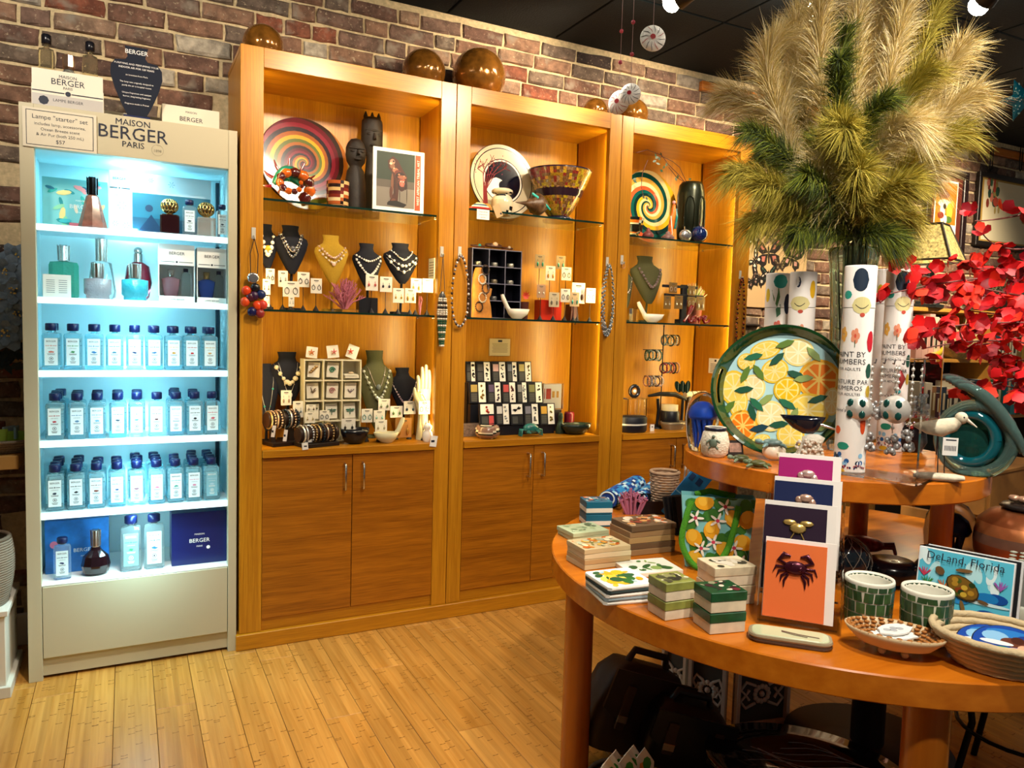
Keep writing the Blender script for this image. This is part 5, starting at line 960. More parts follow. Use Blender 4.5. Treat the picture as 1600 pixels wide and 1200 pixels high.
for c in ('8a9a3a','c8c8a0','b87a6a'):
    b = MB(mat(c, .5))
    for k in range(22): a = rs.uniform(0,6.3); s = rs.uniform(.3,1); e = Vector((cos(a)*w*.5*s, sin(a)*.03*s, h*(.98-.35*s))); b.tube([(e.x*.3,e.y*.3,h*.42), tuple((e+Vector((e.x*.3,e.y*.3,h*.42)))*.5+Vector((0,0,.006))), tuple(e)], [.002,.004,.001], 5)
    b.build('leaves', t)
cx, w, zt, _ = bb(*C2(688,572,902,712), .05); h = zt-z; t = th('love_sign', 'glossy red script LOVE word ornament on third cabinet shelf', 'ornament', (cx, .05, z)); LR = mat('8a0f1a', .12, coat=.5)
def script(pts): MB(LR).tube([((a-.5)*w, 0, .006+c*h*.93) for a, c in pts], .0075, 8).build('letter', t)
script([(0,.05),(.12,.3),(.28,.75),(.34,.97),(.27,.98),(.2,.7),(.16,.3),(.2,.06),(.28,.06)]); script([(.28,.06),(.34,.3),(.44,.4),(.48,.25),(.42,.06),(.34,.1),(.33,.26)]); script([(.48,.3),(.53,.36),(.57,.08),(.66,.36),(.72,.34)]); script([(.72,.16),(.84,.28),(.86,.4),(.78,.42),(.74,.2),(.8,.04),(.92,.06),(1,.2)])
# third cabinet counter
z = CT+.0005
c0, w0, z1_, _ = bb(*C3(440,45,575,640), .20); h = z1_-z; t = th('bracelet_tree', 'black metal bracelet tree with four arms, third counter', 'stand', (c0, .20, z)); BM_ = mat('16120f', .4, .5); MB(BM_).lathe([(.05,0),(.05,.006),(.006,.012)], 18).build('base', t); MB(BM_).tube([(0,0,.008),(0,0,h-.004)], .0032, 6).ball((0,0,h-.003), .005).build('pole', t)
for q, s, col, lab in (((510,120,645,245),1,['7a8a8a','c8b890','4a5a4a','e0d8c8','8a6a4a'],'mixed stone bead bracelets, top right arm'), ((368,242,487,358),-1,['3a5a4a','8a9a8a','2a3a3a','c8c8b8','5a7a6a'],'green and grey bead bracelets, upper left arm'), ((505,350,637,467),1,['8a2a3a','6a6a7a','a84a4a','2a2a2a','c89a8a'],'red and grey bead bracelets, lower right arm'), ((362,460,492,572),-1,['c88a6a','8a8a9a','b0a898','5a4a4a','d8c8c0'],'pink and grey bead bracelets, lower left arm')):
    cc, ww, za, zb_ = bb(*C3(*q), .20); MB(BM_).tube([(0,0,za-z-.004),(s*abs(cc-c0)*2.0,0,za-z-.004)], .0025, 6).build('arm', t)
    for k in range(5):
        n = th('bracelet', '%s, %s from the pole' % (lab, ORD[k]), 'bracelet', (cc-ww*.42+ww*.21*k, .20, za-.034+rr(-.003,.003)), pi/2+rr(-.3,.3), 'bracelets on the black tree'); b = MB(mat(col[k], .25, .2))
        for j in range(18): a = 2*pi*j/18; b.ball((.026*cos(a), 0, .027*sin(a)), .0052, 6, 4)
        b.build('beads', n)
t = th('wall_notice', 'white printed notice on the inner right wall of third cabinet', 'sign', (2.984, .13, py(1127,572,.13).z)); MB(WHT).box((0,0,0), (.0015,.11,.085)).build('card', t); b = MB(INK); b.add([(-.0012,q,r) for q, r in ((-.008,.024),(.008,.024),(.008,.036),(-.008,.036))], [(0,1,2,3)])
for k in range(6): b.add([(-.0012,-.04,.012-.009*k),(-.0012,.04,.012-.009*k),(-.0012,.04,.0095-.009*k),(-.0012,-.04,.0095-.009*k)], [(0,1,2,3)])
b.build('print', t)
t, w, h = dish('round_case', C3(155,798,365,908), .05, z, 'round black zip jewellery case at left of third counter', mat('0c0e1a', .5), [(.9,0),(1,.1),(1,.9),(.9,1),(0,1)], 'case', 24, (1,.7), 'case_body'); MB(mat('d8d4c8', .4)).lathe([(w*.5,h*.45),(w*.505,h*.5),(w*.5,h*.55)], 24, sq=(1,.7), cap=False).build('zip', t)
t, w, h = dish('candle_cup', C3(500,705,632,812), .12, z, 'black pillar cup with cream candle on third counter', mat('14141c', .4), [(.8,0),(1,.1),(1,.7),(.9,.75)], 'candle', 16, (1,1), 'cup'); MB(mat('e0d0a0', .4)).lathe([(w*.42,h*.7),(w*.42,h),(0,h)], 14).build('wax', t)
t, w, h = dish('oval_tray', C3(498,800,692,885), .08, z, 'oval silver rimmed tray on third counter', mat('8a7a60', .3, .4), [(.85,0),(1,.4),(1,.6),(.92,.5),(.85,.2),(0,.2)], 'tray', 24, (1,.6), 'tray')
MB(mat('5a5248', .4)).lathe([(0,h*.25),(w*.4,h*.25)], 20, sq=(1,.6), cap=False).build('lining', t)
cx, w, zt, _ = bb(*C3(385,600,700,840), .14); h = zt-z; t = th('perch_stand', 'black arched perch stand on third counter', 'stand', (cx, .14, z)); b = MB(mat('0e0e14', .45)); b.tube([(-w*.25,0,.006),(-w*.22,0,h*.5),(-w*.25,0,h*.82)], .009, 8).build('leg', t); MB(mat('0e0e14', .45)).tube([(-w*.5,0,h*.9),(-w*.2,0,h*.95),(w*.2,0,h*.93),(w*.5,0,h*.78)], [.006,.012,.014,.01], 8).build('arm', t); MB(mat('0e0e14', .45)).lathe([(.04,0),(.04,.006),(.01,.012)], 16, c=(-w*.25,0,0)).build('base', t); MB(mat('0e0e14', .45)).tube([(w*.4,0,.0),(w*.42,0,h*.8)], .009, 8).build('leg', t)
cx, w, zt, _ = bb(*C3(560,485,780,640), .10); t = th('leaf_dish', 'dark green veined leaf dish propped on the perch stand', 'dish', (cx, .10, py(1065,615,.10).z)); h = .075
for k, (dx, a) in enumerate(((-.03,.5),(.0,.2),(.03,-.15))):
    b = MB(mat('12261c', .25)); b.prism([(dx+.018*sin(q)*cos(a)+.035*cos(q)*sin(-a)+.0, h*.5+.035*cos(q)*cos(a)+.018*sin(q)*sin(a)) for q in [2*pi*j/12 for j in range(12)]][::-1], -.003-.004*k, .001-.004*k); b.mt(mat('a8b8a0', .4)); b.tube([(dx-.03*sin(-a)*-1*0+dx*0, -.004-.004*k, h*.1),(dx, -.004-.004*k, h*.9)], .001, 4); b.build('leaf', t)
t = th('padded_roll', 'cream padded bracelet roll behind the tray, third counter', 'bracelet stand', (bb(*C3(680,590,945,650), .18)[0]-.03, .18, z)); zc = py(1092,616,.18).z-z; MB(mat('d8ccaa', .5)).tube([(-.075,0,zc),(.075,0,zc)], .018, 14).build('roll', t)
for xx in (-.03,.005,.04): MB(mat('6a4a2a', .4)).tube([(xx+.0,.0195*cos(2*pi*j/16),zc+.0195*sin(2*pi*j/16)) for j in range(17)], .002, 5).build('strap', t)
MB(mat('2a1a10', .5)).box((-.05,0,zc/2), (.015,.03,zc-.02)).box((.05,0,zc/2), (.015,.03,zc-.02)).box((0,0,.004), (.14,.07,.008)).build('stand', t)
cx, w, zt, _ = bb(*C3(228,538,318,655), .12); r = w/2; t = th('silver_bangle', 'large silver bangle with pearl on a small rack, third counter', 'bracelet', (cx, .12, zt-r)); MB(mat('5a5a62', .2, .9)).tube([(r*.8*cos(2*pi*j/22), 0, r*.8*sin(2*pi*j/22)) for j in range(23)], r*.28, 8).build('band', t); MB(PEARL).ball((-r*.2,-.012,0), .011).build('pearl', t)
t = th('acrylic_riser', 'low clear riser with dangling charms at left of third counter', 'riser', (cx, .13, z)); hz = zt-2*r-z; MB(glass()).box((0,0,hz-.003), (.13,.08,.006)).box((-.06,0,hz/2), (.005,.08,hz-.006)).box((.06,0,hz/2), (.005,.08,hz-.006)).build('riser', t)
for k in range(4): b = MB(SILV); b.tube([(-.045+.03*k,-.042,hz-.004),(-.045+.03*k,-.044,hz*.5)], .001, 4); b.ball((-.045+.03*k,-.044,hz*.45), .005, 6, 4); b.build('charm', t)
c0, w0, z1_, z2_ = bb(*C3(408,775,442,838), .04); t = th('swing_tag', 'small white swing tag standing on third counter', 'tag', (c0, .04, z)); MB(WHT).box((0,0,.018), (w0,.002,.036)).build('tag_card', t); MB(INK).pr(-.004,.004,.02,.026,-.0015).build('print', t)
# ================================================================ necklaces on hooks along the stiles
HK = mat('e8e4d8', .2, trans=.3)
def hanging(px, ya, yb, lab, fn):
    a = py(px, ya, -.03); c = py(px, yb, -.03); L = a.z-c.z; p = Vector((a.x, -.034, a.z)); t = th('hanging_necklace', lab, 'necklace', p, 0, 'necklaces hung on the cabinet stiles'); fn(t, L)
    q = th('wall_hook', 'small clear adhesive hook for the '+' '.join(lab.split()[:6]), 'hook', (p.x, -.0152, p.z+.008), 0, 'clear stick-on hooks'); MB(HK).box((0,-.0015,.012), (.016,.003,.045), .002).build('plate', q); MB(HK).tube([(0,-.003,.004),(0,-.015,-.004),(0,-.022,-.010),(0,-.024,.002)], .0028, 6).build('prong', q)
def loopf(col, r, n, wd, strands=1, cord=None, bot=.5):
    def f(t, L):
        for s in range(strands):
            b = MB(mat(col[s % len(col)] if strands > 1 else col[0], .25, .3)); ms = [mat(c, .25, .3) for c in col]; k_ = 1-.12*s
            for k in range(n):
                a = 2*pi*(k+.5)/n; x = wd*sin(a)*k_*(.6+.4*sin(a/2)); zz = -L*.5*(1-cos(a))*(1-.03*s); b.mt(ms[(k+s) % len(ms)]); b.ball((x, -.002*s, zz), r, 6, 4)
            b.build('bead_strand', t)
    return f
def pend_f(t, L):
    MB(mat('2a1a14', .6)).tube([(0,0,0),(-.015,0,-L*.2),(-.012,0,-L*.55)], .0018, 4).tube([(0,0,0),(.015,0,-L*.2),(.012,0,-L*.55)], .0018, 4).build('cord', t); MB(SILV).lathe([(0,0),(.020,.001),(.022,.004),(.016,.005),(0,.004)], 16).build('medallion', t, (-.004,-.004,-L*.50), 0, (pi/2,0,0))
    for k, (x, z_, c) in enumerate(((-.03,-.66,'d8401a'),(-.034,-.80,'d84a1e'),(.0,-.72,'3a1a3a'),(.026,-.70,'1a2a5a'),(.012,-.84,'e0461a'),(-.008,-.92,'1a1a4a'),(.032,-.83,'c83a2a'),(.004,-.62,'14141c'),(-.014,-.74,'4a1a2a'),(.022,-.94,'8a2a2a'))): MB(mat(c, .25)).ball((x,-.006,z_*L), .019, 9, 6, (1,.6,1)).build('wooden_disc', t)
def tassel_f(t, L):
    MB(mat('6a5a4a', .4)).tube([(0,0,0),(-.012,0,-L*.38)], .0016, 4).tube([(0,0,0),(.012,0,-L*.38)], .0016, 4).build('cord', t); MB(mat('5a5a5a', .3, .6)).lathe([(.012,-.02),(.016,0),(.006,.02)], 8).build('tassel_cap', t, (0,0,-L*.42)); rs = random.Random(12)
    for s in range(9):
        b = MB(); a = 2*pi*s/9; n = 22
        for k in range(n): u = k/n; b.mt(mat('e4ded0' if (u < .5 and k % 2) or k % 3 == 0 else ('1a1a1c' if u < .45 else '1f5a44'), .3)); b.ball((.022*cos(a)*(1-.5*abs(2*u-.6)), -.004+.010*sin(a), -L*(.45+.52*u)), .0052, 5, 4)
        b.build('bead_strand', t)
hanging(397, 372, 497, 'corded necklace with orange discs hanging left of first cabinet', pend_f)
hanging(692, 400, 548, 'black white and green bead tassel necklace on first seam', tassel_f)
hanging(720, 400, 510, 'dark and silver bead loop necklace on first seam', loopf(['3a2a2a','b8b0b0','5a4a4a','d8d8d8'], .0065, 44, .045))
hanging(951, 415, 525, 'grey multi strand bead necklace hanging on second seam', loopf(['7a8a90','c8d0d4','5a6068','a0a8b0'], .0055, 44, .042, 4))
hanging(1159, 435, 555, 'red and black bead rope necklace on the last stile', loopf(['8a2a1a','1a1a1a','b85a3a','3a2a2a'], .006, 48, .03, 2))
def empty_f(t, L): MB(mat('c88a7a', .3)).tube([(.008*cos(2*pi*j/14),0,-.012+.012*sin(2*pi*j/14)) for j in range(15)], .0015, 4).build('ring', t)
hanging(974, 412, 440, 'tiny rose gold ring hanging on second seam hook', empty_f)
# ================================================================ ROUND TWO-TIER TABLE
TC = Vector((1.785, -1.668, 0)); ZL, ZU = .70, 1.0
TW = wood('d0781a', 'b6600e', 'x', .6, .22, 60, 0, 'table_wood', .05); TWV = wood('b8681a', '9a4e0e', 'z', .6, .25, 60, 0, 'table_leg_wood', .05)
tb_ = th('round_table', 'round two tier orange wood display table in the right foreground', 'table', TC)
def ringtop(R, z0, z1, name):
    MB(TW).lathe([(0.001,z0),(R-.003,z0)], 96, cap=False).lathe([(R-.003,z0),(R,z0+.003)], 96, cap=False).lathe([(R,z0+.003),(R,z1-.003)], 96, cap=False).lathe([(R,z1-.003),(R-.003,z1)], 96, cap=False).lathe([(R-.003,z1),(0.001,z1)], 96, cap=False).build(name, tb_)
ringtop(.78, .643, ZL, 'lower_top'); ringtop(.40, .947, ZU, 'upper_top')
LA = [rad(147), rad(237.5), rad(327.5), rad(57)]
for a in LA: MB(TWV).tube([(.69*cos(a), .69*sin(a), 0), (.69*cos(a), .69*sin(a), .6435)], .043, 24).build('leg', tb_)
for k in range(4): a = rad(20+90*k); MB(TWV).tube([(.30*cos(a), .30*sin(a), ZL-.001), (.30*cos(a), .30*sin(a), .948)], .028, 16).build('post', tb_)
TCX = [ZL]
def tp(px, pyb, Z): p = pz(px, pyb, Z); return p, ppm(p), face(p)
def tt(name, lab, cat, px, pyb, Z, drz=0, group=None, dz=.0008):
    p, s, a = tp(px, pyb, Z); p.z += dz; return th(name, lab, cat, p, a+drz, group), s
# ---------------- upper tier
def jelly(px, pyb, hpx, wpx, Z, lab, gm, jm):
    t, s = tt('glass_jellyfish', lab, 'paperweight', px, pyb, Z); h, w = hpx/s, wpx/s
    MB(gm).lathe([(w*.28,0),(w*.36,h*.02),(w*.46,h*.3),(w*.5,h*.55),(w*.46,h*.78),(w*.3,h*.94),(w*.1,h),(0.0005,h)], 24).build('glass_dome', t)
    MB(jm).lathe([(w*.1,h*.58),(w*.33,h*.54),(w*.36,h*.60),(w*.30,h*.72),(w*.16,h*.80),(0,h*.82)], 16).build('jellyfish_bell', t)
    b = MB(jm)
    for k in range(9): a = 2*pi*k/9; b.tube([(w*.22*cos(a),w*.22*sin(a),h*.56),(w*.17*cos(a+.3),w*.17*sin(a+.3),h*.3),(w*.14*cos(a),w*.14*sin(a),h*.08)], [.006,.004,.001], 5)
    b.build('tentacles', t); return t
jelly(1095, 704, 92, 52, ZU, 'clear glass dome with a bright blue jellyfish on upper tier', mat('eefcff', .0, trans=1, ior=1.22), mat('1a4ac0', .3))
t, s = tt('turtle_pot', 'white textured pot with a turtle relief on upper tier', 'pot', 1116, 713, ZU); h, w = 46/s, 44/s
MB(mat('d8cdb8', .6, bump=1, nscale=160)).lathe([(w*.35,0),(w*.46,h*.12),(w*.5,h*.5),(w*.42,h*.82),(w*.34,h*.9),(w*.36,h),(w*.3,h),(w*.28,h*.7)], 20).build('pot', t); MB(mat('16182a', .3)).lathe([(w*.37,h*.88),(w*.4,h*.94),(w*.38,h),(w*.3,h*.98),(0,h*.9)], 20).build('dark_rim', t)
b = MB(mat('5a6a5a', .5)); b.ball((-.004,-w*.48,h*.5), w*.14, 10, 6, (1,.35,1.2)); b.ball((-.004,-w*.5,h*.72), w*.06, 8, 5)
for sx in (-1,1): b.tube([(-.004+sx*w*.1,-w*.48,h*.6),(-.004+sx*w*.22,-w*.46,h*.52)], .003, 5); b.tube([(-.004+sx*w*.08,-w*.48,h*.38),(-.004+sx*w*.16,-w*.46,h*.3)], .0025, 5)
b.build('turtle_relief', t)
# lemon tray standing on edge
p, s, a = tp(1214, 714, ZU); R = .183; t = th('lemon_tray', 'round green rimmed tray printed with lemon slices, standing upright', 'tray', (p.x, p.y, ZU+.001), a-.12)
lean = .20; TR = (Matrix.Translation((0, R*sin(lean)*.55, R*cos(lean)+.003)) @ Matrix.Rotation(-lean, 4, 'X'))
GT = mat('123a1c', .15, coat=.5)
b = MB(mat('b4dfe6', .25)); b.T = TR; N = 64
b.add([(R*.86*cos(2*pi*k/N), 0, R*.86*sin(2*pi*k/N)) for k in range(N)], [tuple(range(N))]); b.mt(GT); b.add([(R*.9*cos(2*pi*k/N), .006, R*.9*sin(2*pi*k/N)) for k in range(N)], [tuple(range(N-1,-1,-1))]); b.build('tray_floor', t)
b = MB(GT); b.T = TR; rg = []
for k in range(N+1):
    a_ = 2*pi*k/N; hump = .035*max(0, cos(a_-pi))**6+.035*max(0, cos(a_))**6; rg.append((a_, hump))
secs = [[(r*cos(a_), y-hp*0, r*sin(a_)) for (r, y) in ((R*.86,-.001),(R*.955,-.03-hp),(R*.99,-.032-hp),(R,-.028-hp),(R*.90,.006),(R*.86,.004))] for a_, hp in rg]
n = 6
for k in range(N):
    hole = abs(abs(rg[k][0]+pi/N-pi)) < .26 or rg[k][0]+pi/N < .26 or rg[k][0]+pi/N > 2*pi-.26
    for j in range(n):
        q = [secs[k][j], secs[k][(j+1) % n], secs[k+1][(j+1) % n], secs[k+1][j]]
        if hole and j in (0, 3):
            A, B_, C_, D_ = [Vector(v) for v in q]; f = (lambda u, v: v.lerp(u, 1))
            lo, hi = (.42,.72) if j == 0 else (.28,.58)
            b.add([tuple(A), tuple(A.lerp(B_, lo)), tuple(D_.lerp(C_, lo)), tuple(D_)], [(0,1,2,3)], True); b.add([tuple(A.lerp(B_, hi)), tuple(B_), tuple(C_), tuple(D_.lerp(C_, hi))], [(0,1,2,3)], True)
        else: b.add(q, [(0,1,2,3)], True)
b.build('rim', t)
b = MB(); b.T = TR; lay = [0]
def slicep(x, z, r, c1, c2, c3, sq=1., rot=0):
    y = -.0015-.0002*lay[0]; lay[0] += 1
    def el(rx, rz, yy, n=20): b.add([(x*R+rx*cos(q)*cos(rot)-rz*sin(q)*sin(rot), yy, z*R+rx*cos(q)*sin(rot)+rz*sin(q)*cos(rot)) for q in [2*pi*k/n for k in range(n)]], [tuple(range(n))])
    r *= R; b.mt(mat(c1, .3)); el(r, r*sq, y); b.mt(mat(c2, .3)); el(r*.86, r*.86*sq, y-.0003)
    b.mt(mat(c3, .3))
    for k in range(8):
        q0, q1 = 2*pi*(k+.1)/8, 2*pi*(k+.9)/8; f = lambda rr_, q: (x*R+rr_*cos(q)*cos(rot)-rr_*sq*sin(q)*sin(rot), y-.0006, z*R+rr_*cos(q)*sin(rot)+rr_*sq*sin(q)*cos(rot))
        b.add([f(r*.12,(q0+q1)/2), f(r*.74,q0), f(r*.8,(q0+q1)/2), f(r*.74,q1)], [(0,1,2,3)])
LEM = ('f0c83a','f6e6a0','f4d560'); ORA = ('f0b02a','f6cf6a','f2801a'); PAL = ('f2dc8a','f8f0c8','f4dfa0'); YEL = ('d8b01a','f8e890','f0c41a')
for q in ((-.28,.62,.26,LEM,.6,.3),(.20,.60,.25,PAL,.95,0),(-.12,.30,.23,LEM,.9,.6),(.52,.20,.34,ORA,1,0),(-.42,.02,.21,PAL,1.1,0),(.08,.02,.22,YEL,1,0),(-.70,.0,.24,LEM,1.3,.2),(-.62,-.22,.16,LEM,1.6,0),(-.12,-.40,.24,PAL,1.1,0),(.40,-.28,.33,LEM,.9,0),(-.52,-.58,.25,ORA,1.1,.2),(.18,-.66,.22,LEM,1,0),(.72,-.12,.13,PAL,1.8,0),(-.55,.42,.15,LEM,1,0),(-.24,-.78,.16,LEM,.6,.4)):
    slicep(q[0], q[1], q[2]*.9, *q[3], q[4], q[5])
rs = random.Random(21)
for x, z, a_ in ((-.45,.5,.3),(-.55,.22,1.2),(-.35,.26,2.2),(.0,.72,.4),(.42,.58,-.8),(.30,.20,.2),(.20,.25,2.8),(-.22,-.16,.7),(-.34,-.24,2.4),(.10,-.2,-.5),(-.55,-.02,.2),(-.76,-.32,.9),(-.40,-.36,-1.2),(.62,-.5,.5),(.0,-.52,.2),(-.28,-.6,.3),(.52,-.1,.4),(-.1,.48,.8),(.2,-.38,1.2)):
    b.mt(mat(['14503a','1f6a4a','0f3a4a','5a7a2a','8aa05a'][rs.randrange(5)], .4)); l = R*.15; y = -.0056-.0003*rs.random()
    pt = lambda u, v: (x*R+l*(u*cos(a_)-v*sin(a_)), y, z*R+l*(u*sin(a_)+v*cos(a_)))
    b.add([pt(-1,0), pt(-.3,-.36), pt(.5,-.3), pt(1,0), pt(.4,.34), pt(-.4,.3)], [(0,1,2,3,4,5)])
b.build('lemon_print', t)
# dark whale-tail ladle, corals, turtles
t, s = tt('white_coral', 'white bumpy fan coral with flared top on upper tier', 'coral', 1262, 730, ZU); h, w = 52/s, 58/s; WC = mat('d4cdbf', .8, bump=1, nscale=90)
MB(WC).loft([[(w*.5*q*cos(k)*(1+.12*sin(5*k))+dx, w*.24*q*sin(k), zz*h) for k in [2*pi*j/18 for j in range(18)]] for q, dx, zz in ((.75,0,0),(.85,0,.15),(.62,.002,.45),(.5,.006,.7),(.55,.01,.9),(.2,.012,1))], True, True).build('coral_body', t)
b = MB(WC)
for k in range(60): a_ = rr(0,6.28); zz = rr(.05,.85); b.ball((w*.42*cos(a_)*(1-.4*zz), -abs(w*.2*sin(a_)), zz*h), .0045, 5, 4)
b.build('knobs', t)
t, s = tt('black_ladle', 'glossy black shell shaped ladle resting on the white coral', 'ladle', 1255, 728, ZU, dz=h+.0005); BG = mat('0c0f1e', .12, coat=.5); w = 62/s
MB(BG).loft([[(w*.5*q*cos(k)+dx, .012*q*sin(k)-.01, zz) for k in [2*pi*j/16 for j in range(16)]] for q, dx, zz in ((.25,.006,0),(.6,.0,.012),(.95,-.006,.034),(1.08,-.008,.045),(.9,-.008,.042))], True, True).build('bowl', t); MB(mat('c8ccd4', .15, .9)).tube([(w*.35,-.01,.026),(w*.7,-.012,.016),(w*1.2,-.014,-.004)], [.004,.003,.003], 6).build('handle', t)
t, s = tt('finger_coral', 'small ivory finger coral in front of the lemon tray', 'coral', 1228, 728, ZU); b = MB(mat('e4dcc0', .6))
for k in range(12): a_ = rr(0,6.28); e = Vector((cos(a_)*.022, sin(a_)*.012, rr(.02,.034))); b.tube([(e.x*.3,e.y*.3,0), tuple(e)], [.0055,.004], 6)
b.build('fingers', t)
def turtle(px, pyb, wpx, Z, lab, mshell, mskin, drz=0, egg=False, dz=0):
    t, s = tt('turtle_figurine', lab, 'figurine', px, pyb, Z, drz); w = wpx/s; z0 = dz
    if egg: MB(mat('e2d8c4', .3)).ball((.006,0,w*.30), w*.34, 14, 9, (1.15,.8,.88)).build('egg', t); z0 = w*.42
    MB(mshell).ball((0,-.002,z0+w*.16), w*.3, 12, 7, (1.15,.85,.5)).build('shell', t); b = MB(mskin); b.ball((-w*.46,-.006,z0+w*.2), w*.11, 8, 6, (1.2,.9,.9)); b.tube([(-w*.25,-.004,z0+w*.15),(-w*.42,-.006,z0+w*.19)], w*.07, 6)
    b.build('head', t)
    for (x0, y0, x1, y1, l) in ((-.2,-.2,-.38,-.42,1),(-.2,.2,-.34,.42,1),(.25,-.18,.42,-.3,.7),(.25,.18,.42,.3,.7)): MB(mskin).tube([(w*x0,w*y0,z0+w*.12),(w*(x0+x1)/2,w*(y0+y1)/2,z0+w*.11),(w*x1,w*y1,z0+w*.05)], [w*.06,w*.07,w*.03], 6).build('flipper', t)
    return t
turtle(1205, 719, 46, ZU, 'grey green turtle figurine climbing over a white egg', mat('5a7270', .4, noise=.4, nscale=80), mat('5a7878', .4), .2, True); turtle(1157, 722, 38, ZU, 'small brown green turtle figurine, left of the pair', mat('4a5030', .4, noise=.6, nscale=120), mat('7a8a70', .4), .3); turtle(1185, 731, 40, ZU, 'small mosaic shelled turtle figurine near the tier edge', mat('4a4a22', .4, noise=.7, nscale=120), mat('5a6a4a', .4), -.2)
t, s = tt('shadow_box', 'small dark shadow box leaning before the lemon tray', 'frame', 1148, 712, ZU, .5); MB(mat('1c1410', .4)).box((0,.0,.021), (.05,.012,.042), .002).build('frame', t, rot=(-.3,0,0)); MB(mat('8a6a5a', .5, noise=.5, nscale=90)).pr(-.018,.018,.008,.034,-.0075).build('picture', t, rot=(-.3,0,0))
# paint-by-numbers tubes
TUBW = mat('e9e5df', .45, name='tube_paper')
def tube_box(px, pyb, Z, wpx, ytop, lab, front=0, drz=0):
    p, s, a = tp(px, pyb, Z); r = wpx/s/2; h = .53 if ytop is None else (pyb-ytop)/s; p.z += .0008
    t = th('paint_kit_tube', lab, 'tube', p, a+drz, 'paint kit tubes'); MB(TUBW).lathe([(r,0),(r,h*.797)], 28, cap=False).lathe([(0.0005,0),(r,0)], 28, cap=False).build('lower_tube', t); MB(TUBW).lathe([(r*1.012,h*.80),(r*1.012,h-.003),(r*.98,h),(0.0005,h)], 28, cap=False).build('lid', t)
    b = MB(); e = 1.02
    def wrap(pts, c, k=1.018):
        b.mt(mat(c, .45)); b.add([(r*k*sin(u), -r*k*cos(u), v*h) for u, v in pts], [tuple(range(len(pts)))])
    def ell(u, v, ru, rv, c, n=14, k=1.018): wrap([(u+ru*cos(2*pi*j/n), v+rv*sin(2*pi*j/n)) for j in range(n)], c, k)
    def fan(u, v, ru, rv, c):                                        # big wrapped patch built of narrow strips
        m = 8
        for j in range(m):
            x0, x1 = -1+2*j/m, -1+2*(j+1)/m; y0, y1 = sqrt(max(0,1-x0*x0)), sqrt(max(0,1-x1*x1)); wrap([(u+ru*x0,v-rv*y0),(u+ru*x1,v-rv*y1),(u+ru*x1,v+rv*y1),(u+ru*x0,v+rv*y0)], c)
    if front == 0:
        fan(.05,.93,.5,.055,'16283c'); fan(-.75,.86,.3,.02,'2a9a88'); fan(.2,.81,.62,.04,'cfc58a'); 
        for j in range(8): x0 = -.2+.1*j; wrap([(x0,.815-.018*sin(pi*j/8)),(x0+.1,.815-.018*sin(pi*(j+1)/8)),(x0+.1,.811-.018*sin(pi*(j+1)/8)),(x0,.811-.018*sin(pi*j/8))], '2a2a2a', 1.024)
        fan(.25,.765,.16,.01,'b84a3a'); 
        for k in range(5): ell(-.1+.16*cos(2*pi*k/5), .665+.022*sin(2*pi*k/5), .12,.016, 'd88a6a'); ell(-.9+.16*cos(2*pi*k/5), .672+.022*sin(2*pi*k/5), .12,.016, 'e0a84a', k=1.02)
        ell(-.1,.665,.07,.01,'c8503a',k=1.024); wrap([(-.12,.645),(-.08,.645),(-.08,.61),(-.12,.61)],'2a5a3a'); fan(.95,.64,.3,.05,'b8202e'); fan(.95,.50,.26,.035,'1c4a3c'); fan(1.0,.40,.22,.03,'c8a83a')
        fan(.75,.245,.22,.05,'d0481a'); fan(-.95,.21,.25,.02,'e05a1a'); fan(-.5,.135,.42,.018,'1f8a72')
        for k in range(16): ell(rr(-1.2,1.2), rr(.045,.095), .16,.012, ['1a5a9a','8ac0e0','e8f0f8','16283c'][k % 4], 8, 1.02)
        for k in range(26): ell(rr(-1.2,1.2), rr(.028,.045), .05,.006, ['8a2a3a','3a2a3a','c86a6a','2a3a6a'][k % 4], 6, 1.022)
        fan(-.6,.015,.35,.012,'e0b02a')
        b.mt(mat('3a3a40', .5))
        for tx, sz, v in (('PAINT BY',.0185,.565),('NUMBERS',.0185,.53),('FOR ADULTS',.010,.50),('PEINTURE PAR',.0155,.435),('NUMEROS',.0155,.405),('POUR ADULTES',.009,.38),("Anne's Picks",.0125,.30)):
            vs, fs = textmesh(tx); b.add([(r*1.02*sin(q.x*sz/r-.45), -r*1.02*cos(q.x*sz/r-.45), v*h+q.y*sz) for q in vs], fs)
    elif front == 1:
        fan(.2,.95,.6,.04,'1f8f88'); fan(-.9,.87,.25,.04,'e0c02a'); fan(.9,.82,.35,.06,'141c3a'); wrap([(-.5,.9),(.05,.92),(.2,.86),(.0,.8),(-.3,.84)],'4a7a4a'); wrap([(-.1,.79),(.25,.82),(.3,.76),(.0,.74)],'3a6a4a')
        for k in range(5): ell(.1+.2*cos(2*pi*k/5), .69+.02*sin(2*pi*k/5), .14,.015, 'd86a5a')
        wrap([(-.3,.64),(.3,.66),(.4,.62),(-.2,.60)],'1c3a2a')
    else:
        fan(-.35,.94,.2,.03,'141c3a'); fan(-.45,.945,.18,.028,'e9e5df'); fan(.8,.90,.28,.05,'d8a81e'); fan(-.2,.82,.8,.04,'cfc58a'); fan(-.1,.775,.2,.01,'b84a3a')
        for j in range(8): x0 = -.6+.1*j; wrap([(x0,.825-.018*sin(pi*j/8)),(x0+.1,.825-.018*sin(pi*(j+1)/8)),(x0+.1,.820-.018*sin(pi*(j+1)/8)),(x0,.820-.018*sin(pi*j/8))], '2a2a2a', 1.024)
        for k in range(5): ell(.0+.2*cos(2*pi*k/5), .67+.02*sin(2*pi*k/5), .14,.015, 'd88a6a')
    b.build('print', t); return t
tube_box(1326, 738, ZU, 46, 419, 'white paint kit tube nearest the camera, right of lemon tray', 0)
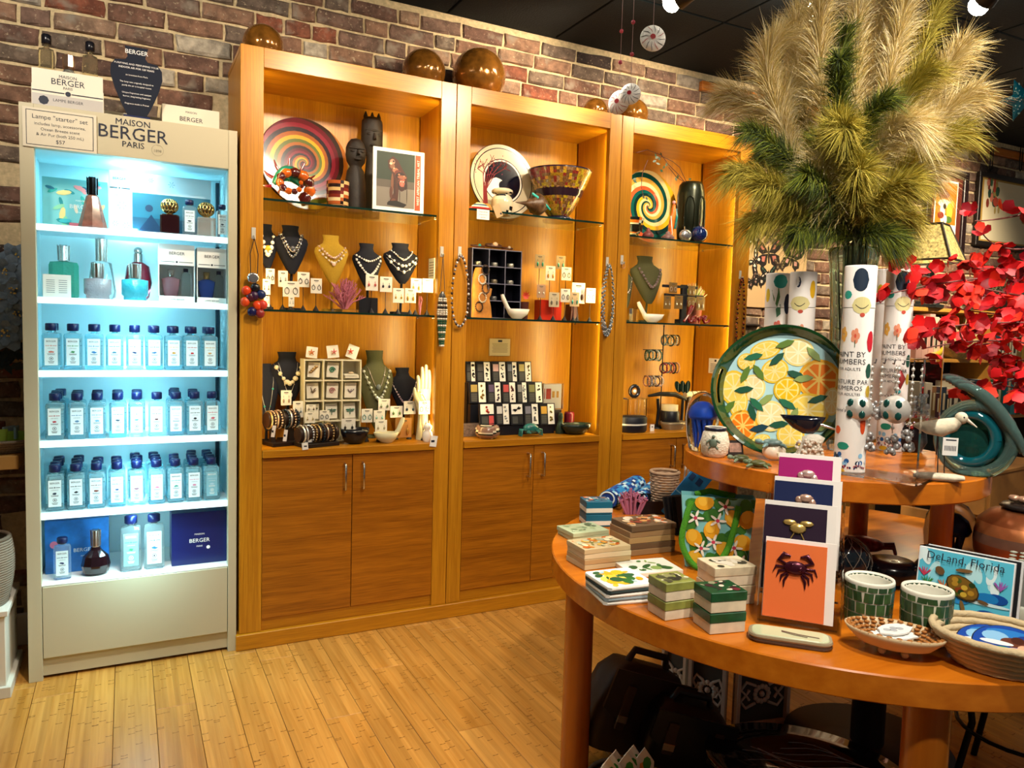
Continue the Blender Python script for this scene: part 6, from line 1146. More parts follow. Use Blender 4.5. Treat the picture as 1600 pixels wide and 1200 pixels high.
tube_box(1390, 703, ZU, 40, 424, 'white paint kit tube behind the acrylic stand and front tube', 0, .1)
tube_box(1203, 690, ZU, 36, 430, 'white paint kit tube with teal patch, leftmost behind tray', 1)
tube_box(1241, 697, ZU, 39, 428, 'white paint kit tube with yellow patch, right of the leftmost', 2)
tube_box(1367, 684, ZU, 36, 424, 'white paint kit tube half hidden between two others', 1, .6)
# tall glass vase
VP, vs_, va = tp(1316, 703, ZU); t = th('glass_vase', 'tall clear ribbed glass vase holding dry grass plumes', 'vase', VP+Vector((0,0,.0008)), va); VH = (703-392)/vs_; VR = 35/vs_; VG = mat('dcefec', .0, trans=1, ior=1.2)
b = MB(VG); seg = 36; prof = [(.62,0),(.66,.02),(.70,.3),(.80,.7),(.95,.93),(1.03,.985),(1.05,1.),(1.0,1.),(.90,.93),(.74,.7),(.62,.3),(.56,.05),(.01,.045)]
b.lathe([(q*VR, zz*VH) for q, zz in prof], seg).build('vessel', t)
b = MB(VG)
for k in range(22): a_ = 2*pi*k/22; b.tube([(VR*q*1.01*cos(a_), VR*q*1.01*sin(a_), zz*VH) for q, zz in prof[1:6]], .0022, 5)
b.build('ribs', t); b = MB(WHT); b.pr(-.022,.016,VH*.84,VH*.90,-VR*1.0); b.mt(INK)
for k in range(6): b.pr(-.014+.004*k,-.012+.004*k,VH*.86,VH*.885,-VR*1.0-.0006)
b.build('price_sticker', t)
# ---------------- dry grass plumes
VM = VP+Vector((0,0,VH)); random.seed(5)
def pd(px, py_, d): return CAM+ray(px, py_)*d
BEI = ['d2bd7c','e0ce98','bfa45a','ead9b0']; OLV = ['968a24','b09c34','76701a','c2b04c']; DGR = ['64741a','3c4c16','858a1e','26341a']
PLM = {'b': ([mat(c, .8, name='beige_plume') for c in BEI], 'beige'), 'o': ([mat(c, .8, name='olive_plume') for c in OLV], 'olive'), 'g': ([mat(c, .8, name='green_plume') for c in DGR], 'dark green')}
STM = mat('4a4a26', .6); dv = (VM-CAM).dot(_w)
PL_ = [('b',1150,120,1215,60,-.05,.30,'arching far left at mid height'), ('b',1185,205,1235,130,.0,.26,'drooping to the left of the lamp'), ('b',1210,70,1255,20,.05,.28,'upper left, just left of the lamp'), ('b',1262,120,1285,-10,-.08,.34,'pale and upright in front, below the lamp'),
 ('b',1330,95,1345,-25,.1,.34,'upright at top centre'), ('b',1395,80,1420,-20,.05,.32,'upright at top right of centre'), ('o',1440,85,1470,-5,.08,.30,'tall at top right'), ('b',1455,140,1500,75,.0,.28,'arching to the right'), ('b',1445,185,1515,150,-.05,.28,'drooping far right'), ('o',1420,225,1500,205,-.08,.27,'drooping right, low'), ('o',1390,150,1450,110,-.12,.28,'in front on the right'), ('b',1370,180,1425,195,-.16,.26,'front right, curling down'),
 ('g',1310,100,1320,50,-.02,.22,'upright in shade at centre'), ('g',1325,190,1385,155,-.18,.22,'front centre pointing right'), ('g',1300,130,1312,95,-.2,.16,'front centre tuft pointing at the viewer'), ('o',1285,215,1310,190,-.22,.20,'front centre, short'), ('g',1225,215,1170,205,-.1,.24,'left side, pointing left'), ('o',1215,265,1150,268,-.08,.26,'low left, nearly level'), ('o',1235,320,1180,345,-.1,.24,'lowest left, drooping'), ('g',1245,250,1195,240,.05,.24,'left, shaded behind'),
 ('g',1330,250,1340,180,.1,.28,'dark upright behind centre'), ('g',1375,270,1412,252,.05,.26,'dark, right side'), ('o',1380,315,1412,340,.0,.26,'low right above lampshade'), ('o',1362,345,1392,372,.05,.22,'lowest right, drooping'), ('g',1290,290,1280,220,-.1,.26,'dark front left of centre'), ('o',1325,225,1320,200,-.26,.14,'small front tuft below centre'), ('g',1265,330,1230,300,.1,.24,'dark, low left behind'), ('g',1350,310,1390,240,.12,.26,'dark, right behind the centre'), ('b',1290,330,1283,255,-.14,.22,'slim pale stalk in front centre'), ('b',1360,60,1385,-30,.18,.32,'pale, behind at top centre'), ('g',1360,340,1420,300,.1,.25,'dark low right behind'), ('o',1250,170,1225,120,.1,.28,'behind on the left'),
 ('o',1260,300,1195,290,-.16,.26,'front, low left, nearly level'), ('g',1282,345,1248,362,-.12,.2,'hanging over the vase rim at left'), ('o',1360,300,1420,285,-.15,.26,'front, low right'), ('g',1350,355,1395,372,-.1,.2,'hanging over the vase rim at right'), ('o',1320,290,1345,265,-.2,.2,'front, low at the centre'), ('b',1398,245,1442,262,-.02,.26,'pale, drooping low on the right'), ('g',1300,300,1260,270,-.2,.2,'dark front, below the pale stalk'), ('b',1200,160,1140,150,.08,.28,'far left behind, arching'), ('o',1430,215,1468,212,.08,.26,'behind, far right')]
def hair(b, o, d, L, w, droop):
    side = d.cross(Vector((rr(-1,1), rr(-1,1), rr(-1,1)))); side = side.normalized()*w if side.length > 1e-4 else Vector((w,0,0))
    m = o+d*L*.5+Vector((0,0,-droop*L*.12)); e = o+d*L+Vector((0,0,-droop*L*.55))
    b.add([tuple(o-side), tuple(o+side), tuple(m+side*.8), tuple(m-side*.8), tuple(e)], [(0,1,2,3),(3,2,4)])
for (tone, mx, my, tx_, ty_, dd, ln, lab) in PL_:
    ms, nm = PLM[tone]; M0 = pd(mx, my, dv+dd*.6); T0 = pd(tx_, ty_, dv+dd)
    base = VM+Vector((rr(-.02,.02), rr(-.02,.02), -VH*.8)); neck = VM+Vector((rr(-.035,.035), rr(-.035,.035), .01))
    t = th('grass_plume', '%s dry grass plume in the glass vase, %s' % (nm, lab), 'dried plant', base, 0, 'dry grass plumes in the vase')
    P = [base, neck]; n = 14
    for k in range(1, n+1): u = k/n; P.append(neck*(1-u)**2+M0*2*u*(1-u)*1.0+T0*u*u)
    MB(STM).tube([tuple(q-base) for q in P], [.0028]*6+[.002]*(len(P)-6), 5).build('stem', t)
    b = MB(); start = {'b': .28, 'o': .16, 'g': .12}[tone]; cnt = 2600 if tone == 'b' else 2200; Lh = {'b': .135, 'o': .115, 'g': .10}[tone]
    for m in ms: b.mt(m)
    for k in range(cnt):
        u = start+(1-start)*random.random()**.85; q = neck*(1-u)**2+M0*2*u*(1-u)+T0*u*u; tan = ((M0-neck)*(1-u)+(T0-M0)*u); tan = tan.normalized() if tan.length > 1e-5 else Vector((0,0,1))
        v = Vector((random.gauss(0,1), random.gauss(0,1), random.gauss(0,1))); v = (v-tan*v.dot(tan)).normalized(); d = (tan*rr(.55,1.1)+v*rr(.35,.8)).normalized()
        b.cur = random.randrange(len(ms)); sh = min(1., (u-start)/(1-start)*3+.35)*(1.15-.35*u); hair(b, q-base, d, Lh*rr(.6,1.25)*sh, .0008, rr(.2,1.1))
    b.build('plume', t)
# ---------------- acrylic stand with pewter ornaments
p, s, a = tp(1378, 745, ZU); t = th('acrylic_stand', 'clear acrylic stand hung with pewter and shell ornaments', 'stand', p+Vector((0,0,.001)), a-.35); AC = mat('ffffff', .0, trans=1, ior=1.04); aw, ah = .20, .29
MB(AC).box((0,.0,.003), (aw,.13,.006), .001).build('base', t); MB(AC).box((aw*.5-.002,.0,ah/2), (.005,.12,ah), .001).build('upright', t); MB(AC).box((-aw*.5+.002,.02,ah*.5), (.005,.08,ah), .001).build('upright', t); MB(AC).box((0,.02,ah-.003), (aw,.03,.006), .001).build('top_bar', t)
for k in range(8): MB(mat('8a8a90', .25, .9)).tube([(-.08+.022*k,.015,ah-.006),(-.08+.022*k,.010,ah-.016),(-.08+.022*k,.0,ah-.014)], .0016, 5).build('hook', t)
BASE = p+Vector((0,0,.001)); PEW = mat('d0ccc4', .3, .45); AB = mat('1a4a44', .15, .3); o3 = Matrix.Rotation(a-.35, 3, 'Z')
def ornament(lx, ly, drop, lab, kind):
    t = th('hanging_ornament', lab, 'ornament', BASE+o3 @ Vector((lx, ly, ah-.018)), a-.35+rr(-.2,.2), 'pewter ornaments on the acrylic stand'); c = MB(PEW); c.tube([(0,0,0),(0,0,-drop)], .0013, 4)
    for k in range(int(drop/.016)): c.ball((0,0,-.008-.016*k), .0048, 6, 4)
    c.build('bead_chain', t)
    if kind == 0:
        R_ = .034; MB(PEW).lathe([(R_,0),(R_*.92,.012),(R_*.6,.022),(0,.026)], 20).build('dome', t, (0,-.004,-drop-R_), 0, (pi/2,0,0)); b = MB(AB)
        for k in range(4): a_ = pi/4+k*pi/2; b.ball((R_*.55*cos(a_), -.0255, -drop-R_+R_*.55*sin(a_)), R_*.24, 8, 5, (1,.4,1.3))
        b.build('abalone_inlay', t)
    elif kind == 1:
        b = MB(mat('a8a6a4', .3, .45))
        for k in range(16): a_ = rr(0,6.28); b.ball((.016*cos(a_)*rr(.3,1), -.004+.01*sin(a_), -drop-rr(.004,.05)), rr(.005,.009), 6, 4)
        b.build('bell_cluster', t)
    else: MB(mat('8a2a2a', .3)).tube([(0,0,-drop),(.008,-.004,-drop-.02),(.004,-.004,-drop-.045)], [.004,.009,.003], 6).build('pepper', t); MB(mat('3a9aa0', .2)).ball((0,0,-drop-.052), .006).build('turquoise_bead', t)
for lx, ly, dr, k, lab in ((-.058,-.02,.075,0,'domed pewter ornament with abalone leaves, left'), (.03,-.02,.07,0,'domed pewter ornament with abalone leaves, right'), (-.015,.0,.085,1,'pewter bell cluster between the two domed ornaments'), (-.04,.005,.16,1,'low pewter bell cluster under the left dome'), (.015,.005,.165,1,'low pewter bell cluster under the middle of stand'), (.055,.0,.15,1,'low pewter bell cluster under the right dome'), (-.07,.012,.015,2,'red pepper charm with turquoise bead, left'), (.02,.012,.012,2,'red pepper charm with turquoise bead, right'), (.075,.0,.06,1,'pewter bell cluster at the right upright'), (-.085,.0,.12,1,'pewter bell cluster at the left upright')): ornament(lx, ly, dr, lab, k)
# ---------------- sandpiper, driftwood, teal glass
t, s = tt('shorebird_figurine', 'carved wooden shorebird on wire legs over driftwood', 'figurine', 1467, 752, ZU, .25); BW_ = mat('cfc2a8', .7, noise=.4, nscale=60); zz = 78/s; w = 78/s
MB(mat('c8bda6', .8, noise=.3, nscale=50, bump=1)).loft([[(x, .018*q*cos(k), .010+.010*q*sin(k)) for k in [2*pi*j/10 for j in range(10)]] for x, q in ((-.055,.4),(-.04,.9),(0,1),(.03,.95),(.052,.6))], True, True).build('driftwood_base', t)
MB(BW_).tube([(-.062,0,zz+.012),(-.035,0,zz+.008),(-.005,0,zz+.008),(.022,0,zz+.018),(.034,0,zz+.028)], [.004,.016,.022,.017,.010], 10).build('body', t); MB(BW_).ball((.038,0,zz+.034), .0145, 12, 8).build('head', t); MB(mat('e8e0cc', .5)).tube([(.048,0,zz+.032),(.072,0,zz+.014)], [.005,.0012], 6).build('beak', t); MB(INK).ball((.040,-.0135,zz+.037), .0022, 6, 4).build('eye', t)
for sx in (-.008, .006): MB(mat('4a4a4a', .3, .9)).tube([(sx,0,zz-.008),(sx+.004,0,.016)], .0012, 4).build('wire_leg', t)
b = MB(WHT); b.box((.012,-.026,zz-.032), (.032,.001,.042)); b.mt(INK)
for k in range(8): b.pr(.0+.0032*k,.0016+.0032*k,zz-.042,zz-.030,-.0268)
b.pr(.002,.024,zz-.018,zz-.015,-.0268); b.build('barcode_tag', t)
t, s = tt('glass_sculpture', 'swirling clear and teal glass wave sculpture on upper tier', 'sculpture', 1520, 741, ZU, -.1); R_ = 54/s; GC = mat('a8d4cc', .02, trans=.9, ior=1.3); TL = mat('0a5a66', .05, trans=.25, coat=.6)
for rr0, m, th_, nm in ((.98,GC,.016,'outer_ring'), (.70,TL,.014,'teal_ring')): MB(m).tube([(rr0*R_*cos(q)*.92+(0 if rr0 > .9 else -.012), .006-.012*rr0, R_*1.02+rr0*R_*sin(q)) for q in [2*pi*k/36 for k in range(37)]], th_, 10).build(nm, t)
MB(mat('2a6a62', .02, trans=.75, ior=1.2)).lathe([(.001,-.004),(R_*.92,-.003),(R_*.95,0),(R_*.92,.003),(.001,.004)], 36, cap=False).build('glass_disc', t, (0,.012,R_*1.02), 0, (pi/2,0,0))
for k in range(6): MB(GC if k % 2 else mat('6a7a78', .02, trans=.8)).tube([(-R_*.95+R_*1.75*u+.008*k, .014-.006*k, R_*2.75-R_*2.0*u**1.6-.004*k+.02*sin(2*u)) for u in [j/12 for j in range(13)]], [.004+.012*sin(pi*min(1,u*.8+.1)) for u in [j/12 for j in range(13)]], 8).build('swirl_ribbon', t)
MB(GC).lathe([(.04,0),(.045,.006),(.02,.012)], 20).build('foot', t)
p = Vector((2.10, -1.70, ZU+.0008)); t = th('crystal_pot', 'dark beaded pot with red and gold crystals behind the shorebird', 'ornament', p, face(p)); MB(mat('1c1418', .3, .4)).lathe([(.03,0),(.045,.03),(.04,.07),(.03,.08)], 16).build('pot', t); b = MB(mat('a8a0a8', .15, .8)); b2 = MB(mat('8a1a1a', .3))
for k in range(90): a_ = rr(0,6.28); e = rr(0,1); (b if k % 3 else b2).ball((.05*cos(a_)*sqrt(1-e*e*.6), .05*sin(a_)*sqrt(1-e*e*.6), .07+.06*e), rr(.003,.007), 5, 4)
b.build('silver_beads', t); b2.build('red_beads', t)
# ================================================================ LOWER TIER
def stackbox(name, lab, cat, px, pyb, wpx, dm, hm, m, drz=.0, n=1, top=None, band=None, Z=ZL, dz=0, rim=None):
    """flat things piled: n slabs each its own object"""
    p, s, a = tp(px, pyb, Z); w = wpx/s
    return p, s, a+drz, w
def slab(name, lab, cat, loc, rz, w, d, h, m, group, printer=None, b=.0015, part='slab'):
    t = th(name, lab, cat, loc, rz, group); MB(m).box((0,0,h/2), (w,d,h), b).build(part, t)
    if printer: q = MB(); printer(q, w, d, h+.0004); q.build('print', t)
    return t
def florals(cols, n, seed, r0=.006, r1=.016, kind=0):
    def f(b, w, d, z):
        rs = random.Random(seed)
        for k in range(n):
            b.mt(mat(cols[k % len(cols)], .5)); r = rs.uniform(r0, r1); x = rs.uniform(-w/2+r*1.3, w/2-r*1.3); y = rs.uniform(-d/2+r*1.3, d/2-r*1.3); a = rs.uniform(0, 6); q = rs.uniform(.35,1)
            b.add([(x+r*(cos(u)*cos(a)-q*sin(u)*sin(a)), y+r*(cos(u)*sin(a)+q*sin(u)*cos(a)), z+.00003*k) for u in [2*pi*j/9 for j in range(9)]], [tuple(range(9))])
    return f
def pile(name, cat, px, pyb, wpx, d, n, h, m, lab, group, drz, printer, seed, Z=ZL, edge=None):
    p, s, a = tp(px, pyb, Z); w = wpx/s; rs = random.Random(seed); c = p+Vector((sin(-a)*0, 0, 0)); off = Matrix.Rotation(a, 3, 'Z') @ Vector((0, d*.5, 0))
    for k in range(n):
        nm = ['lowest','second','third','fourth','fifth','sixth','seventh','eighth','ninth'][k] if k < n-1 else 'topmost'
        slab(name, '%s, %s of its stack' % (lab, nm), cat, p+off+Vector((rs.uniform(-.002,.002), rs.uniform(-.002,.002), .0008+k*(h+.0006))), a+drz+rs.uniform(-.03,.03), w, d, h, edge[k % len(edge)] if edge else m, group, printer if k == n-1 else None)
    return p+off+Vector((0,0,n*(h+.0006))), a, w
ORF = ['d88a2a','c8661e','e0b04a','8a8a4a','b8c0a0','e8d8b0']
pile('coaster_set', 'coasters', 935, 888, 84, .10, 4, .0135, mat('d8c498', .5), 'cream coaster set with orange flowers', 'orange flower coaster sets', .55, florals(ORF, 60, 3, .004, .013), 1, edge=[mat('c8b488', .5), mat('b89a6a', .5), mat('d8c8a0', .5)])
pile('coaster_set', 'coasters', 911, 845, 66, .10, 2, .013, mat('b8c8a0', .4), 'pale green coaster set at the table rim', 'green coaster sets', .55, florals(['a8b888','c8d4b0','8aa078','5a6a4a'], 22, 4, .006, .016), 2)
pile('coaster_set', 'coasters', 1003, 866, 84, .11, 5, .0165, mat('b88a5a', .5), 'brown coaster set with red and cream print', 'brown coaster sets', .6, florals(['c8642a','e0c8a0','8a3a2a','d89a5a','e8dcc8','6a5a3a'], 60, 5, .004, .014), 3, edge=[mat('9a7a52', .6), mat('6a5238', .6), mat('b0925f', .6)])
# blue boxed coasters, towels, tray, basket, book
for k in range(2):
    p, s, a = tp(930, 823, ZL); t = slab('blue_box', '%s sea print box with white band, behind coaster stacks' % ['lower','upper'][k], 'box', p+Vector((.02,.03,.0008+.042*k)), a+.3, 42/s, .08, .040, mat('14607a', .35), 'sea print boxes', florals(['0f3a5a','2a8aa0','b86a4a','d8d8c8'], 26, 7+k, .004, .012)); MB(mat('d8d4c4', .5)).box((0,-.0005,.012), (42/s+.001,.081,.014)).build('white_band', t)
BLUES = ['2a8ac8','0f3a8a','8ac8e0','1a5aa8','d8ecf0','0a2a5a']
def towel(ax, ay, bx, by, r, Z, lab, seed):
    A = pz(ax, ay, Z); B = pz(bx, by, Z); c = (A+B)/2; d = B-A; d.z = 0; t = th('rolled_towel', lab, 'towel', (c.x, c.y, Z+.0008), atan2(d.y, d.x)); L = d.length; rs = random.Random(seed); ms = [mat(q, .8) for q in BLUES]; b = MB()
    for m in ms: b.mt(m)
    N = 16; S_ = 20; vs = [(-L/2+L*i/N, r*cos(2*pi*j/S_)*1.1, r+r*sin(2*pi*j/S_)*.98) for i in range(N+1) for j in range(S_)]
    fs = [(i*S_+j, i*S_+(j+1) % S_, (i+1)*S_+(j+1) % S_, (i+1)*S_+j) for i in range(N) for j in range(S_)]; b.add(vs, fs, True, [int(abs(3*sin(i*.9+seed)+2.5*cos(j*.8+i*.4))) % 6 for i in range(N) for j in range(S_)]); b.build('roll', t)
    for e in (-1, 1):
        q = MB(ms[4]); q.tube([(e*L/2, r*(1-u)*cos(9*u), r+r*(1-u)*sin(9*u)*.95) for u in [k/30 for k in range(31)]], .003, 5); q.mt(ms[1]); q.add([(e*(L/2-.001), r*cos(2*pi*j/S_), r+r*.95*sin(2*pi*j/S_)) for j in range(S_)], [tuple(range(S_))]); q.build('rolled_end', t)
    return t
towel(950, 795, 995, 768, .033, ZL, 'large rolled blue wave print towel at back of lower tier', 2); towel(1000, 790, 1022, 770, .026, ZL, 'smaller rolled dark blue towel behind the pink coral', 5)
p, s, a = tp(988, 803, ZL); t = th('coral_branch', 'pink coral cluster standing among towels on lower tier', 'coral', p+Vector((0,0,.0008)), a); b = MB(mat('b06a86', .6)); rs = random.Random(13); w, h = 46/s, 42/s
for k in range(34):
    x = rs.uniform(-1,1); e = Vector((x*w*.5, rs.uniform(-.02,.02), h*(1-.45*x*x)*rs.uniform(.7,1))); m1 = Vector((e.x*.75,e.y,e.z*.5)); b.tube([(e.x*.5,e.y*.5,0), tuple(m1), tuple(e)], [.0045,.004,.003], 6)
    for q in range(3): f = m1.lerp(e, rs.uniform(.1,.9)); b.tube([tuple(f), tuple(f+Vector((rs.uniform(-.011,.011), rs.uniform(-.008,.004), rs.uniform(.004,.012))))], [.0032,.0024], 5)
b.build('branches', t)
p = pz(1020, 800, ZL); t = th('black_tray', 'black open tray behind the brown coaster stack', 'tray', p+Vector((.02,.02,.0008)), face(p)+.3); BT_ = mat('0c0d16', .4); b = MB(BT_).box((0,0,.003), (.16,.13,.006)); b.build('tray_floor', t)
for q in ((0,-.064,.16,.003),(0,.064,.16,.003),(-.079,0,.003,.13),(.079,0,.003,.13)): MB(BT_).box((q[0],q[1],.026), (q[2],q[3],.04)).build('tray_wall', t)
BK = Vector((1.75,-.99,ZL+.0008)); t = th('wicker_basket', 'small round wicker basket at the far side of lower tier', 'basket', BK); b = MB(mat('b8987a', .8)); 
for k in range(13): r = .042+.008*k/12; b.tube([(r*cos(2*pi*j/22)+.0025*(1 if (j+k) % 2 else -1)*cos(2*pi*j/22), r*sin(2*pi*j/22)+.0025*(1 if (j+k) % 2 else -1)*sin(2*pi*j/22), .004+.0095*k) for j in range(23)], .0042, 5)
b.lathe([(0.0005,.003),(.042,.003)], 16, cap=False).build('weave', t); b = MB(mat('a8886a', .8)); b.tube([(.051*cos(2*pi*j/22), .051*sin(2*pi*j/22), .128) for j in range(23)], .0065, 6).build('rim', t)
# tilted blue puzzle box and striped books
p, s, a = tp(1052, 812, ZL); t = th('blue_sea_box', 'tilted long blue sea picture box leaning by the lemon bag', 'box', p+Vector((.02,.05,.0008)), a-.1); R0 = (-.25, .62, 0)
MB(mat('1f7ab8', .35, noise=.4, nscale=12)).box((.0,0,.09), (.075,.03,.20), .002).build('carton', t, (.0,.02,.0), 0, R0); b = MB(mat('0f3a6a')); b.pr(-.03,-.012,.14,.165,-.0156); b.pr(.0,.018,.14,.165,-.0156); b.mt(mat('7ac0e0')); b.pr(-.0375,.0375,.08,.084,-.0156); b.build('print', t, (.0,.02,.0), 0, R0)
for k in range(7):
    p, s, a = tp(1064+3.2*k, 838, ZL); t = th('thin_booklet', 'thin black and white edged booklet leaning by the bag, %s from left' % ORD[k], 'booklet', p+Vector((.0,.03,.0008)), a+.9, 'leaning booklets'); MB(mat('14141a' if k % 2 else '2a2a2a', .5)).box((0,0,.06), (.07,.003,.12)).build('cover', t, rot=(-.22,0,0)); MB(mat('e4e0d4', .6)).box((.002,.0024,.06), (.07,.0015,.117)).build('pages', t, rot=(-.22,0,0))
p, s, a = tp(1085, 800, ZL); t = th('clear_napkin_bag', 'clear bag of white folded forks behind the lemon bag', 'bag', p+Vector((.03,.06,.0008)), a); 
for k in range(6): MB(mat('e9e6dc', .5)).tube([(-.03+.010*k,0,.03),(-.025+.011*k,0,.11),(-.02+.012*k,-.004,.16)], [.003,.003,.005], 6).build('fork', t)
MB(AC).box((0,0,.07), (.10,.03,.14), .004).build('clear_sleeve', t)
# lemon bag
p, s, a = tp(1128, 888, ZL); w, h = 105/s, 112/s; D_ = .07; t = th('lemon_bag', 'blue gift bag printed with lemons and a green rope handle', 'bag', p+Vector((.0,.03,.0008)), a+.10); BGM = mat('7ec4c8', .55)
W0, W1 = w*.44, w*.53
MB(BGM).loft([[(-q,-D_/2*k,zz),(q,-D_/2*k,zz),(q,D_/2*k,zz),(-q,D_/2*k,zz)] for q, k, zz in ((W0,1,0),((W0+W1)/2,1,h*.5),(W1,.8,h))], False).box((0,0,.002), (W0*1.9,D_*.95,.003)).build('bag_body', t)
b = MB(); rs = random.Random(31)
def fy(z): return -D_/2*(1 if z < h*.5 else 1-.4*(z/h-.5))-.0012
def patch(x, z, rx, rz_, rot, c, k, n=12):
    b.mt(mat(c, .5)); P = []
    for j in range(n): u = 2*pi*j/n; X = x+rx*cos(u)*cos(rot)-rz_*sin(u)*sin(rot); Zq = min(h*.995, max(.002, z+rx*cos(u)*sin(rot)+rz_*sin(u)*cos(rot))); lim = (W0+(W1-W0)*Zq/h)*.99; X = max(-lim, min(lim, X)); P.append((X, fy(Zq)-.00012*k, Zq))
    b.add(P, [tuple(range(n))])
k = 0
for (x, z) in ((-.30,.30),(.1,.42),(.35,.2),(-.05,.12),(.32,.62),(-.1,.75),(.05,.92),(-.35,.88),(.40,.88),(-.38,.62)):
    patch(x*w, z*h, w*.09, w*.13, rs.uniform(0,3), '3a7a2a', k); k += 1; patch(x*w+.02, z*h+.02, w*.05, w*.12, rs.uniform(0,3), '2a6a24', k); k += 1
for (x, z) in ((-.33,.42),(.12,.28),(.38,.40),(-.08,.55),(.22,.72),(-.3,.12),(.28,.05),(-.2,.92),(.42,.72),(.02,.05)):
    patch(x*w, z*h, w*.115, w*.14, rs.uniform(0,3), 'e8a81e', k); k += 1; patch(x*w-.004, z*h+.006, w*.07, w*.09, 0, 'f0bc3a', k); k += 1
for (x, z) in ((-.22,.28),(.25,.32),(-.05,.38),(.0,.68),(.1,.88),(-.32,.7),(.36,.12)):
    for j in range(5): patch(x*w+.012*cos(j*1.257), z*h+.012*sin(j*1.257), .011, .0035, j*1.257, 'f4f0e4', k)
    k += 1; patch(x*w, z*h, .005, .005, 0, 'c83a5a', k); k += 1
b.build('lemon_print', t); GH = mat('4a9a1e', .8, bump=1, nscale=300)
MB(GH).tube(crv([(-W1*.72,-D_*.46,h*.93),(-W1*.86,-D_*.6,h*.7),(-W1*.95,-D_*.75,h*.35),(-W1*.6,-D_*.85,h*.06),(-W1*.1,-D_*.85,h*.0+.012),(W1*.25,-D_*.8,h*.28),(W1*.45,-D_*.6,h*.62),(W1*.55,-D_*.46,h*.9)]), .0085, 10).build('handle', t); MB(GH).tube([(-W1*.6,D_*.4,h*.96),(-W1*.2,D_*.42,h*1.02),(W1*.5,D_*.4,h*.97)], .0085, 8).build('handle', t); MB(mat('14203a', .5)).box((W1*.9,D_*.3,h*.45), (.01,.02,h*.9)).build('gusset', t)
# lemon napkins (pile of folded cloths) and the leafy card
p, s, a = tp(966, 945, ZL); 
for k in range(5):
    t = th('folded_napkin', 'folded lemon print cloth napkin, %s of the pile' % ['lowest','second','third','fourth','topmost'][k], 'napkin', p+Matrix.Rotation(a,3,'Z') @ Vector((0,.065,.0008+.0088*k)), a+.42+.03*k, 'folded lemon napkins'); ww, dd_ = 84/s, .125; b = MB(mat(['e8e4d8','8a9aa0','f0ece0','2a3a3a','e6e8e0'][k], .8)); b.loft([rrect(ww, dd_, .0005, .1), rrect(ww*1.02, dd_*1.02, .004, .14), rrect(ww, dd_, .0082, .1)]).build('cloth', t)
    if k == 4: q = MB(); florals(['e8b81e','f0c83a','2a6a2a','e0a81a','1f5a34','f4d860','a8c8d0'], 26, 44, .010, .026)(q, ww, dd_, .0086); q.build('lemon_print', t)
p, s, a = tp(1010, 905, ZL); t = slab('leaf_print_card', 'white and green leaf print card lying behind the napkins', 'card', p+Vector((.05,.06,.0008)), a+.5, .15, .11, .012, mat('e4e4d4', .6), None, florals(['4a7a34','8aa85a','e8e8da','2a5a2a'], 16, 9, .008, .022))
# small lidded boxes
def lidbox(px, pyb, wpx, d, hb, hl, Z, dz, lab, mb, ml, pr_, drz, grp, shift=(0,0)):
    p, s, a = tp(px, pyb, Z); w = wpx/s; t = th('lidded_box', lab, 'box', p+Matrix.Rotation(a,3,'Z') @ Vector((shift[0],d*.6+shift[1],.0008+dz)), a+drz, grp); MB(mb).box((0,0,hb/2), (w*.97,d*.97,hb), .002).build('box_base', t); l = MB(ml).box((0,0,hb+hl/2), (w,d,hl), .002).build('lid', t)
    q = MB(); pr_(q, w, d, hb+hl+.0004); q.build('lid_print', l); return t
CRM = mat('ddd0b4', .5, noise=.15, nscale=40); OLL = mat('8a9044', .45, noise=.3, nscale=30); DGL = mat('0f4a2a', .3, noise=.4, nscale=40)
ob = florals(['4a4a30','2a2a1c','d8d4b8','8a8a5a'], 30, 15, .004, .012); lb = florals(['e4dcc8','c8bca4','3a3a2c','d8d0bc'], 16, 16, .008, .02); db = florals(['6a1c2a','d8c8b0','1a2a1c','8a8a6a','3a0f1a'], 18, 17, .004, .010)
for k in range(2): lidbox(1047, 970, 56, .072, .022, .019, ZL, .0425*k, '%s olive lidded box with leaf sprig lid' % ['lower','upper'][k], CRM, OLL, ob, .62, 'olive lidded boxes')
for k in range(2): lidbox(1132, 948, 74, .085, .024, .021, ZL, .0465*k, '%s cream lidded box with leaf drawing, behind the green pair' % ['lower','upper'][k], CRM, mat('cfc2a2', .5, noise=.2, nscale=40), lb, .55, 'cream lidded boxes')
for k in range(2): lidbox(1122, 992, 64, .075, .024, .020, ZL, .0455*k, '%s dark green lidded box with floral lid' % ['lower','upper'][k], CRM, DGL, db, .55, 'green lidded boxes')
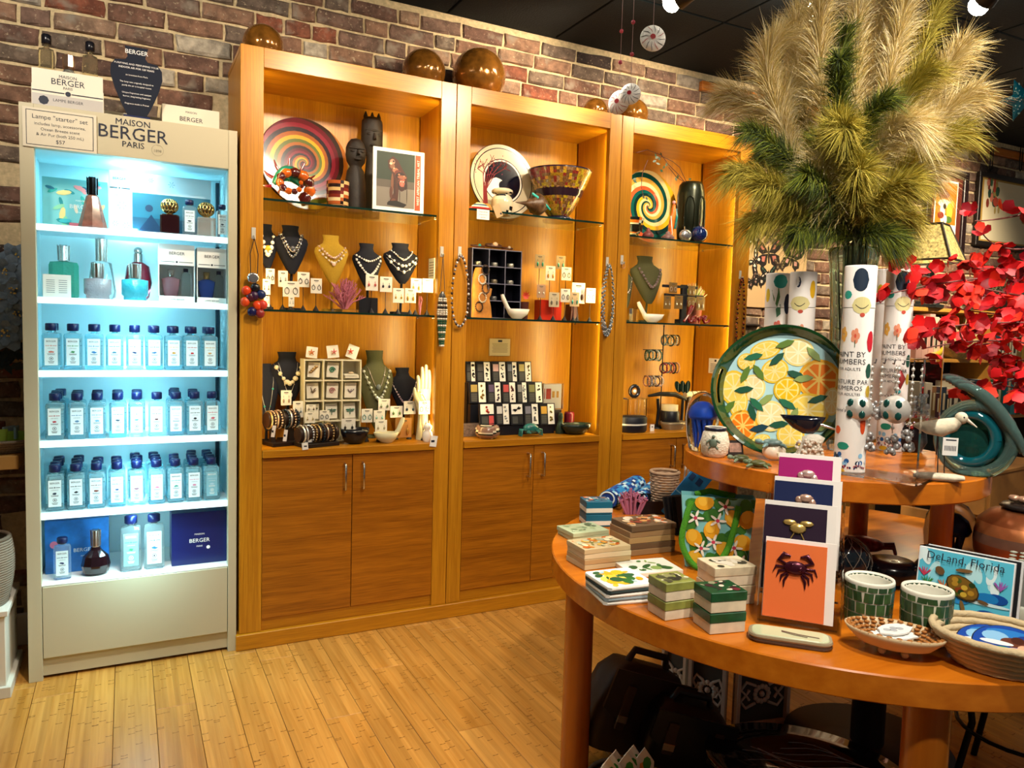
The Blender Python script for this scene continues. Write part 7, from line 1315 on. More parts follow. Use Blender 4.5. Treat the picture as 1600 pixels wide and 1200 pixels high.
# card rack
p, s, a = tp(1246, 990, ZL); RX = p+Vector((.03,.03,.0008)); t = th('card_rack', 'clear acrylic tiered rack of greeting cards', 'rack', RX, a); cw = 104/s
for sx in (-1, 1): MB(AC).prism([(-.0, 0), (.0, .0)], 0, 0) if False else MB(AC).add([(sx*(cw*.5+.012)+e, y, z) for e in (0,.006) for y, z in ((-.02,0),(.13,0),(.17,.28),(.15,.28),(-.02,.06))], [(0,1,2,3,4),(9,8,7,6,5),(0,5,6,1),(1,6,7,2),(2,7,8,3),(3,8,9,4),(4,9,5,0)]).build('side_panel', t)
for k in range(4): MB(AC).box((0,.005+.04*k,.006+.05*k), (cw+.02,.035,.004)).build('pocket_floor', t); MB(AC).box((0,-.014+.04*k,.016+.05*k), (cw+.02,.003,.024)).build('pocket_lip', t)
def gcard(i, x0, y0, x1, ybot, h_full, c, c2, lab, art):
    y = .000+.040*(3-i) ; zb_ = .009+.05*(3-i); pp = RX+Matrix.Rotation(a,3,'Z') @ Vector((((x0+x1)/2-1246)/s*1.0, y, zb_)); s2 = ppm(pp); w = (x1-x0)/s2; t = th('greeting_card', lab, 'card', pp, a, 'greeting cards in the rack'); R0 = (-.20,0,0); hh = h_full
    MB(mat('efe9e2', .5)).box((.003,.005,hh*.5+.002), (w,.004,hh), .0005).build('envelope', t, rot=R0); MB(mat(c, .45)).box((-w*.04,-.0005,hh*.49), (w*.86,.003,hh*.94), .0005).build('card_face', t, rot=R0); q = MB(mat(c2, .25, .6)); art(q, w, hh); q.build('brooch_art', t, rot=R0)
def art_bee(q, w, h):
    q.ball((0,-.005,h*.72), .013, 8, 5, (1.4,.4,.9))
    for sx in (-1,1): q.ball((sx*.018,-.004,h*.78), .014, 8, 4, (1.1,.2,.5)); q.tube([(sx*.004,-.004,h*.7),(sx*.014,-.004,h*.6)], .0015, 4)
def art_crab(q, w, h):
    q.ball((-.006,-.005,h*.66), .017, 10, 6, (1.5,.4,.9)); q.ball((-.012,-.007,h*.69), .006, 6, 4); q.ball((.004,-.007,h*.65), .007, 6, 4)
    for sx in (-1,1):
        q.tube([(sx*.018-.006,-.005,h*.70),(sx*.036-.006,-.005,h*.74),(sx*.024-.006,-.005,h*.82),(sx*.010-.006,-.005,h*.80)], [.003,.004,.0065,.002], 6)
        for k in range(4): q.tube([(sx*.014-.006,-.004,h*.66-.005*k),(sx*(.040-.006*k)-.006,-.004,h*.66-.010*k),(sx*(.046-.008*k)-.006,-.004,h*.58-.010*k)], [.003,.003,.001], 5)
def art_dog(q, w, h):
    q.ball((0,-.005,h*.78), .013, 8, 5, (1.3,.4,.8)); q.ball((.014,-.005,h*.72), .011, 8, 5, (.8,.4,1.2)); q.ball((-.014,-.005,h*.76), .009, 8, 5, (1,.4,1))
gcard(0, 1204, 727, 1296, 0, .20, 'a00f6a', 'd8b8b0', 'magenta greeting card with silver dog brooch picture, top of rack', art_dog); gcard(1, 1199, 768, 1299, 0, .20, '0c1c4a', 'c8a08a', 'navy greeting card with copper bear brooch picture, second tier', art_dog); gcard(2, 1186, 808, 1293, 0, .20, '241028', 'c8a860', 'dark plum greeting card with gold bee brooch picture', art_bee); gcard(3, 1191, 858, 1296, 0, .175, 'e8743a', '4a1a2a', 'orange greeting card with jewelled crab picture, front tier', art_crab)
# soap slab, cups, bowl, basket, postcards
t, s = tt('glass_soap_tray', 'pale glass slab tray with leaf drawing at the table edge', 'tray', 1235, 1016, ZL, .06); w = 128/s
for k, (c, z0) in enumerate((('5a4030',0),('a89a7a',.008))): MB(mat(c, .2, trans=.2)).loft([rround(w*.97, .062, z0+.0, .022), rround(w, .066, z0+.004, .024), rround(w*.98, .063, z0+.0078, .022)]).build('layer', t, (0,.045,0))
MB(mat('c8d0a8', .15, coat=.5)).loft([rround(w*.92,.056,.016,.02), rround(w*.9,.053,.018,.02)]).build('glazed_top', t, (0,.045,0)); MB(mat('7a5a4a', .4)).tube([(-w*.1,.05,.0185),(w*.1,.04,.0187),(w*.34,.035,.0187)], .0012, 4).tube([(-w*.1,.045,.0185),(w*.05,.035,.0187),(w*.2,.03,.0187)], .001, 4).build('leaf_line', t)
def mosaic_cup(px, pyb, wpx, hpx, lab):
    t, s = tt('mosaic_cup', lab, 'candle holder', px, pyb, ZL, rr(0,.4), 'green mosaic cups'); r, h = wpx/s/2, hpx/s; t.location += Matrix.Rotation(face(t.location),3,'Z') @ Vector((0,r,0)); GR = mat('e4e2d2', .6)
    MB(GR).lathe([(r*.86,0),(r*.9,.004),(r*.97,h*.9),(r*.98,h-.004),(r*.96,h),(r*.88,h),(r*.84,h*.9),(r*.78,.01),(0.0005,.008)], 32, cap=False).build('grout_body', t); ms = [mat(c, .25, noise=.3, nscale=60) for c in ('3a5a34','2f4e2c','4a6a3e','35543a')]; rs = random.Random(px); n = 15; zs_ = [.04,.30,.56,.80,.93]
    for row in range(4):
        sh = rs.uniform(-.15,.15)
        for k in range(n):
            a0, a1 = 2*pi*(k+.06)/n+sh, 2*pi*(k+.94)/n+sh; j = rs.uniform(-.05,.05); z0, z1 = zs_[row]*h+.0012, zs_[row+1]*h-.0012; R1, R2 = r*(.9+.07*zs_[row])+.0012, r*(.9+.07*zs_[row+1])+.0012
            MB(ms[rs.randrange(4)]).add([(R1*cos(a0),R1*sin(a0),z0),(R1*cos((a0+a1)/2)*1.012,R1*sin((a0+a1)/2)*1.012,z0),(R1*cos(a1),R1*sin(a1),z0),(R2*cos(a1+j),R2*sin(a1+j),z1),(R2*cos((a0+a1)/2+j)*1.012,R2*sin((a0+a1)/2+j)*1.012,z1),(R2*cos(a0+j),R2*sin(a0+j),z1)], [(0,1,4,5),(1,2,3,4)]).build('tile', t)
    MB(mat('2a4a2c', .2)).lathe([(r*.86,h*.96),(r*.79,h*.3),(r*.7,.012),(.0005,.012)], 24, cap=False).build('green_lining', t); return t
mosaic_cup(1354, 984, 76, 72, 'green mosaic cup left of the pair, beside the card rack'); mosaic_cup(1443, 1012, 78, 84, 'green mosaic cup right of the pair, before the picture card')
t, s = tt('footed_bowl', 'oval cream footed bowl with woven tan inside', 'bowl', 1395, 1036, ZL); t.location += Matrix.Rotation(face(t.location),3,'Z') @ Vector((0,.05,0)); w, h = 150/s, 40/s; CB = mat('cdb48c', .5); MB(CB).lathe([(w*.18,.012),(w*.36,h*.42),(w*.47,h*.8),(w*.5,h),(w*.48,h),(w*.44,h*.8),(w*.3,h*.45),(.0005,h*.36)], 40, sq=(1,.62), cap=False).lathe([(.0005,.012),(w*.18,.012)], 40, sq=(1,.62), cap=False).build('bowl', t)
for a_ in (.7,2.4,4.,5.4): MB(CB).ball((w*.17*cos(a_), w*.11*sin(a_), .008), .008, 8, 5).build('foot', t)
b = MB(mat('a86a2a', .5))
for q, zz in ((.46,.9),(.42,.78),(.37,.66),(.32,.54)):
    for k in range(30): a_ = 2*pi*(k+.5*(int(q*100) % 2))/30; b.ball((w*q*cos(a_), w*q*.62*sin(a_), h*zz+.004), .0062, 6, 4, (1,.8,.5))
b.build('woven_inside', t)
def tags(k, px, pyb, lab, c):
    t2 = th('key_tag', lab, 'tag', t.location+Vector((.0,.0,h*.62+.006*k)), face(t.location)+.5*k, 'tags in the footed bowl'); n = 14; b = MB(mat('f2f2ee', .4)); pts = [(.04*cos(2*pi*j/n)*(1.2 if j % 2 else .95)+.012*(k-1), .024*sin(2*pi*j/n)+.008*(k-1)) for j in range(n)]; b.add([(x, y, 0) for x, y in pts]+[(x, y, .003) for x, y in pts], [tuple(range(n-1,-1,-1)), tuple(range(n,2*n))]+[(j, (j+1) % n, (j+1) % n+n, j+n) for j in range(n)]); b.build('tag_card', t2); q = MB(mat(c, .4))
    for j in range(4): q.add([(-.02+.010*j+.008*cos(u)+.012*(k-1), .004*(-1)**j+.007*sin(u)+.008*(k-1), .0034) for u in [2*pi*v/8 for v in range(8)]], [tuple(range(8))])
    q.build('print', t2)
tags(0, 0, 0, 'lowest white cut out tag in the footed bowl', '16566a'); tags(1, 0, 0, 'middle white cut out tag in the footed bowl', 'c8c8c4'); tags(2, 0, 0, 'topmost white cut out tag in the footed bowl', 'b8bcc0')
p = pz(1556, 1066, ZL)+Matrix.Rotation(face(pz(1556,1066,ZL)),3,'Z') @ Vector((0,.085,0)); s = ppm(p); t = th('rope_basket', 'coiled cream rope basket at the near table edge', 'basket', p+Vector((0,0,.0008)), face(p)); b = MB(mat('cdb890', .9, bump=.6, nscale=160))
for k in range(6):
    r = .068+.0075*k; zz = .007+.0115*k; b.tube([(r*1.1*cos(2*pi*j/40), r*.92*sin(2*pi*j/40), zz+.0012*(j % 2)) for j in range(41)], .0075, 7)
b.lathe([(.0005,.004),(.07,.004)], 24, cap=False).build('coils', t); BKP = t.location.copy(); BKA = face(p)
def coaster(k, off, lab, main):
    t2 = th('round_coaster', lab, 'coaster', BKP+Matrix.Rotation(BKA,3,'Z') @ Vector((off[0], off[1], .03+.012*k)), BKA, 'coasters in the rope basket', ); R_ = .062; q = MB(mat('1a1a22', .4)).lathe([(0.0005,0),(R_,0),(R_,.006),(.0005,.006)], 32, cap=False); o = q.build('disc', t2, rot=(.30,0,0)); b = MB(mat('1a4aa8', .3)); z_ = .0064
    b.add([(R_*.97*cos(2*pi*j/28), R_*.97*sin(2*pi*j/28), z_) for j in range(28)], [tuple(range(28))])
    for j, (x, y, rx, ry, c) in enumerate(((.0,.6,.7,.25,'2a7ac8'),(-.4,.35,.4,.3,'8ac0e8'),(.5,.4,.3,.25,'1a3a8a'),(.1,.15,.35,.25,'6a3a2a'),(.25,.3,.2,.2,'4a2418'),(-.35,.0,.5,.12,'f0f0f0'),(.5,-.1,.25,.2,'e8b090'),(.3,-.25,.35,.12,'e8b898'),(-.1,-.3,.3,.12,'2a9a6a'),(.6,-.45,.25,.15,'e08a5a'),(-.5,-.4,.3,.14,'3aa0c8'),(.1,-.55,.4,.15,'d8d8d8'),(-.15,-.65,.25,.1,'2a6a5a'))):
        b.mt(mat(c, .35)); b.add([(R_*(x+rx*cos(u))*.92, R_*(y+ry*sin(u))*.92, z_+.0002*(j+1)) for u in [2*pi*v/14 for v in range(14)]], [tuple(range(14))])
    b.build('sea_print', o if False else t2, rot=(.30,0,0))
coaster(0, (-.012,.02), 'round sea picture coaster lower in the rope basket', 0); coaster(1, (.016,-.004), 'round sea picture coaster on top in the rope basket', 1)
# DeLand card pack
p, s, a = tp(1497, 990, ZL); w, h = 134/s, 118/s; p += Matrix.Rotation(a,3,'Z') @ Vector((0,.03,.0008)); t = th('picture_tile', 'sea turtle picture tile lettered DeLand, Florida on lower tier', 'picture tile', p, a-.18); R0 = (-.16,-.0,0)
MB(mat('e8eef0', .4)).box((0,.006,h/2), (w,.012,h), .001).build('tile_body', t, rot=R0); b = MB(mat('58c0dc', .3)); y = -.0008; b.pr(-w*.485,w*.485,h*.015,h*.985,y); rs = random.Random(77); L = [0]
def pt_(x, z, rx, rz_, c, rot=0, n=14): L[0] += 1; b.mt(mat(c, .3)); b.add([(max(-w*.485,min(w*.485,x*w+w*(rx*cos(u)*cos(rot)-rz_*sin(u)*sin(rot)))), y-.00006*L[0], max(h*.015,min(h*.985,z*h+w*(rx*cos(u)*sin(rot)+rz_*sin(u)*cos(rot))))) for u in [2*pi*j/n for j in range(n)]], [tuple(range(n))])
for k in range(12): pt_(rs.uniform(-.5,.5), rs.uniform(.6,.95), .05, .12, ['b8e8f0','e0f6fa','8ad8ea'][k % 3], rs.uniform(-.4,.4))
for k in range(12): pt_(rs.uniform(-.5,.5), rs.uniform(.1,.5), .12, .06, ['1a6ab8','2a8ad0','0f4a9a','1a7ac0'][k % 4])
pt_(.05,.03,.5,.06,'0c2a5a'); pt_(.25,.4,.25,.02,'c8e8f0')
for x, z, n_, c in ((-.42,.62,9,'c83a5a'),(-.38,.5,8,'3a8a3a'),(.38,.62,12,'9a5ab0'),(-.2,.5,6,'c8703a')):
    for k in range(n_): q = rs.uniform(-.8,.8); pt_(x+.05*sin(q), z+.05*cos(q), .006, .06, c, -q, 8)
for x, z, r, c in ((.2,.1,.11,'e0505a'),(.24,.13,.08,'f07a7a'),(.18,.08,.06,'c83a4a'),(.36,.12,.05,'d86a8a'),(.40,.22,.05,'c85a7a'),(-.1,.08,.05,'b08a5a'),(.0,.05,.06,'3a6a8a'),(-.3,.12,.05,'2a9a8a')): pt_(x, z, r, r*.8, c)
pt_(-.25,.72,.055,.045,'6a5030',-.7); pt_(.0,.78,.09,.022,'7a5a34',.1); pt_(.02,.30,.022,.08,'7a6034',.3); pt_(.22,.42,.06,.018,'6a5030',-.2)
pt_(-.0,.55,.19,.125,'3a2c14',-.5); pt_(-.0,.555,.175,.11,'7a5a1e',-.5)
for k in range(12): pt_(rs.uniform(-.1,.1), .56+rs.uniform(-.11,.11), .035, .03, ['4a5a1e','b0862a','8a3a1a','2a3a18','c8a83a'][k % 5])
b.mt(INK); L[0] += 3; b.text('DeLand, Florida', .0235, 0, y-.00006*L[0]-.0003, h*.86); b.build('sea_print', t, rot=R0)
for k in range(2): q = th('picture_tile', ['dark','white'][k]+' edged picture tile stacked behind the DeLand tile', 'picture tile', p+Matrix.Rotation(a-.18,3,'Z') @ Vector((.006+.004*k,.022+.011*k,0)), a-.18); MB(mat(['14181c','d8dcdc'][k], .4)).box((0,.004,h/2), (w,.008,h*.995), .001).build('tile_body', q, rot=R0)
p, s, a = tp(1612, 1004, ZL); t = th('grey_leaf_book', 'grey book cover with pale fern leaf relief at right edge', 'book', p+Vector((.01,.03,.0008)), a+.05); w, h = .14, 112/s; MB(mat('6a6e68', .5)).box((0,.008,h/2), (w,.016,h), .001).build('book_body', t, rot=(-.18,.0,0)); b = MB(mat('a8ac9c', .5))
for c0, c1 in ((-.05,.5),(-.02,.9),(.03,.75),(-.045,.15)):
    for k in range(9):
        for sx in (-1,1): x = c0+.001*k; z_ = c1*h-.02+.0075*k; b.ball((x+sx*.009,-.001,z_), .008, 6, 4, (1,.15,.35))
b.ball((.0,-.001,h*.3), .026, 14, 6, (1,.15,.7)); b.build('fern_relief', t, rot=(-.18,0,0))
jelly(1480, 893, 112, 74, ZL, 'dark clear glass dome with a navy jellyfish under upper tier', mat('9aa4b8', .0, trans=1, ior=1.12), mat('0a1440', .2))
p = pz(1592, 915, ZL); t = th('copper_urn', 'large copper and green glazed urn at the right edge', 'urn', p+Vector((.03,.0,.0008)), face(p)); s = ppm(t.location); r = 78/s; cu = [mat(c, .3, mt_, noise=.4, nscale=14) for c, mt_ in (('2a4a2a',.3),('8a4a2a',.6),('7a5a4a',.5),('c07a4a',.7),('9a5a34',.7))]; b = MB()
for m in cu: b.mt(m)
hu = 128/s; pr = [(.55,0),(.75,.1),(.9,.25),(.98,.4),(1,.5),(.98,.62),(.9,.75),(.72,.86),(.45,.92)]; b.lathe([(q*r, zz*hu) for q, zz in pr], 40, mf=lambda i, j: [0,0,1,1,2,3,4,4][i]); b.build('urn_body', t); MB(mat('14100e', .3)).lathe([(.45*r,.915*hu),(.55*r,.94*hu),(.5*r,.97*hu),(.2*r,.985*hu),(.0005,.985*hu)], 30).build('lid', t); b = MB(mat('b08a70', .3, .4))
for k in range(5): b.ball((rr(-.3,.3)*r, -.01+rr(-.02,.02), hu*1.0+.006), .016, 8, 5, (1,.8,.6))
b.build('lid_roses', t)
t, s = tt('black_heron', 'black swan shaped dish with a pale flower in the shade', 'ornament', 1375, 935, ZL); t.location += Vector((.12,.06,0)); b = MB(mat('0a0a10', .2)); b.lathe([(.03,0),(.06,.02),(.07,.05),(.05,.065),(.001,.06)], 20); b.build('bowl', t); MB(mat('0a0a10', .2)).tube([(.05,0,.04),(.075,0,.08),(.07,0,.11),(.09,0,.118)], [.016,.012,.010,.004], 8).build('neck', t); MB(mat('c8c8b0', .5)).ball((.085,-.02,.105), .014, 8, 5, (1.2,.7,.8)).build('flower', t); MB(mat('3a6a3a', .5)).ball((.095,-.02,.09), .011, 8, 5).build('leaf', t)
t, s = tt('copper_crab', 'copper scaled crab ornament in the shade under upper tier', 'ornament', 1365, 890, ZL); t.location += Vector((.10,.12,0)); b = MB(mat('7a3a3a', .3, .7, noise=.6, nscale=90)); b.ball((0,0,.03), .05, 14, 8, (1.3,.8,.45)); b.build('shell', t)
for sx in (-1,1):
    for k in range(3): MB(mat('7a3a3a', .3, .7)).tube([(sx*.05,-.02+.02*k,.03),(sx*.085,-.03+.03*k,.035),(sx*.095,-.034+.034*k,.003)], [.006,.005,.002], 5).build('leg', t)
t = th('wire_net_float', 'dark glass float in netting beside the card rack', 'ornament', (1.66,-1.85,ZL+.0008)); MB(mat('14202a', .08, coat=.5)).ball((0,0,.06), .06, 18, 12).build('float', t); b = MB(mat('8a8478', .7))
for k in range(10):
    for q in (1,-1): b.tube([(.0615*cos(u*pi-pi/2)*cos(2*pi*k/10+q*u*2), .0615*cos(u*pi-pi/2)*sin(2*pi*k/10+q*u*2), .06+.0615*sin(u*pi-pi/2)) for u in [j/12 for j in range(13)]], .0009, 4)
b.build('netting', t)
# ================================================================ UNDER THE TABLE
CW = mat('cfcac0', .6); t = th('carved_side_table', 'whitewashed carved folding side table with floral panels, under the table', 'side table', (1.93,-1.13,0), .0)
for (x0, y0, x1, y1) in ((1035,1100,1072,1120),(1074,1122,1132,1140),(1146,1142,1228,1132)):
    A = pz(x0, y0, 0); B = pz(x1, y1, 0); c = (A+B)/2-Vector((1.93,-1.13,0)); d = B-A; L = d.length; an = atan2(d.y, d.x); H = .50
    q = MB(mat('4a4844', .8)).box((0,.01,H/2), (L,.012,H)).build('panel', t, c, an)
    fr_ = MB(CW).box((-L/2+.006,0,H/2), (.012,.03,H)).box((L/2-.006,0,H/2), (.012,.03,H)).box((0,0,.012), (L,.03,.024)).box((0,0,H-.012), (L,.03,.024)); fr_.build('panel_frame', q, (0,0,0))
    for cz in (.12,.26,.40):
        b = MB(CW)
        for k in range(12): a_ = 2*pi*k/12; b.ball((.026*cos(a_), .0, cz+.026*sin(a_)), .010, 6, 4, (1,.5,1))
        b.ball((0,0,cz), .010, 8, 5)
        for sx in (-1,1):
            for sz in (-1,1): b.tube([(sx*L*.12,0,cz+sz*.03),(sx*L*.3,0,cz+sz*.045),(sx*L*.4,0,cz+sz*.02),(sx*L*.3,0,cz),(sx*L*.24,0,cz+sz*.018)], .0055, 6)
        b.build('carved_flower', q)
MB(CW).lathe([(.0005,.50),(.24,.50),(.24,.52),(.0005,.52)], 8, cap=False).build('top_board', t, (0,-.03,0))
LEA = mat('120c0c', .45, noise=.4, nscale=20, bump=.3); LEB = mat('2a1a0c', .6, noise=.4, nscale=15)
def bag(px, pyb, w, h, d, lab, m, drz, lean):
    p = pz(px, pyb, 0); t = th('leather_bag', lab, 'bag', p+Vector((.05,.06,.001)), face(p)+drz); R0 = (0, lean, 0); MB(m).loft([[(w*.5*q*cos(u)**1 if False else w*.5*q*max(-1,min(1,1.35*cos(u))), d*.5*q*max(-1,min(1,1.35*sin(u))), zz*h) for u in [2*pi*j/20 for j in range(20)]] for q, zz in ((.9,0),(1,.08),(1.02,.45),(.92,.8),(.7,.97),(.3,1))], True, True).build('body', t, (0,0,.03), 0, R0)
    MB(m).prism([(-w*.5,h*.95),(-w*.52,h*.5),(-w*.4,h*.42),(w*.4,h*.42),(w*.52,h*.5),(w*.5,h*.95)], -d*.56, -d*.5).build('flap', t, (0,0,.03), 0, R0)
    for sx in (-.28,.28): MB(mat('3a2412', .6)).box((sx*w,-d*.58,h*.55), (.03,.008,h*.5), .002).build('strap', t, (0,0,.03), 0, R0); MB(mat('a8a090', .25, .9)).box((sx*w,-d*.6,h*.42), (.036,.006,.022), .002).build('buckle', t, (0,0,.03), 0, R0)
    MB(m).tube([(-w*.25,0,h*.95),(-w*.2,0,h*1.12),(w*.2,0,h*1.12),(w*.25,0,h*.95)], .012, 8).build('handle', t, (0,0,.03), 0, R0)
bag(962, 1200, .30, .27, .15, 'dark leather satchel with straps nearest the table leg', LEB, .5, .35); bag(1052, 1225, .25, .19, .16, 'black leather satchel leaning beside the carved panel', LEA, .3, .25)
p = Vector((1.66,-1.76,.0)); t = th('black_platter', 'large black glossy platter with streaked glaze, under the table', 'platter', p+Vector((0,0,.13)), face(p)); b = MB(mat('06070c', .08, coat=.7)); b.lathe([(.06,-.012),(.20,.0),(.25,.025),(.245,.03),(.19,.008),(.0005,.0)], 48, sq=(1.1,.85)); b.build('dish', t); b = MB(mat('8a929a', .3))
for k in range(14): yy = -.12+.018*k; b.tube([(-.17+.02*abs(k-7)+.34*u*(1-.1*abs(k-7)/7)-.0, yy+.03*sin(6*u+k), .012+.006*abs(u-.5)) for u in [j/9 for j in range(10)]], .0011, 4)
b.build('glaze_streaks', t); tag(MB(mat('1a120c', .6)).box((0,0,.058), (.30,.26,.116), .004).build('dark_crate', None, (p.x,p.y,.001), face(p)), 'dark low crate under the black platter', 'crate')
t = th('dark_round_form', 'dark brown round form on the floor behind the platter', 'stand', (2.10,-1.62,0)); MB(mat('2a120c', .5)).lathe([(.24,0),(.25,.02),(.25,.05),(.0005,.055)], 40, cap=False).build('base', t); MB(mat('1a0c0a', .5)).lathe([(.05,.05),(.05,.3),(.12,.4),(.0005,.42)], 20).build('upper_form', t)  # plain dark round form filling the dark area here
p = pz(975, 1205, .12); t = th('napkin_basket', 'small round basket of pointed orange and green napkins under table', 'basket', (p.x,p.y,.001)); b = MB(mat('3a2c1c', .8))
for k in range(8): r = .075+.004*k; b.tube([(r*cos(2*pi*j/24), r*sin(2*pi*j/24), .008+.012*k) for j in range(25)], .007, 6)
b.lathe([(.0005,.002),(.075,.002)], 20, cap=False).build('weave', t)
for k in range(7):
    q = th('paper_napkin', 'pointed orange and green napkin in the basket, %s from left' % ORD[k], 'napkin', (p.x-.06+.02*k, p.y+.012*(k % 3)-.01, .05), face(p)+rr(-.3,.3), 'napkins in the floor basket'); MB(mat('e8dcc8', .6)).prism([(-.025,0),(.025,0),(.028,.09),(0,.13),(-.028,.09)], -.002, .002).build('paper', q); b = MB(mat('e08a2a', .6)); b.blob([(-.022,.0),(.01,.0),(.0,.09),(-.02,.08)], -.0024); b.mt(mat('3a8a2a', .6)); b.disc(.008,.085,.012,-.0026,8,.02); b.build('print', q)
# wire stool at the right
IR = mat('0a0a0c', .45, .4); p = Vector((2.35,-1.95,0)); t = th('wire_stool', 'black iron wire stool behind the table at lower right', 'stool', p)
for k in range(4):
    a_ = rad(45+90*k+20); MB(IR).tube([(.21*cos(a_),.21*sin(a_),0),(.16*cos(a_),.16*sin(a_),.22),(.17*cos(a_),.17*sin(a_),.28),(.10*cos(a_),.10*sin(a_),.55)], .010, 8).build('leg', t)
MB(IR).tube([(.175*cos(2*pi*j/24),.175*sin(2*pi*j/24),.2) for j in range(25)], .006, 6).build('ring', t); MB(IR).lathe([(.0005,.55),(.15,.55),(.16,.56),(.15,.575),(.0005,.575)], 24, cap=False).build('seat', t)
# ================================================================ RIGHT BACKGROUND
SW = mat('c08a3a', .45, noise=.15, nscale=10, name='shelf_wood'); bx0, bx1 = 4.35, 6.7; YF = .08
t = th('wall_bookcase', 'long low wooden bookcase along the brick wall at right', 'bookcase', ((bx0+bx1)/2, .24, 0)); cxB = (bx0+bx1)/2
ZS = [py(1445,480,YF).z, py(1510,561,YF).z, py(1582,648,YF).z]; ZS = [round(q, 3) for q in ZS]
for z in ZS+[.06]: MB(SW).box((0,0,z-.0125), (bx1-bx0,.30,.025), .003).build('shelf', t)
for x in (bx0+.012, (bx0+bx1)/2, bx1-.012): MB(SW).box((x-cxB,0,ZS[0]/2-.013), (.022,.30,ZS[0]-.028), .002).build('upright', t)
MB(mat('2a2018', .8)).box((0,.145,ZS[0]/2), (bx1-bx0,.008,ZS[0]-.03)).build('back_panel', t)
def onshelf(px, i, Y=.14): return Vector((py(px, 520, Y).x, Y, ZS[i]+.0006))
# lamp
p = onshelf(1446, 0); s = ppm(p); t = th('table_lamp', 'dark table lamp with square beaded shade on the bookcase', 'lamp', p, .3); DK = mat('1a2224', .35); MB(DK).box((0,0,.012), (.16,.16,.024), .004).box((0,0,.034), (.12,.12,.02), .004).build('base', t); zt = py(1446,408,.14).z-p.z; zt2 = py(1450,351,.14).z-p.z
MB(DK).lathe([(.03,.044),(.03,.06),(.022,.08),(.034,.3*zt),(.03,zt*.8),(.018,zt*.95)], 12).build('column', t)
w0, w1 = .24, .11
MB(mat('8a8050', .7, noise=.9, nscale=60, name='beaded_shade')).loft([[(q*x, q*y, zz) for x, y in ((-1,-1),(1,-1),(1,1),(-1,1))] for q, zz in ((w0*.72,zt),(w1*.72,zt2))], False).build('shade', t)
b = MB(mat('14120c', .5))
for x, y in ((-1,-1),(1,-1),(1,1),(-1,1)): b.tube([(w0*.72*x,w0*.72*y,zt),(w1*.72*x,w1*.72*y,zt2)], .008, 5)
for q, zz in ((w0*.72,zt),(w1*.72,zt2)): b.tube([(q*x,q*y,zz) for x, y in ((-1,-1),(1,-1),(1,1),(-1,1),(-1,-1))], .008, 5)
b.build('shade_frame', t); MB(mat('fff0c8', .5, emit=5, name='bulb_glow')).ball((0,0,(zt+zt2)/2), .04, 12, 8).build('bulb', t)
l = bpy.data.lights.new('lamp_light', 'POINT'); l.energy = 6; l.color = (1,.8,.5); l.shadow_soft_size = .04; o = bpy.data.objects.new('lamp_light', l); COL.objects.link(o); o.location = p+Vector((0,0,zt*.97))
# goods on the bookcase
rs = random.Random(50); cols = ['d8a89a','e0b0a0','2a3a4a','8a6a3a','14202a','1a6a7a','3aa0b0','b8903a','4a1a1a','c8c0a8','2a5a3a','6a2a3a','14181c','d8d0b8']
names = {0: 'salmon pink', 1: 'pale pink', 2: 'slate', 3: 'tan', 4: 'black', 5: 'teal', 6: 'turquoise', 7: 'mustard', 8: 'maroon', 9: 'cream', 10: 'green', 11: 'wine', 12: 'dark', 13: 'ivory'}
def bookrow(px0, px1, i, seq, hmin, hmax, row):
    x = onshelf(px0, i).x; xe = onshelf(px1, i).x; k = 0
    while x < xe and k < 12:
        w = rs.uniform(.04,.08); h = rs.uniform(hmin, hmax); c = seq[k % len(seq)]; t = th('book', '%s spined book, %s in the row on the %s' % (names[c], ORD[k], row), 'book', (x+w/2, .16, ZS[i]+.0006), 0, 'books on the bookcase'); MB(mat(cols[c], .5)).box((0,0,h/2), (w-.003,.16,h), .003).build('cover', t); MB(mat('e8e0cc', .8)).box((0,.004,h/2), (w-.014,.156,h+.001)).build('pages', t); MB(mat('2a2018' if c in (0,1,9,13) else 'd8c8a0', .5)).pr(-w*.2,w*.2,h*.25,h*.8,-.0806).build('spine_title', t); x += w; k += 1
bookrow(1420, 1455, 1, [0,1,0,9], .27, .30, 'second shelf'); bookrow(1512, 1556, 2, [12,4,2,5,6,10], .2, .26, 'third shelf, left'); bookrow(1566, 1600, 2, [5,6,10,13,11], .24, .32, 'third shelf, right'); bookrow(1545, 1600, 1, [2,9,8,13,3,7], .14, .26, 'second shelf, right'); bookrow(1430, 1500, 2, [9,13,3,8,2,12,9], .16, .26, 'third shelf, far left')
p = onshelf(1495, 1); t = th('grass_bowl', 'pale wicker bowl with spiky twigs on the bookcase', 'bowl', p); MB(mat('a89868', .8, noise=.4, nscale=60)).lathe([(.06,0),(.12,.06),(.14,.14),(.13,.14),(.1,.05),(.0005,.03)], 20).build('bowl', t); b = MB(mat('c8b888', .7))
for k in range(80): a_ = rr(0,6.28); e = Vector((cos(a_)*rr(.1,.2), sin(a_)*rr(.05,.12), rr(.12,.30))); b.tube([(e.x*.5,e.y*.5,.08), tuple(e)], .004, 4)
b.build('twigs', t)
p = onshelf(1461, 1, .1); t = th('lemon_dish', 'small yellow oval dish on the bookcase second shelf', 'dish', p); MB(mat('e0c030', .4)).lathe([(.03,0),(.07,.02),(.08,.06),(.07,.055),(.0005,.02)], 16, sq=(1,.7)).build('dish', t, rot=(.0,-.3,0)); MB(mat('c8a020', .4)).lathe([(.02,-.004),(.03,0)], 12).build('foot', t)
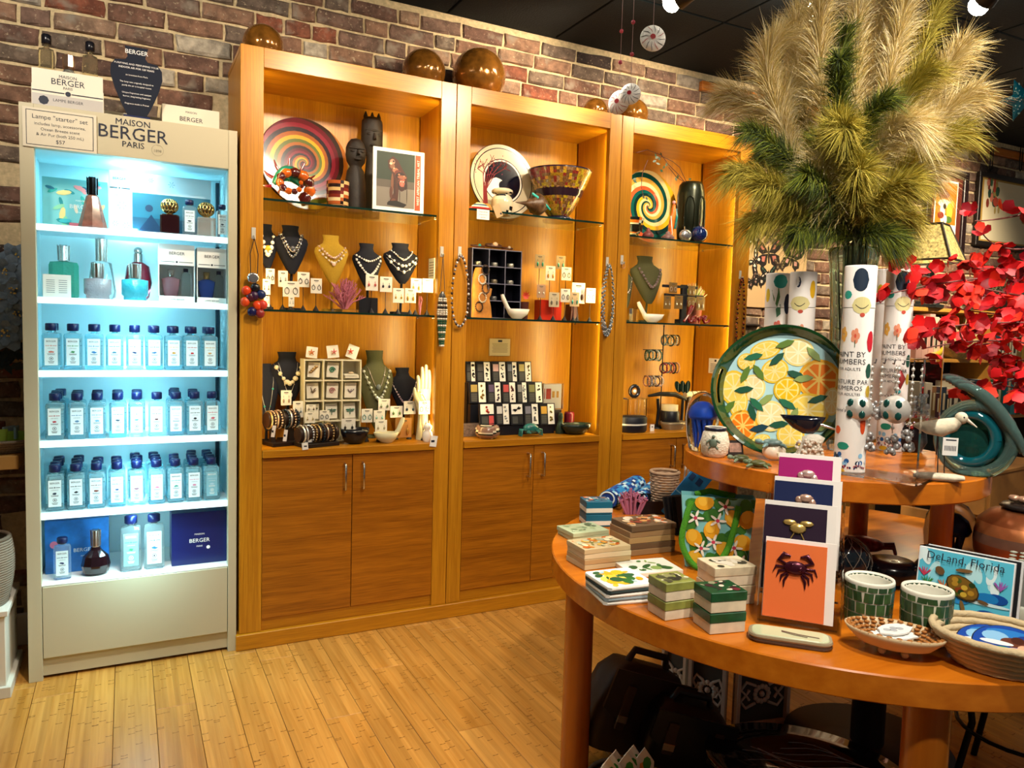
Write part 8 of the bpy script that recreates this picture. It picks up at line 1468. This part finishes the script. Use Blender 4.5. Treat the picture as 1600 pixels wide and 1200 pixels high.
p = onshelf(1545, 0, .16); t = th('dark_plant_bowl', 'dark round bowl of curly dried plants on the bookcase top', 'bowl', p); MB(mat('2a2018', .5)).lathe([(.06,0),(.12,.06),(.12,.12),(.1,.12),(.0005,.05)], 18).build('bowl', t); b = MB(mat('4a4a34', .7))
for k in range(40): a_ = rr(0,6.28); c = Vector((cos(a_)*rr(0,.16), sin(a_)*rr(0,.1), rr(.12,.3))); b.tube([tuple(c+Vector((.03*cos(u),.01*sin(2*u),.03*sin(u)))) for u in [k_*.7 for k_ in range(8)]], .005, 4)
b.build('curls', t)
# pictures
def picture(x0, y0, x1, y1, lab, fm, mm, paint, fw=.045):
    cx, w, zt, zb = bb(x0, y0, x1, y1, .37); h = zt-zb; t = th('framed_picture', lab, 'picture', (cx, .372, zb)); F = mat(fm, .35)
    for c, d in (((0,0,h-fw/2),(w,.03,fw)), ((0,0,fw/2),(w,.03,fw)), ((-w/2+fw/2,0,h/2),(fw,.03,h-2*fw)), ((w/2-fw/2,0,h/2),(fw,.03,h-2*fw))): MB(F).box(c, d, .004).build('frame_bar', t)
    b = MB(mat(mm, .6)); b.pr(-w/2+fw,w/2-fw,fw,h-fw,.004); paint(b, w-2*fw, h-2*fw, fw); b.build('print', t); return t
def pic1(b, w, h, z0):
    b.mt(mat('5a2418', .5)); b.pr(-w/2,w/2,z0,z0+h,.003); b.mt(mat('efe8da', .6)); b.pr(-w*.36,w*.36,z0+h*.04,z0+h*.95,.002); b.mt(mat('b8701a', .5)); b.pr(-w*.33,w*.33,z0+h*.33,z0+h*.92,.0012)
    for k, (x, z, rx, rz_, c) in enumerate(((-.05,.62,.2,.06,'e8d8b8'),(-.1,.5,.08,.16,'f0e4c8'),(.12,.52,.1,.12,'d8b03a'),(.1,.4,.12,.05,'4a6a2a'),(-.15,.45,.1,.05,'7a2a1a'),(-.1,.75,.2,.06,'6a1c1a'),(-.04,.58,.05,.04,'1a1410'),(.2,.62,.06,.06,'c89a2a'),(.0,.4,.05,.06,'e8e0d0'))): b.mt(mat(c, .5)); b.disc(x*w, z0+z*h, rx*w, .0008-.0001*k, 12, rz_*h)
    b.mt(mat('9a9488')); b.pr(-w*.05,w*.2,z0+h*.2,z0+h*.21,.001); b.pr(-w*.05,w*.25,z0+h*.16,z0+h*.17,.001)
picture(1446, 264, 1509, 398, 'dark framed poster of an orange abstract figure on brick wall', '1c0f10', 'e8dfc8', pic1, .05)
def pic2(b, w, h, z0):
    b.mt(mat('e9dfbc', .6)); b.pr(-w*.46,w*.46,z0+h*.03,z0+h*.97,.003)
    for k in range(22): b.mt(mat(['c8503a','3a6a4a','8a3a2a','b8a05a','2a4a3a','d8846a'][k % 6], .5)); b.disc(-w*.36+rr(-.07,.07)*w, z0+h*rr(.5,.95), w*rr(.01,.03), .002-.00005*k, 8, h*rr(.03,.09))
    for k in range(14): b.mt(mat(['a8884a','7a6a3a','3a8a8a','c8b07a'][k % 4], .5)); b.disc(w*.12+rr(-.14,.14)*w, z0+h*rr(.2,.5), w*rr(.01,.04), .0015-.00005*k, 8, h*rr(.02,.06))
picture(1525, 281, 1672, 392, 'wide framed floral print with cream mount on brick wall at right', '1a1410', 'b8944a', pic2, .035)
# butterfly poster
cx, w, zt, zb = bb(1170, 268, 1262, 482, .385); zt = 2.36; h = zt-zb; t = th('butterfly_poster', 'tan poster of many dark butterflies beside the cabinets', 'poster', (cx, .386, zb)); MB(mat('c8a878', .7)).box((0,0,h/2), (w,.006,h), .001).build('board', t); b = MB(); rs = random.Random(3); L2 = [0]
def fly(x, z, s, rot, c1, c2):
    for sx in (-1, 1):
        for pts, c in ((((.03,.12),(.35,.62),(.78,.98),(1.08,.98),(1.12,.72),(.9,.3),(.5,.04)), c1), (((.03,.05),(.5,.04),(.82,-.1),(.86,-.45),(.62,-.6),(.6,-.95),(.45,-.7),(.2,-.55)), c1), (((.3,.3),(.5,.55),(.62,.5),(.5,.3)), c2), (((.62,.62),(.82,.86),(.92,.8),(.8,.58)), c2), (((.25,-.08),(.55,-.08),(.6,-.35),(.35,-.4)), c2)):
            L2[0] += 1; b.mt(mat(c, .6)); P = []
            for X, Z in pts: X *= sx; P.append((max(-w*.49,min(w*.49,x+s*(X*cos(rot)-Z*sin(rot)))), -.0034-.00004*L2[0], max(.004,min(h-.004,z+s*(X*sin(rot)+Z*cos(rot))))))
            b.add(P[::-1] if sx > 0 else P, [tuple(range(len(P)))])
    b.mt(mat('14100e', .6)); L2[0] += 1; b.add([(x+s*(X*cos(rot)-Z*sin(rot)), -.0036-.00004*L2[0], z+s*(X*sin(rot)+Z*cos(rot))) for X, Z in ((-.06,-.5),(.06,-.5),(.07,.3),(0,.6),(-.07,.3))], [(0,1,2,3,4)])
for px_, py_, s_, r_, c1, c2 in ((1201,398,.11,.1,'1c1412','b06a5a'),(1237,405,.09,-.2,'1a1010','c08a80'),(1203,372,.06,0,'3a342c','6a5a4a'),(1235,377,.09,.5,'140c10','3a2028'),(1190,325,.09,.8,'1a1612','a8844a'),(1180,408,.06,.9,'101014','e0d8c0'),(1176,372,.06,.2,'101014','d8d0b8'),(1182,352,.05,-.5,'7a5a3a','c89a5a'),(1218,415,.045,.1,'3a2a1c','8a7a5a'),(1225,362,.04,.4,'4a342a','c8a080'),(1200,430,.06,.1,'101410','3a5a4a'),(1185,435,.06,-.2,'181210','c8b8a0'),(1175,440,.05,.5,'141210','8a6a5a'),(1250,345,.06,-.6,'201814','a88a6a'),(1210,340,.06,.3,'2a201a','c8a070'),(1185,300,.06,.2,'3a2c1c','c8964a'),(1240,310,.07,.3,'1a1414','8a6a8a'),(1175,335,.05,1.,'6a2a20','b88a6a')):
    q = py(px_, py_, .383); fly(q.x-cx, q.z-zb, s_, r_, c1, c2)
b.build('butterfly_print', t)
p = Vector((3.30, .30, 0)); t = th('pattern_floor_vase', 'tall patterned floor vase under the butterfly poster', 'vase', p); MB(mat('6a5c44', .6, noise=.9, nscale=50)).lathe([(.10,0),(.13,.1),(.15,.6),(.13,1.2),(.10,1.36),(.12,1.4),(.09,1.4),(.09,1.2)], 20).build('vessel', t); MB(mat('2a2018', .6)).tube([(.122*cos(2*pi*j/24), .122*sin(2*pi*j/24), 1.4) for j in range(25)], .008, 6).build('rim', t)
# wooden crate right of the upper tier, wire hooks on the rail, hanging star
p = Vector((3.02,-1.35,0)); t = th('wooden_crate', 'pale wooden crate stand behind the copper urn at right', 'crate', p, .15); q = py(1580,728,-1.35).z; CRT = mat('b07a3a', .5, noise=.2, nscale=14)
for k in range(5): MB(CRT).box((0,-.15,q-.05-.17*k), (.5,.02,.15), .003).build('slat', t); MB(CRT).box((-.26,0,q-.05-.17*k), (.02,.3,.15), .003).build('slat', t)
MB(CRT).box((0,0,q+.032), (.54,.33,.012), .002).build('top_board', t)
for x in (-.24,.24): MB(CRT).box((x,-.13,q/2), (.03,.03,q), .002).build('post', t); MB(CRT).box((x,.13,q/2), (.03,.03,q), .002).build('post', t)
for px_ in (1551, 1597):
    c = py(px_, 228, .355); e = py(px_, 268, .355); L = c.z-e.z; t = th('wire_hanger', 'dark wire hook hanging on the picture rail, '+('above the floral print' if px_ < 1590 else 'at the right edge'), 'hook', (c.x,.355,e.z), 0, 'wire hooks on the rail'); MB(mat('2a2a2a', .4, .7)).tube([(-.012,.02,L),(-.015,0,L*1.02),(-.015,0,.02),(0,0,0),(.015,0,.02),(.015,0,L*.9)], .004, 6).build('wire', t)
def hang(px_, py_, d): return CAM+ray(px_, py_)*d
p = hang(1596, 155, 2.6); s = FPX/2.6; R_ = 34/s; t = th('hanging_star', 'turquoise dotted glass starfish hanging at upper right', 'ornament', p, face(p)); n = 5; pts = []
for k in range(10): a_ = pi/2+.35+k*pi/5; r = R_ if k % 2 == 0 else R_*.42; pts.append((r*cos(a_), r*sin(a_)))
b = MB(mat('14708a', .15, coat=.5)); vs = [(x,0,z) for x, z in pts]+[(0,-.018,0),(0,.018,0)]; b.add(vs, [((k+1) % 10, 10, k) for k in range(10)]+[(k, 11, (k+1) % 10) for k in range(10)]).build('star', t); b = MB(mat('a8e0e8', .3))
for k in range(50): a_ = pi/2+.35+2*pi*(k % 5)/5+rr(-.3,.3); r = R_*rr(.08,.75); b.ball((r*cos(a_), -.017*(1-r/R_)-.002, r*sin(a_)), .0022, 5, 4)
b.build('dots', t); MB(mat('14181a', .4)).tube([(0,0,R_*.4),(0,0,ZC-p.z)], .001, 4).build('cord', t)
# shell wind chime
DS = mat('fbf6ee', .35); RDS = mat('a81c24', .35); BRS = mat('2a2028', .4)
def shell(px_, py_, dia, d, tilt, lab, stripes):
    p = hang(px_, py_, d); s = FPX/d; R_ = dia/2/s; t = th('shell_disc_chime', lab, 'wind chime', p, face(p)+tilt, 'hanging shell discs'); MB(DS).lathe([(.0005,-.010),(R_*.6,-.007),(R_,-.001),(R_,.001),(R_*.6,-.004),(.0005,-.007)], 28, cap=False).build('disc', t, (0,0,0), 0, (-pi/2,0,0)); b = MB()
    for k in range(12):
        a0 = 2*pi*k/12; b.mt(stripes[k % len(stripes)]); P = [(r*R_*cos(a0+w_+.5*r), -.0125+.0105*r*r, r*R_*sin(a0+w_+.5*r)) for r, w_ in ((.28,0),(.6,.045),(.95,.02),(.95,-.02),(.6,-.045))]; b.add(P, [tuple(range(5))])
    b.mt(RDS); b.add([(R_*(.22*cos(u)-.05), -.0128, R_*(.2*sin(u)+.05)) for u in [2*pi*j/10 for j in range(10)]], [tuple(range(10))]); b.build('painted_stripes', t); MB(mat('8a6a6a', .4)).tube([(0,0,R_*.95),(0,0,ZC-p.z)], .0007, 4).build('cord', t); c = MB(mat('b8485a', .2))
    for q in (.09,.19,.33):
        if R_+q < ZC-p.z: MB(mat('b8485a', .2)).ball((0,0,R_+q), .007, 7, 5).build('bead', t)
shell(1020, 60, 40, 2.35, .2, 'white shell disc with red and dark rays hanging near ceiling', [RDS, BRS, BRS]); shell(985, 147, 33, 2.42, -.2, 'striped shell disc hanging low in front of the globes', [BRS, BRS]); shell(967, 160, 37, 2.5, -.5, 'red edged shell disc hanging half behind the striped one', [RDS, RDS])
# ================================================================ RED BLOSSOM BRANCHES
RDM = [mat(c, .55, name='red_petal') for c in ('c8101a','e41c1c','a00e1a','f03a22','d8161e','88081a')]; random.seed(17); TWG = mat('6a3a34', .6)
VB = Vector((2.62,-2.02,0)); br = [((1620,330),(1560,345),(1523,345),2.1), ((1625,385),(1560,400),(1535,365),2.15), ((1640,430),(1500,430),(1378,462),2.05), ((1640,470),(1520,450),(1395,420),2.2), ((1640,505),(1510,500),(1430,520),2.0), ((1640,545),(1560,520),(1440,545),2.1), ((1640,580),(1580,590),(1500,620),1.95), ((1640,450),(1560,430),(1470,405),2.3), ((1640,520),(1590,530),(1520,540),2.2), ((1640,620),(1600,610),(1560,600),2.0), ((1640,480),(1590,470),(1500,455),2.35), ((1640,410),(1600,420),(1520,420),2.25), ((1640,560),(1600,560),(1545,570),2.3), ((1640,490),(1600,500),(1480,480),2.1)]
for i, (a_, m_, e_, d_) in enumerate(br):
    A, M_, E_ = hang(*a_, d_), hang(*m_, d_), hang(*e_, d_-.03); root = Vector((2.46,-2.18,1.0)); t = th('blossom_branch', 'red silk blossom branch reaching in from the right, %s of fourteen from top' % (ORD+['thirteenth','fourteenth'])[sorted(range(14), key=lambda q: br[q][2][1]).index(i)], 'flower', E_, 0, 'red blossom branches'); P = []
    for k in range(13): u = k/12; P.append(A*(1-u)**2+M_*2*u*(1-u)+E_*u*u-E_)
    MB(TWG).tube([tuple(root-E_), tuple(P[0]*.5+(root-E_)*.5+Vector((.04,0,.05)))]+[tuple(q) for q in P], [.005,.004]+[.003-.0014*k/12 for k in range(13)], 5).build('twig', t)
    n = [3,4,14,14,14,12,11,11,11,7,12,11,10,14][i]
    for k in range(n):
        u = 1-.92*k/max(1,n-1)*rr(.8,1.05) if k else 1.; u = max(.0, min(1, u)); q = A*(1-u)**2+M_*2*u*(1-u)+E_*u*u-E_+Vector((rr(-.02,.02), rr(-.02,.02), rr(-.03,.03))); b = MB(); ax = Vector((rr(-1,1), rr(-1,.2), rr(-1,.6))).normalized(); s1 = ax.orthogonal().normalized(); s2 = ax.cross(s1); np_ = random.choice((3,4,4,5)); L = rr(.028,.043)
        for m in RDM: b.mt(m)
        for j in range(np_):
            f = 2*pi*j/np_+rr(-.2,.2); d = (s1*cos(f)+s2*sin(f)); sd = ax.cross(d); o = d*.75+ax*rr(.3,.7); b.cur = random.randrange(6)
            V = [q, q+o*L*.45+sd*L*.38, q+o*L*.85+sd*L*.42, q+o*L*1.1+ax*L*.12, q+o*L*.85-sd*L*.42, q+o*L*.45-sd*L*.38, q+o*L*.6-ax*L*.12]
            b.add([tuple(v) for v in V], [(0,1,6),(1,2,6),(2,3,6),(3,4,6),(4,5,6),(5,0,6)], True)
        b.build('blossom', t)
p = Vector((2.46,-2.18,ZL+.001)); t = th('blossom_vase', 'dark vase holding the red blossom branches, outside the right edge', 'vase', p); MB(mat('2a1a1a', .3)).lathe([(.05,0),(.07,.1),(.06,.22),(.035,.28),(.045,.31),(.03,.31),(.03,.2)], 20).build('vessel', t); MB(mat('3a2a2a', .3)).tube([(.045*cos(2*pi*j/20), .045*sin(2*pi*j/20), .31) for j in range(21)], .004, 6).build('rim', t)
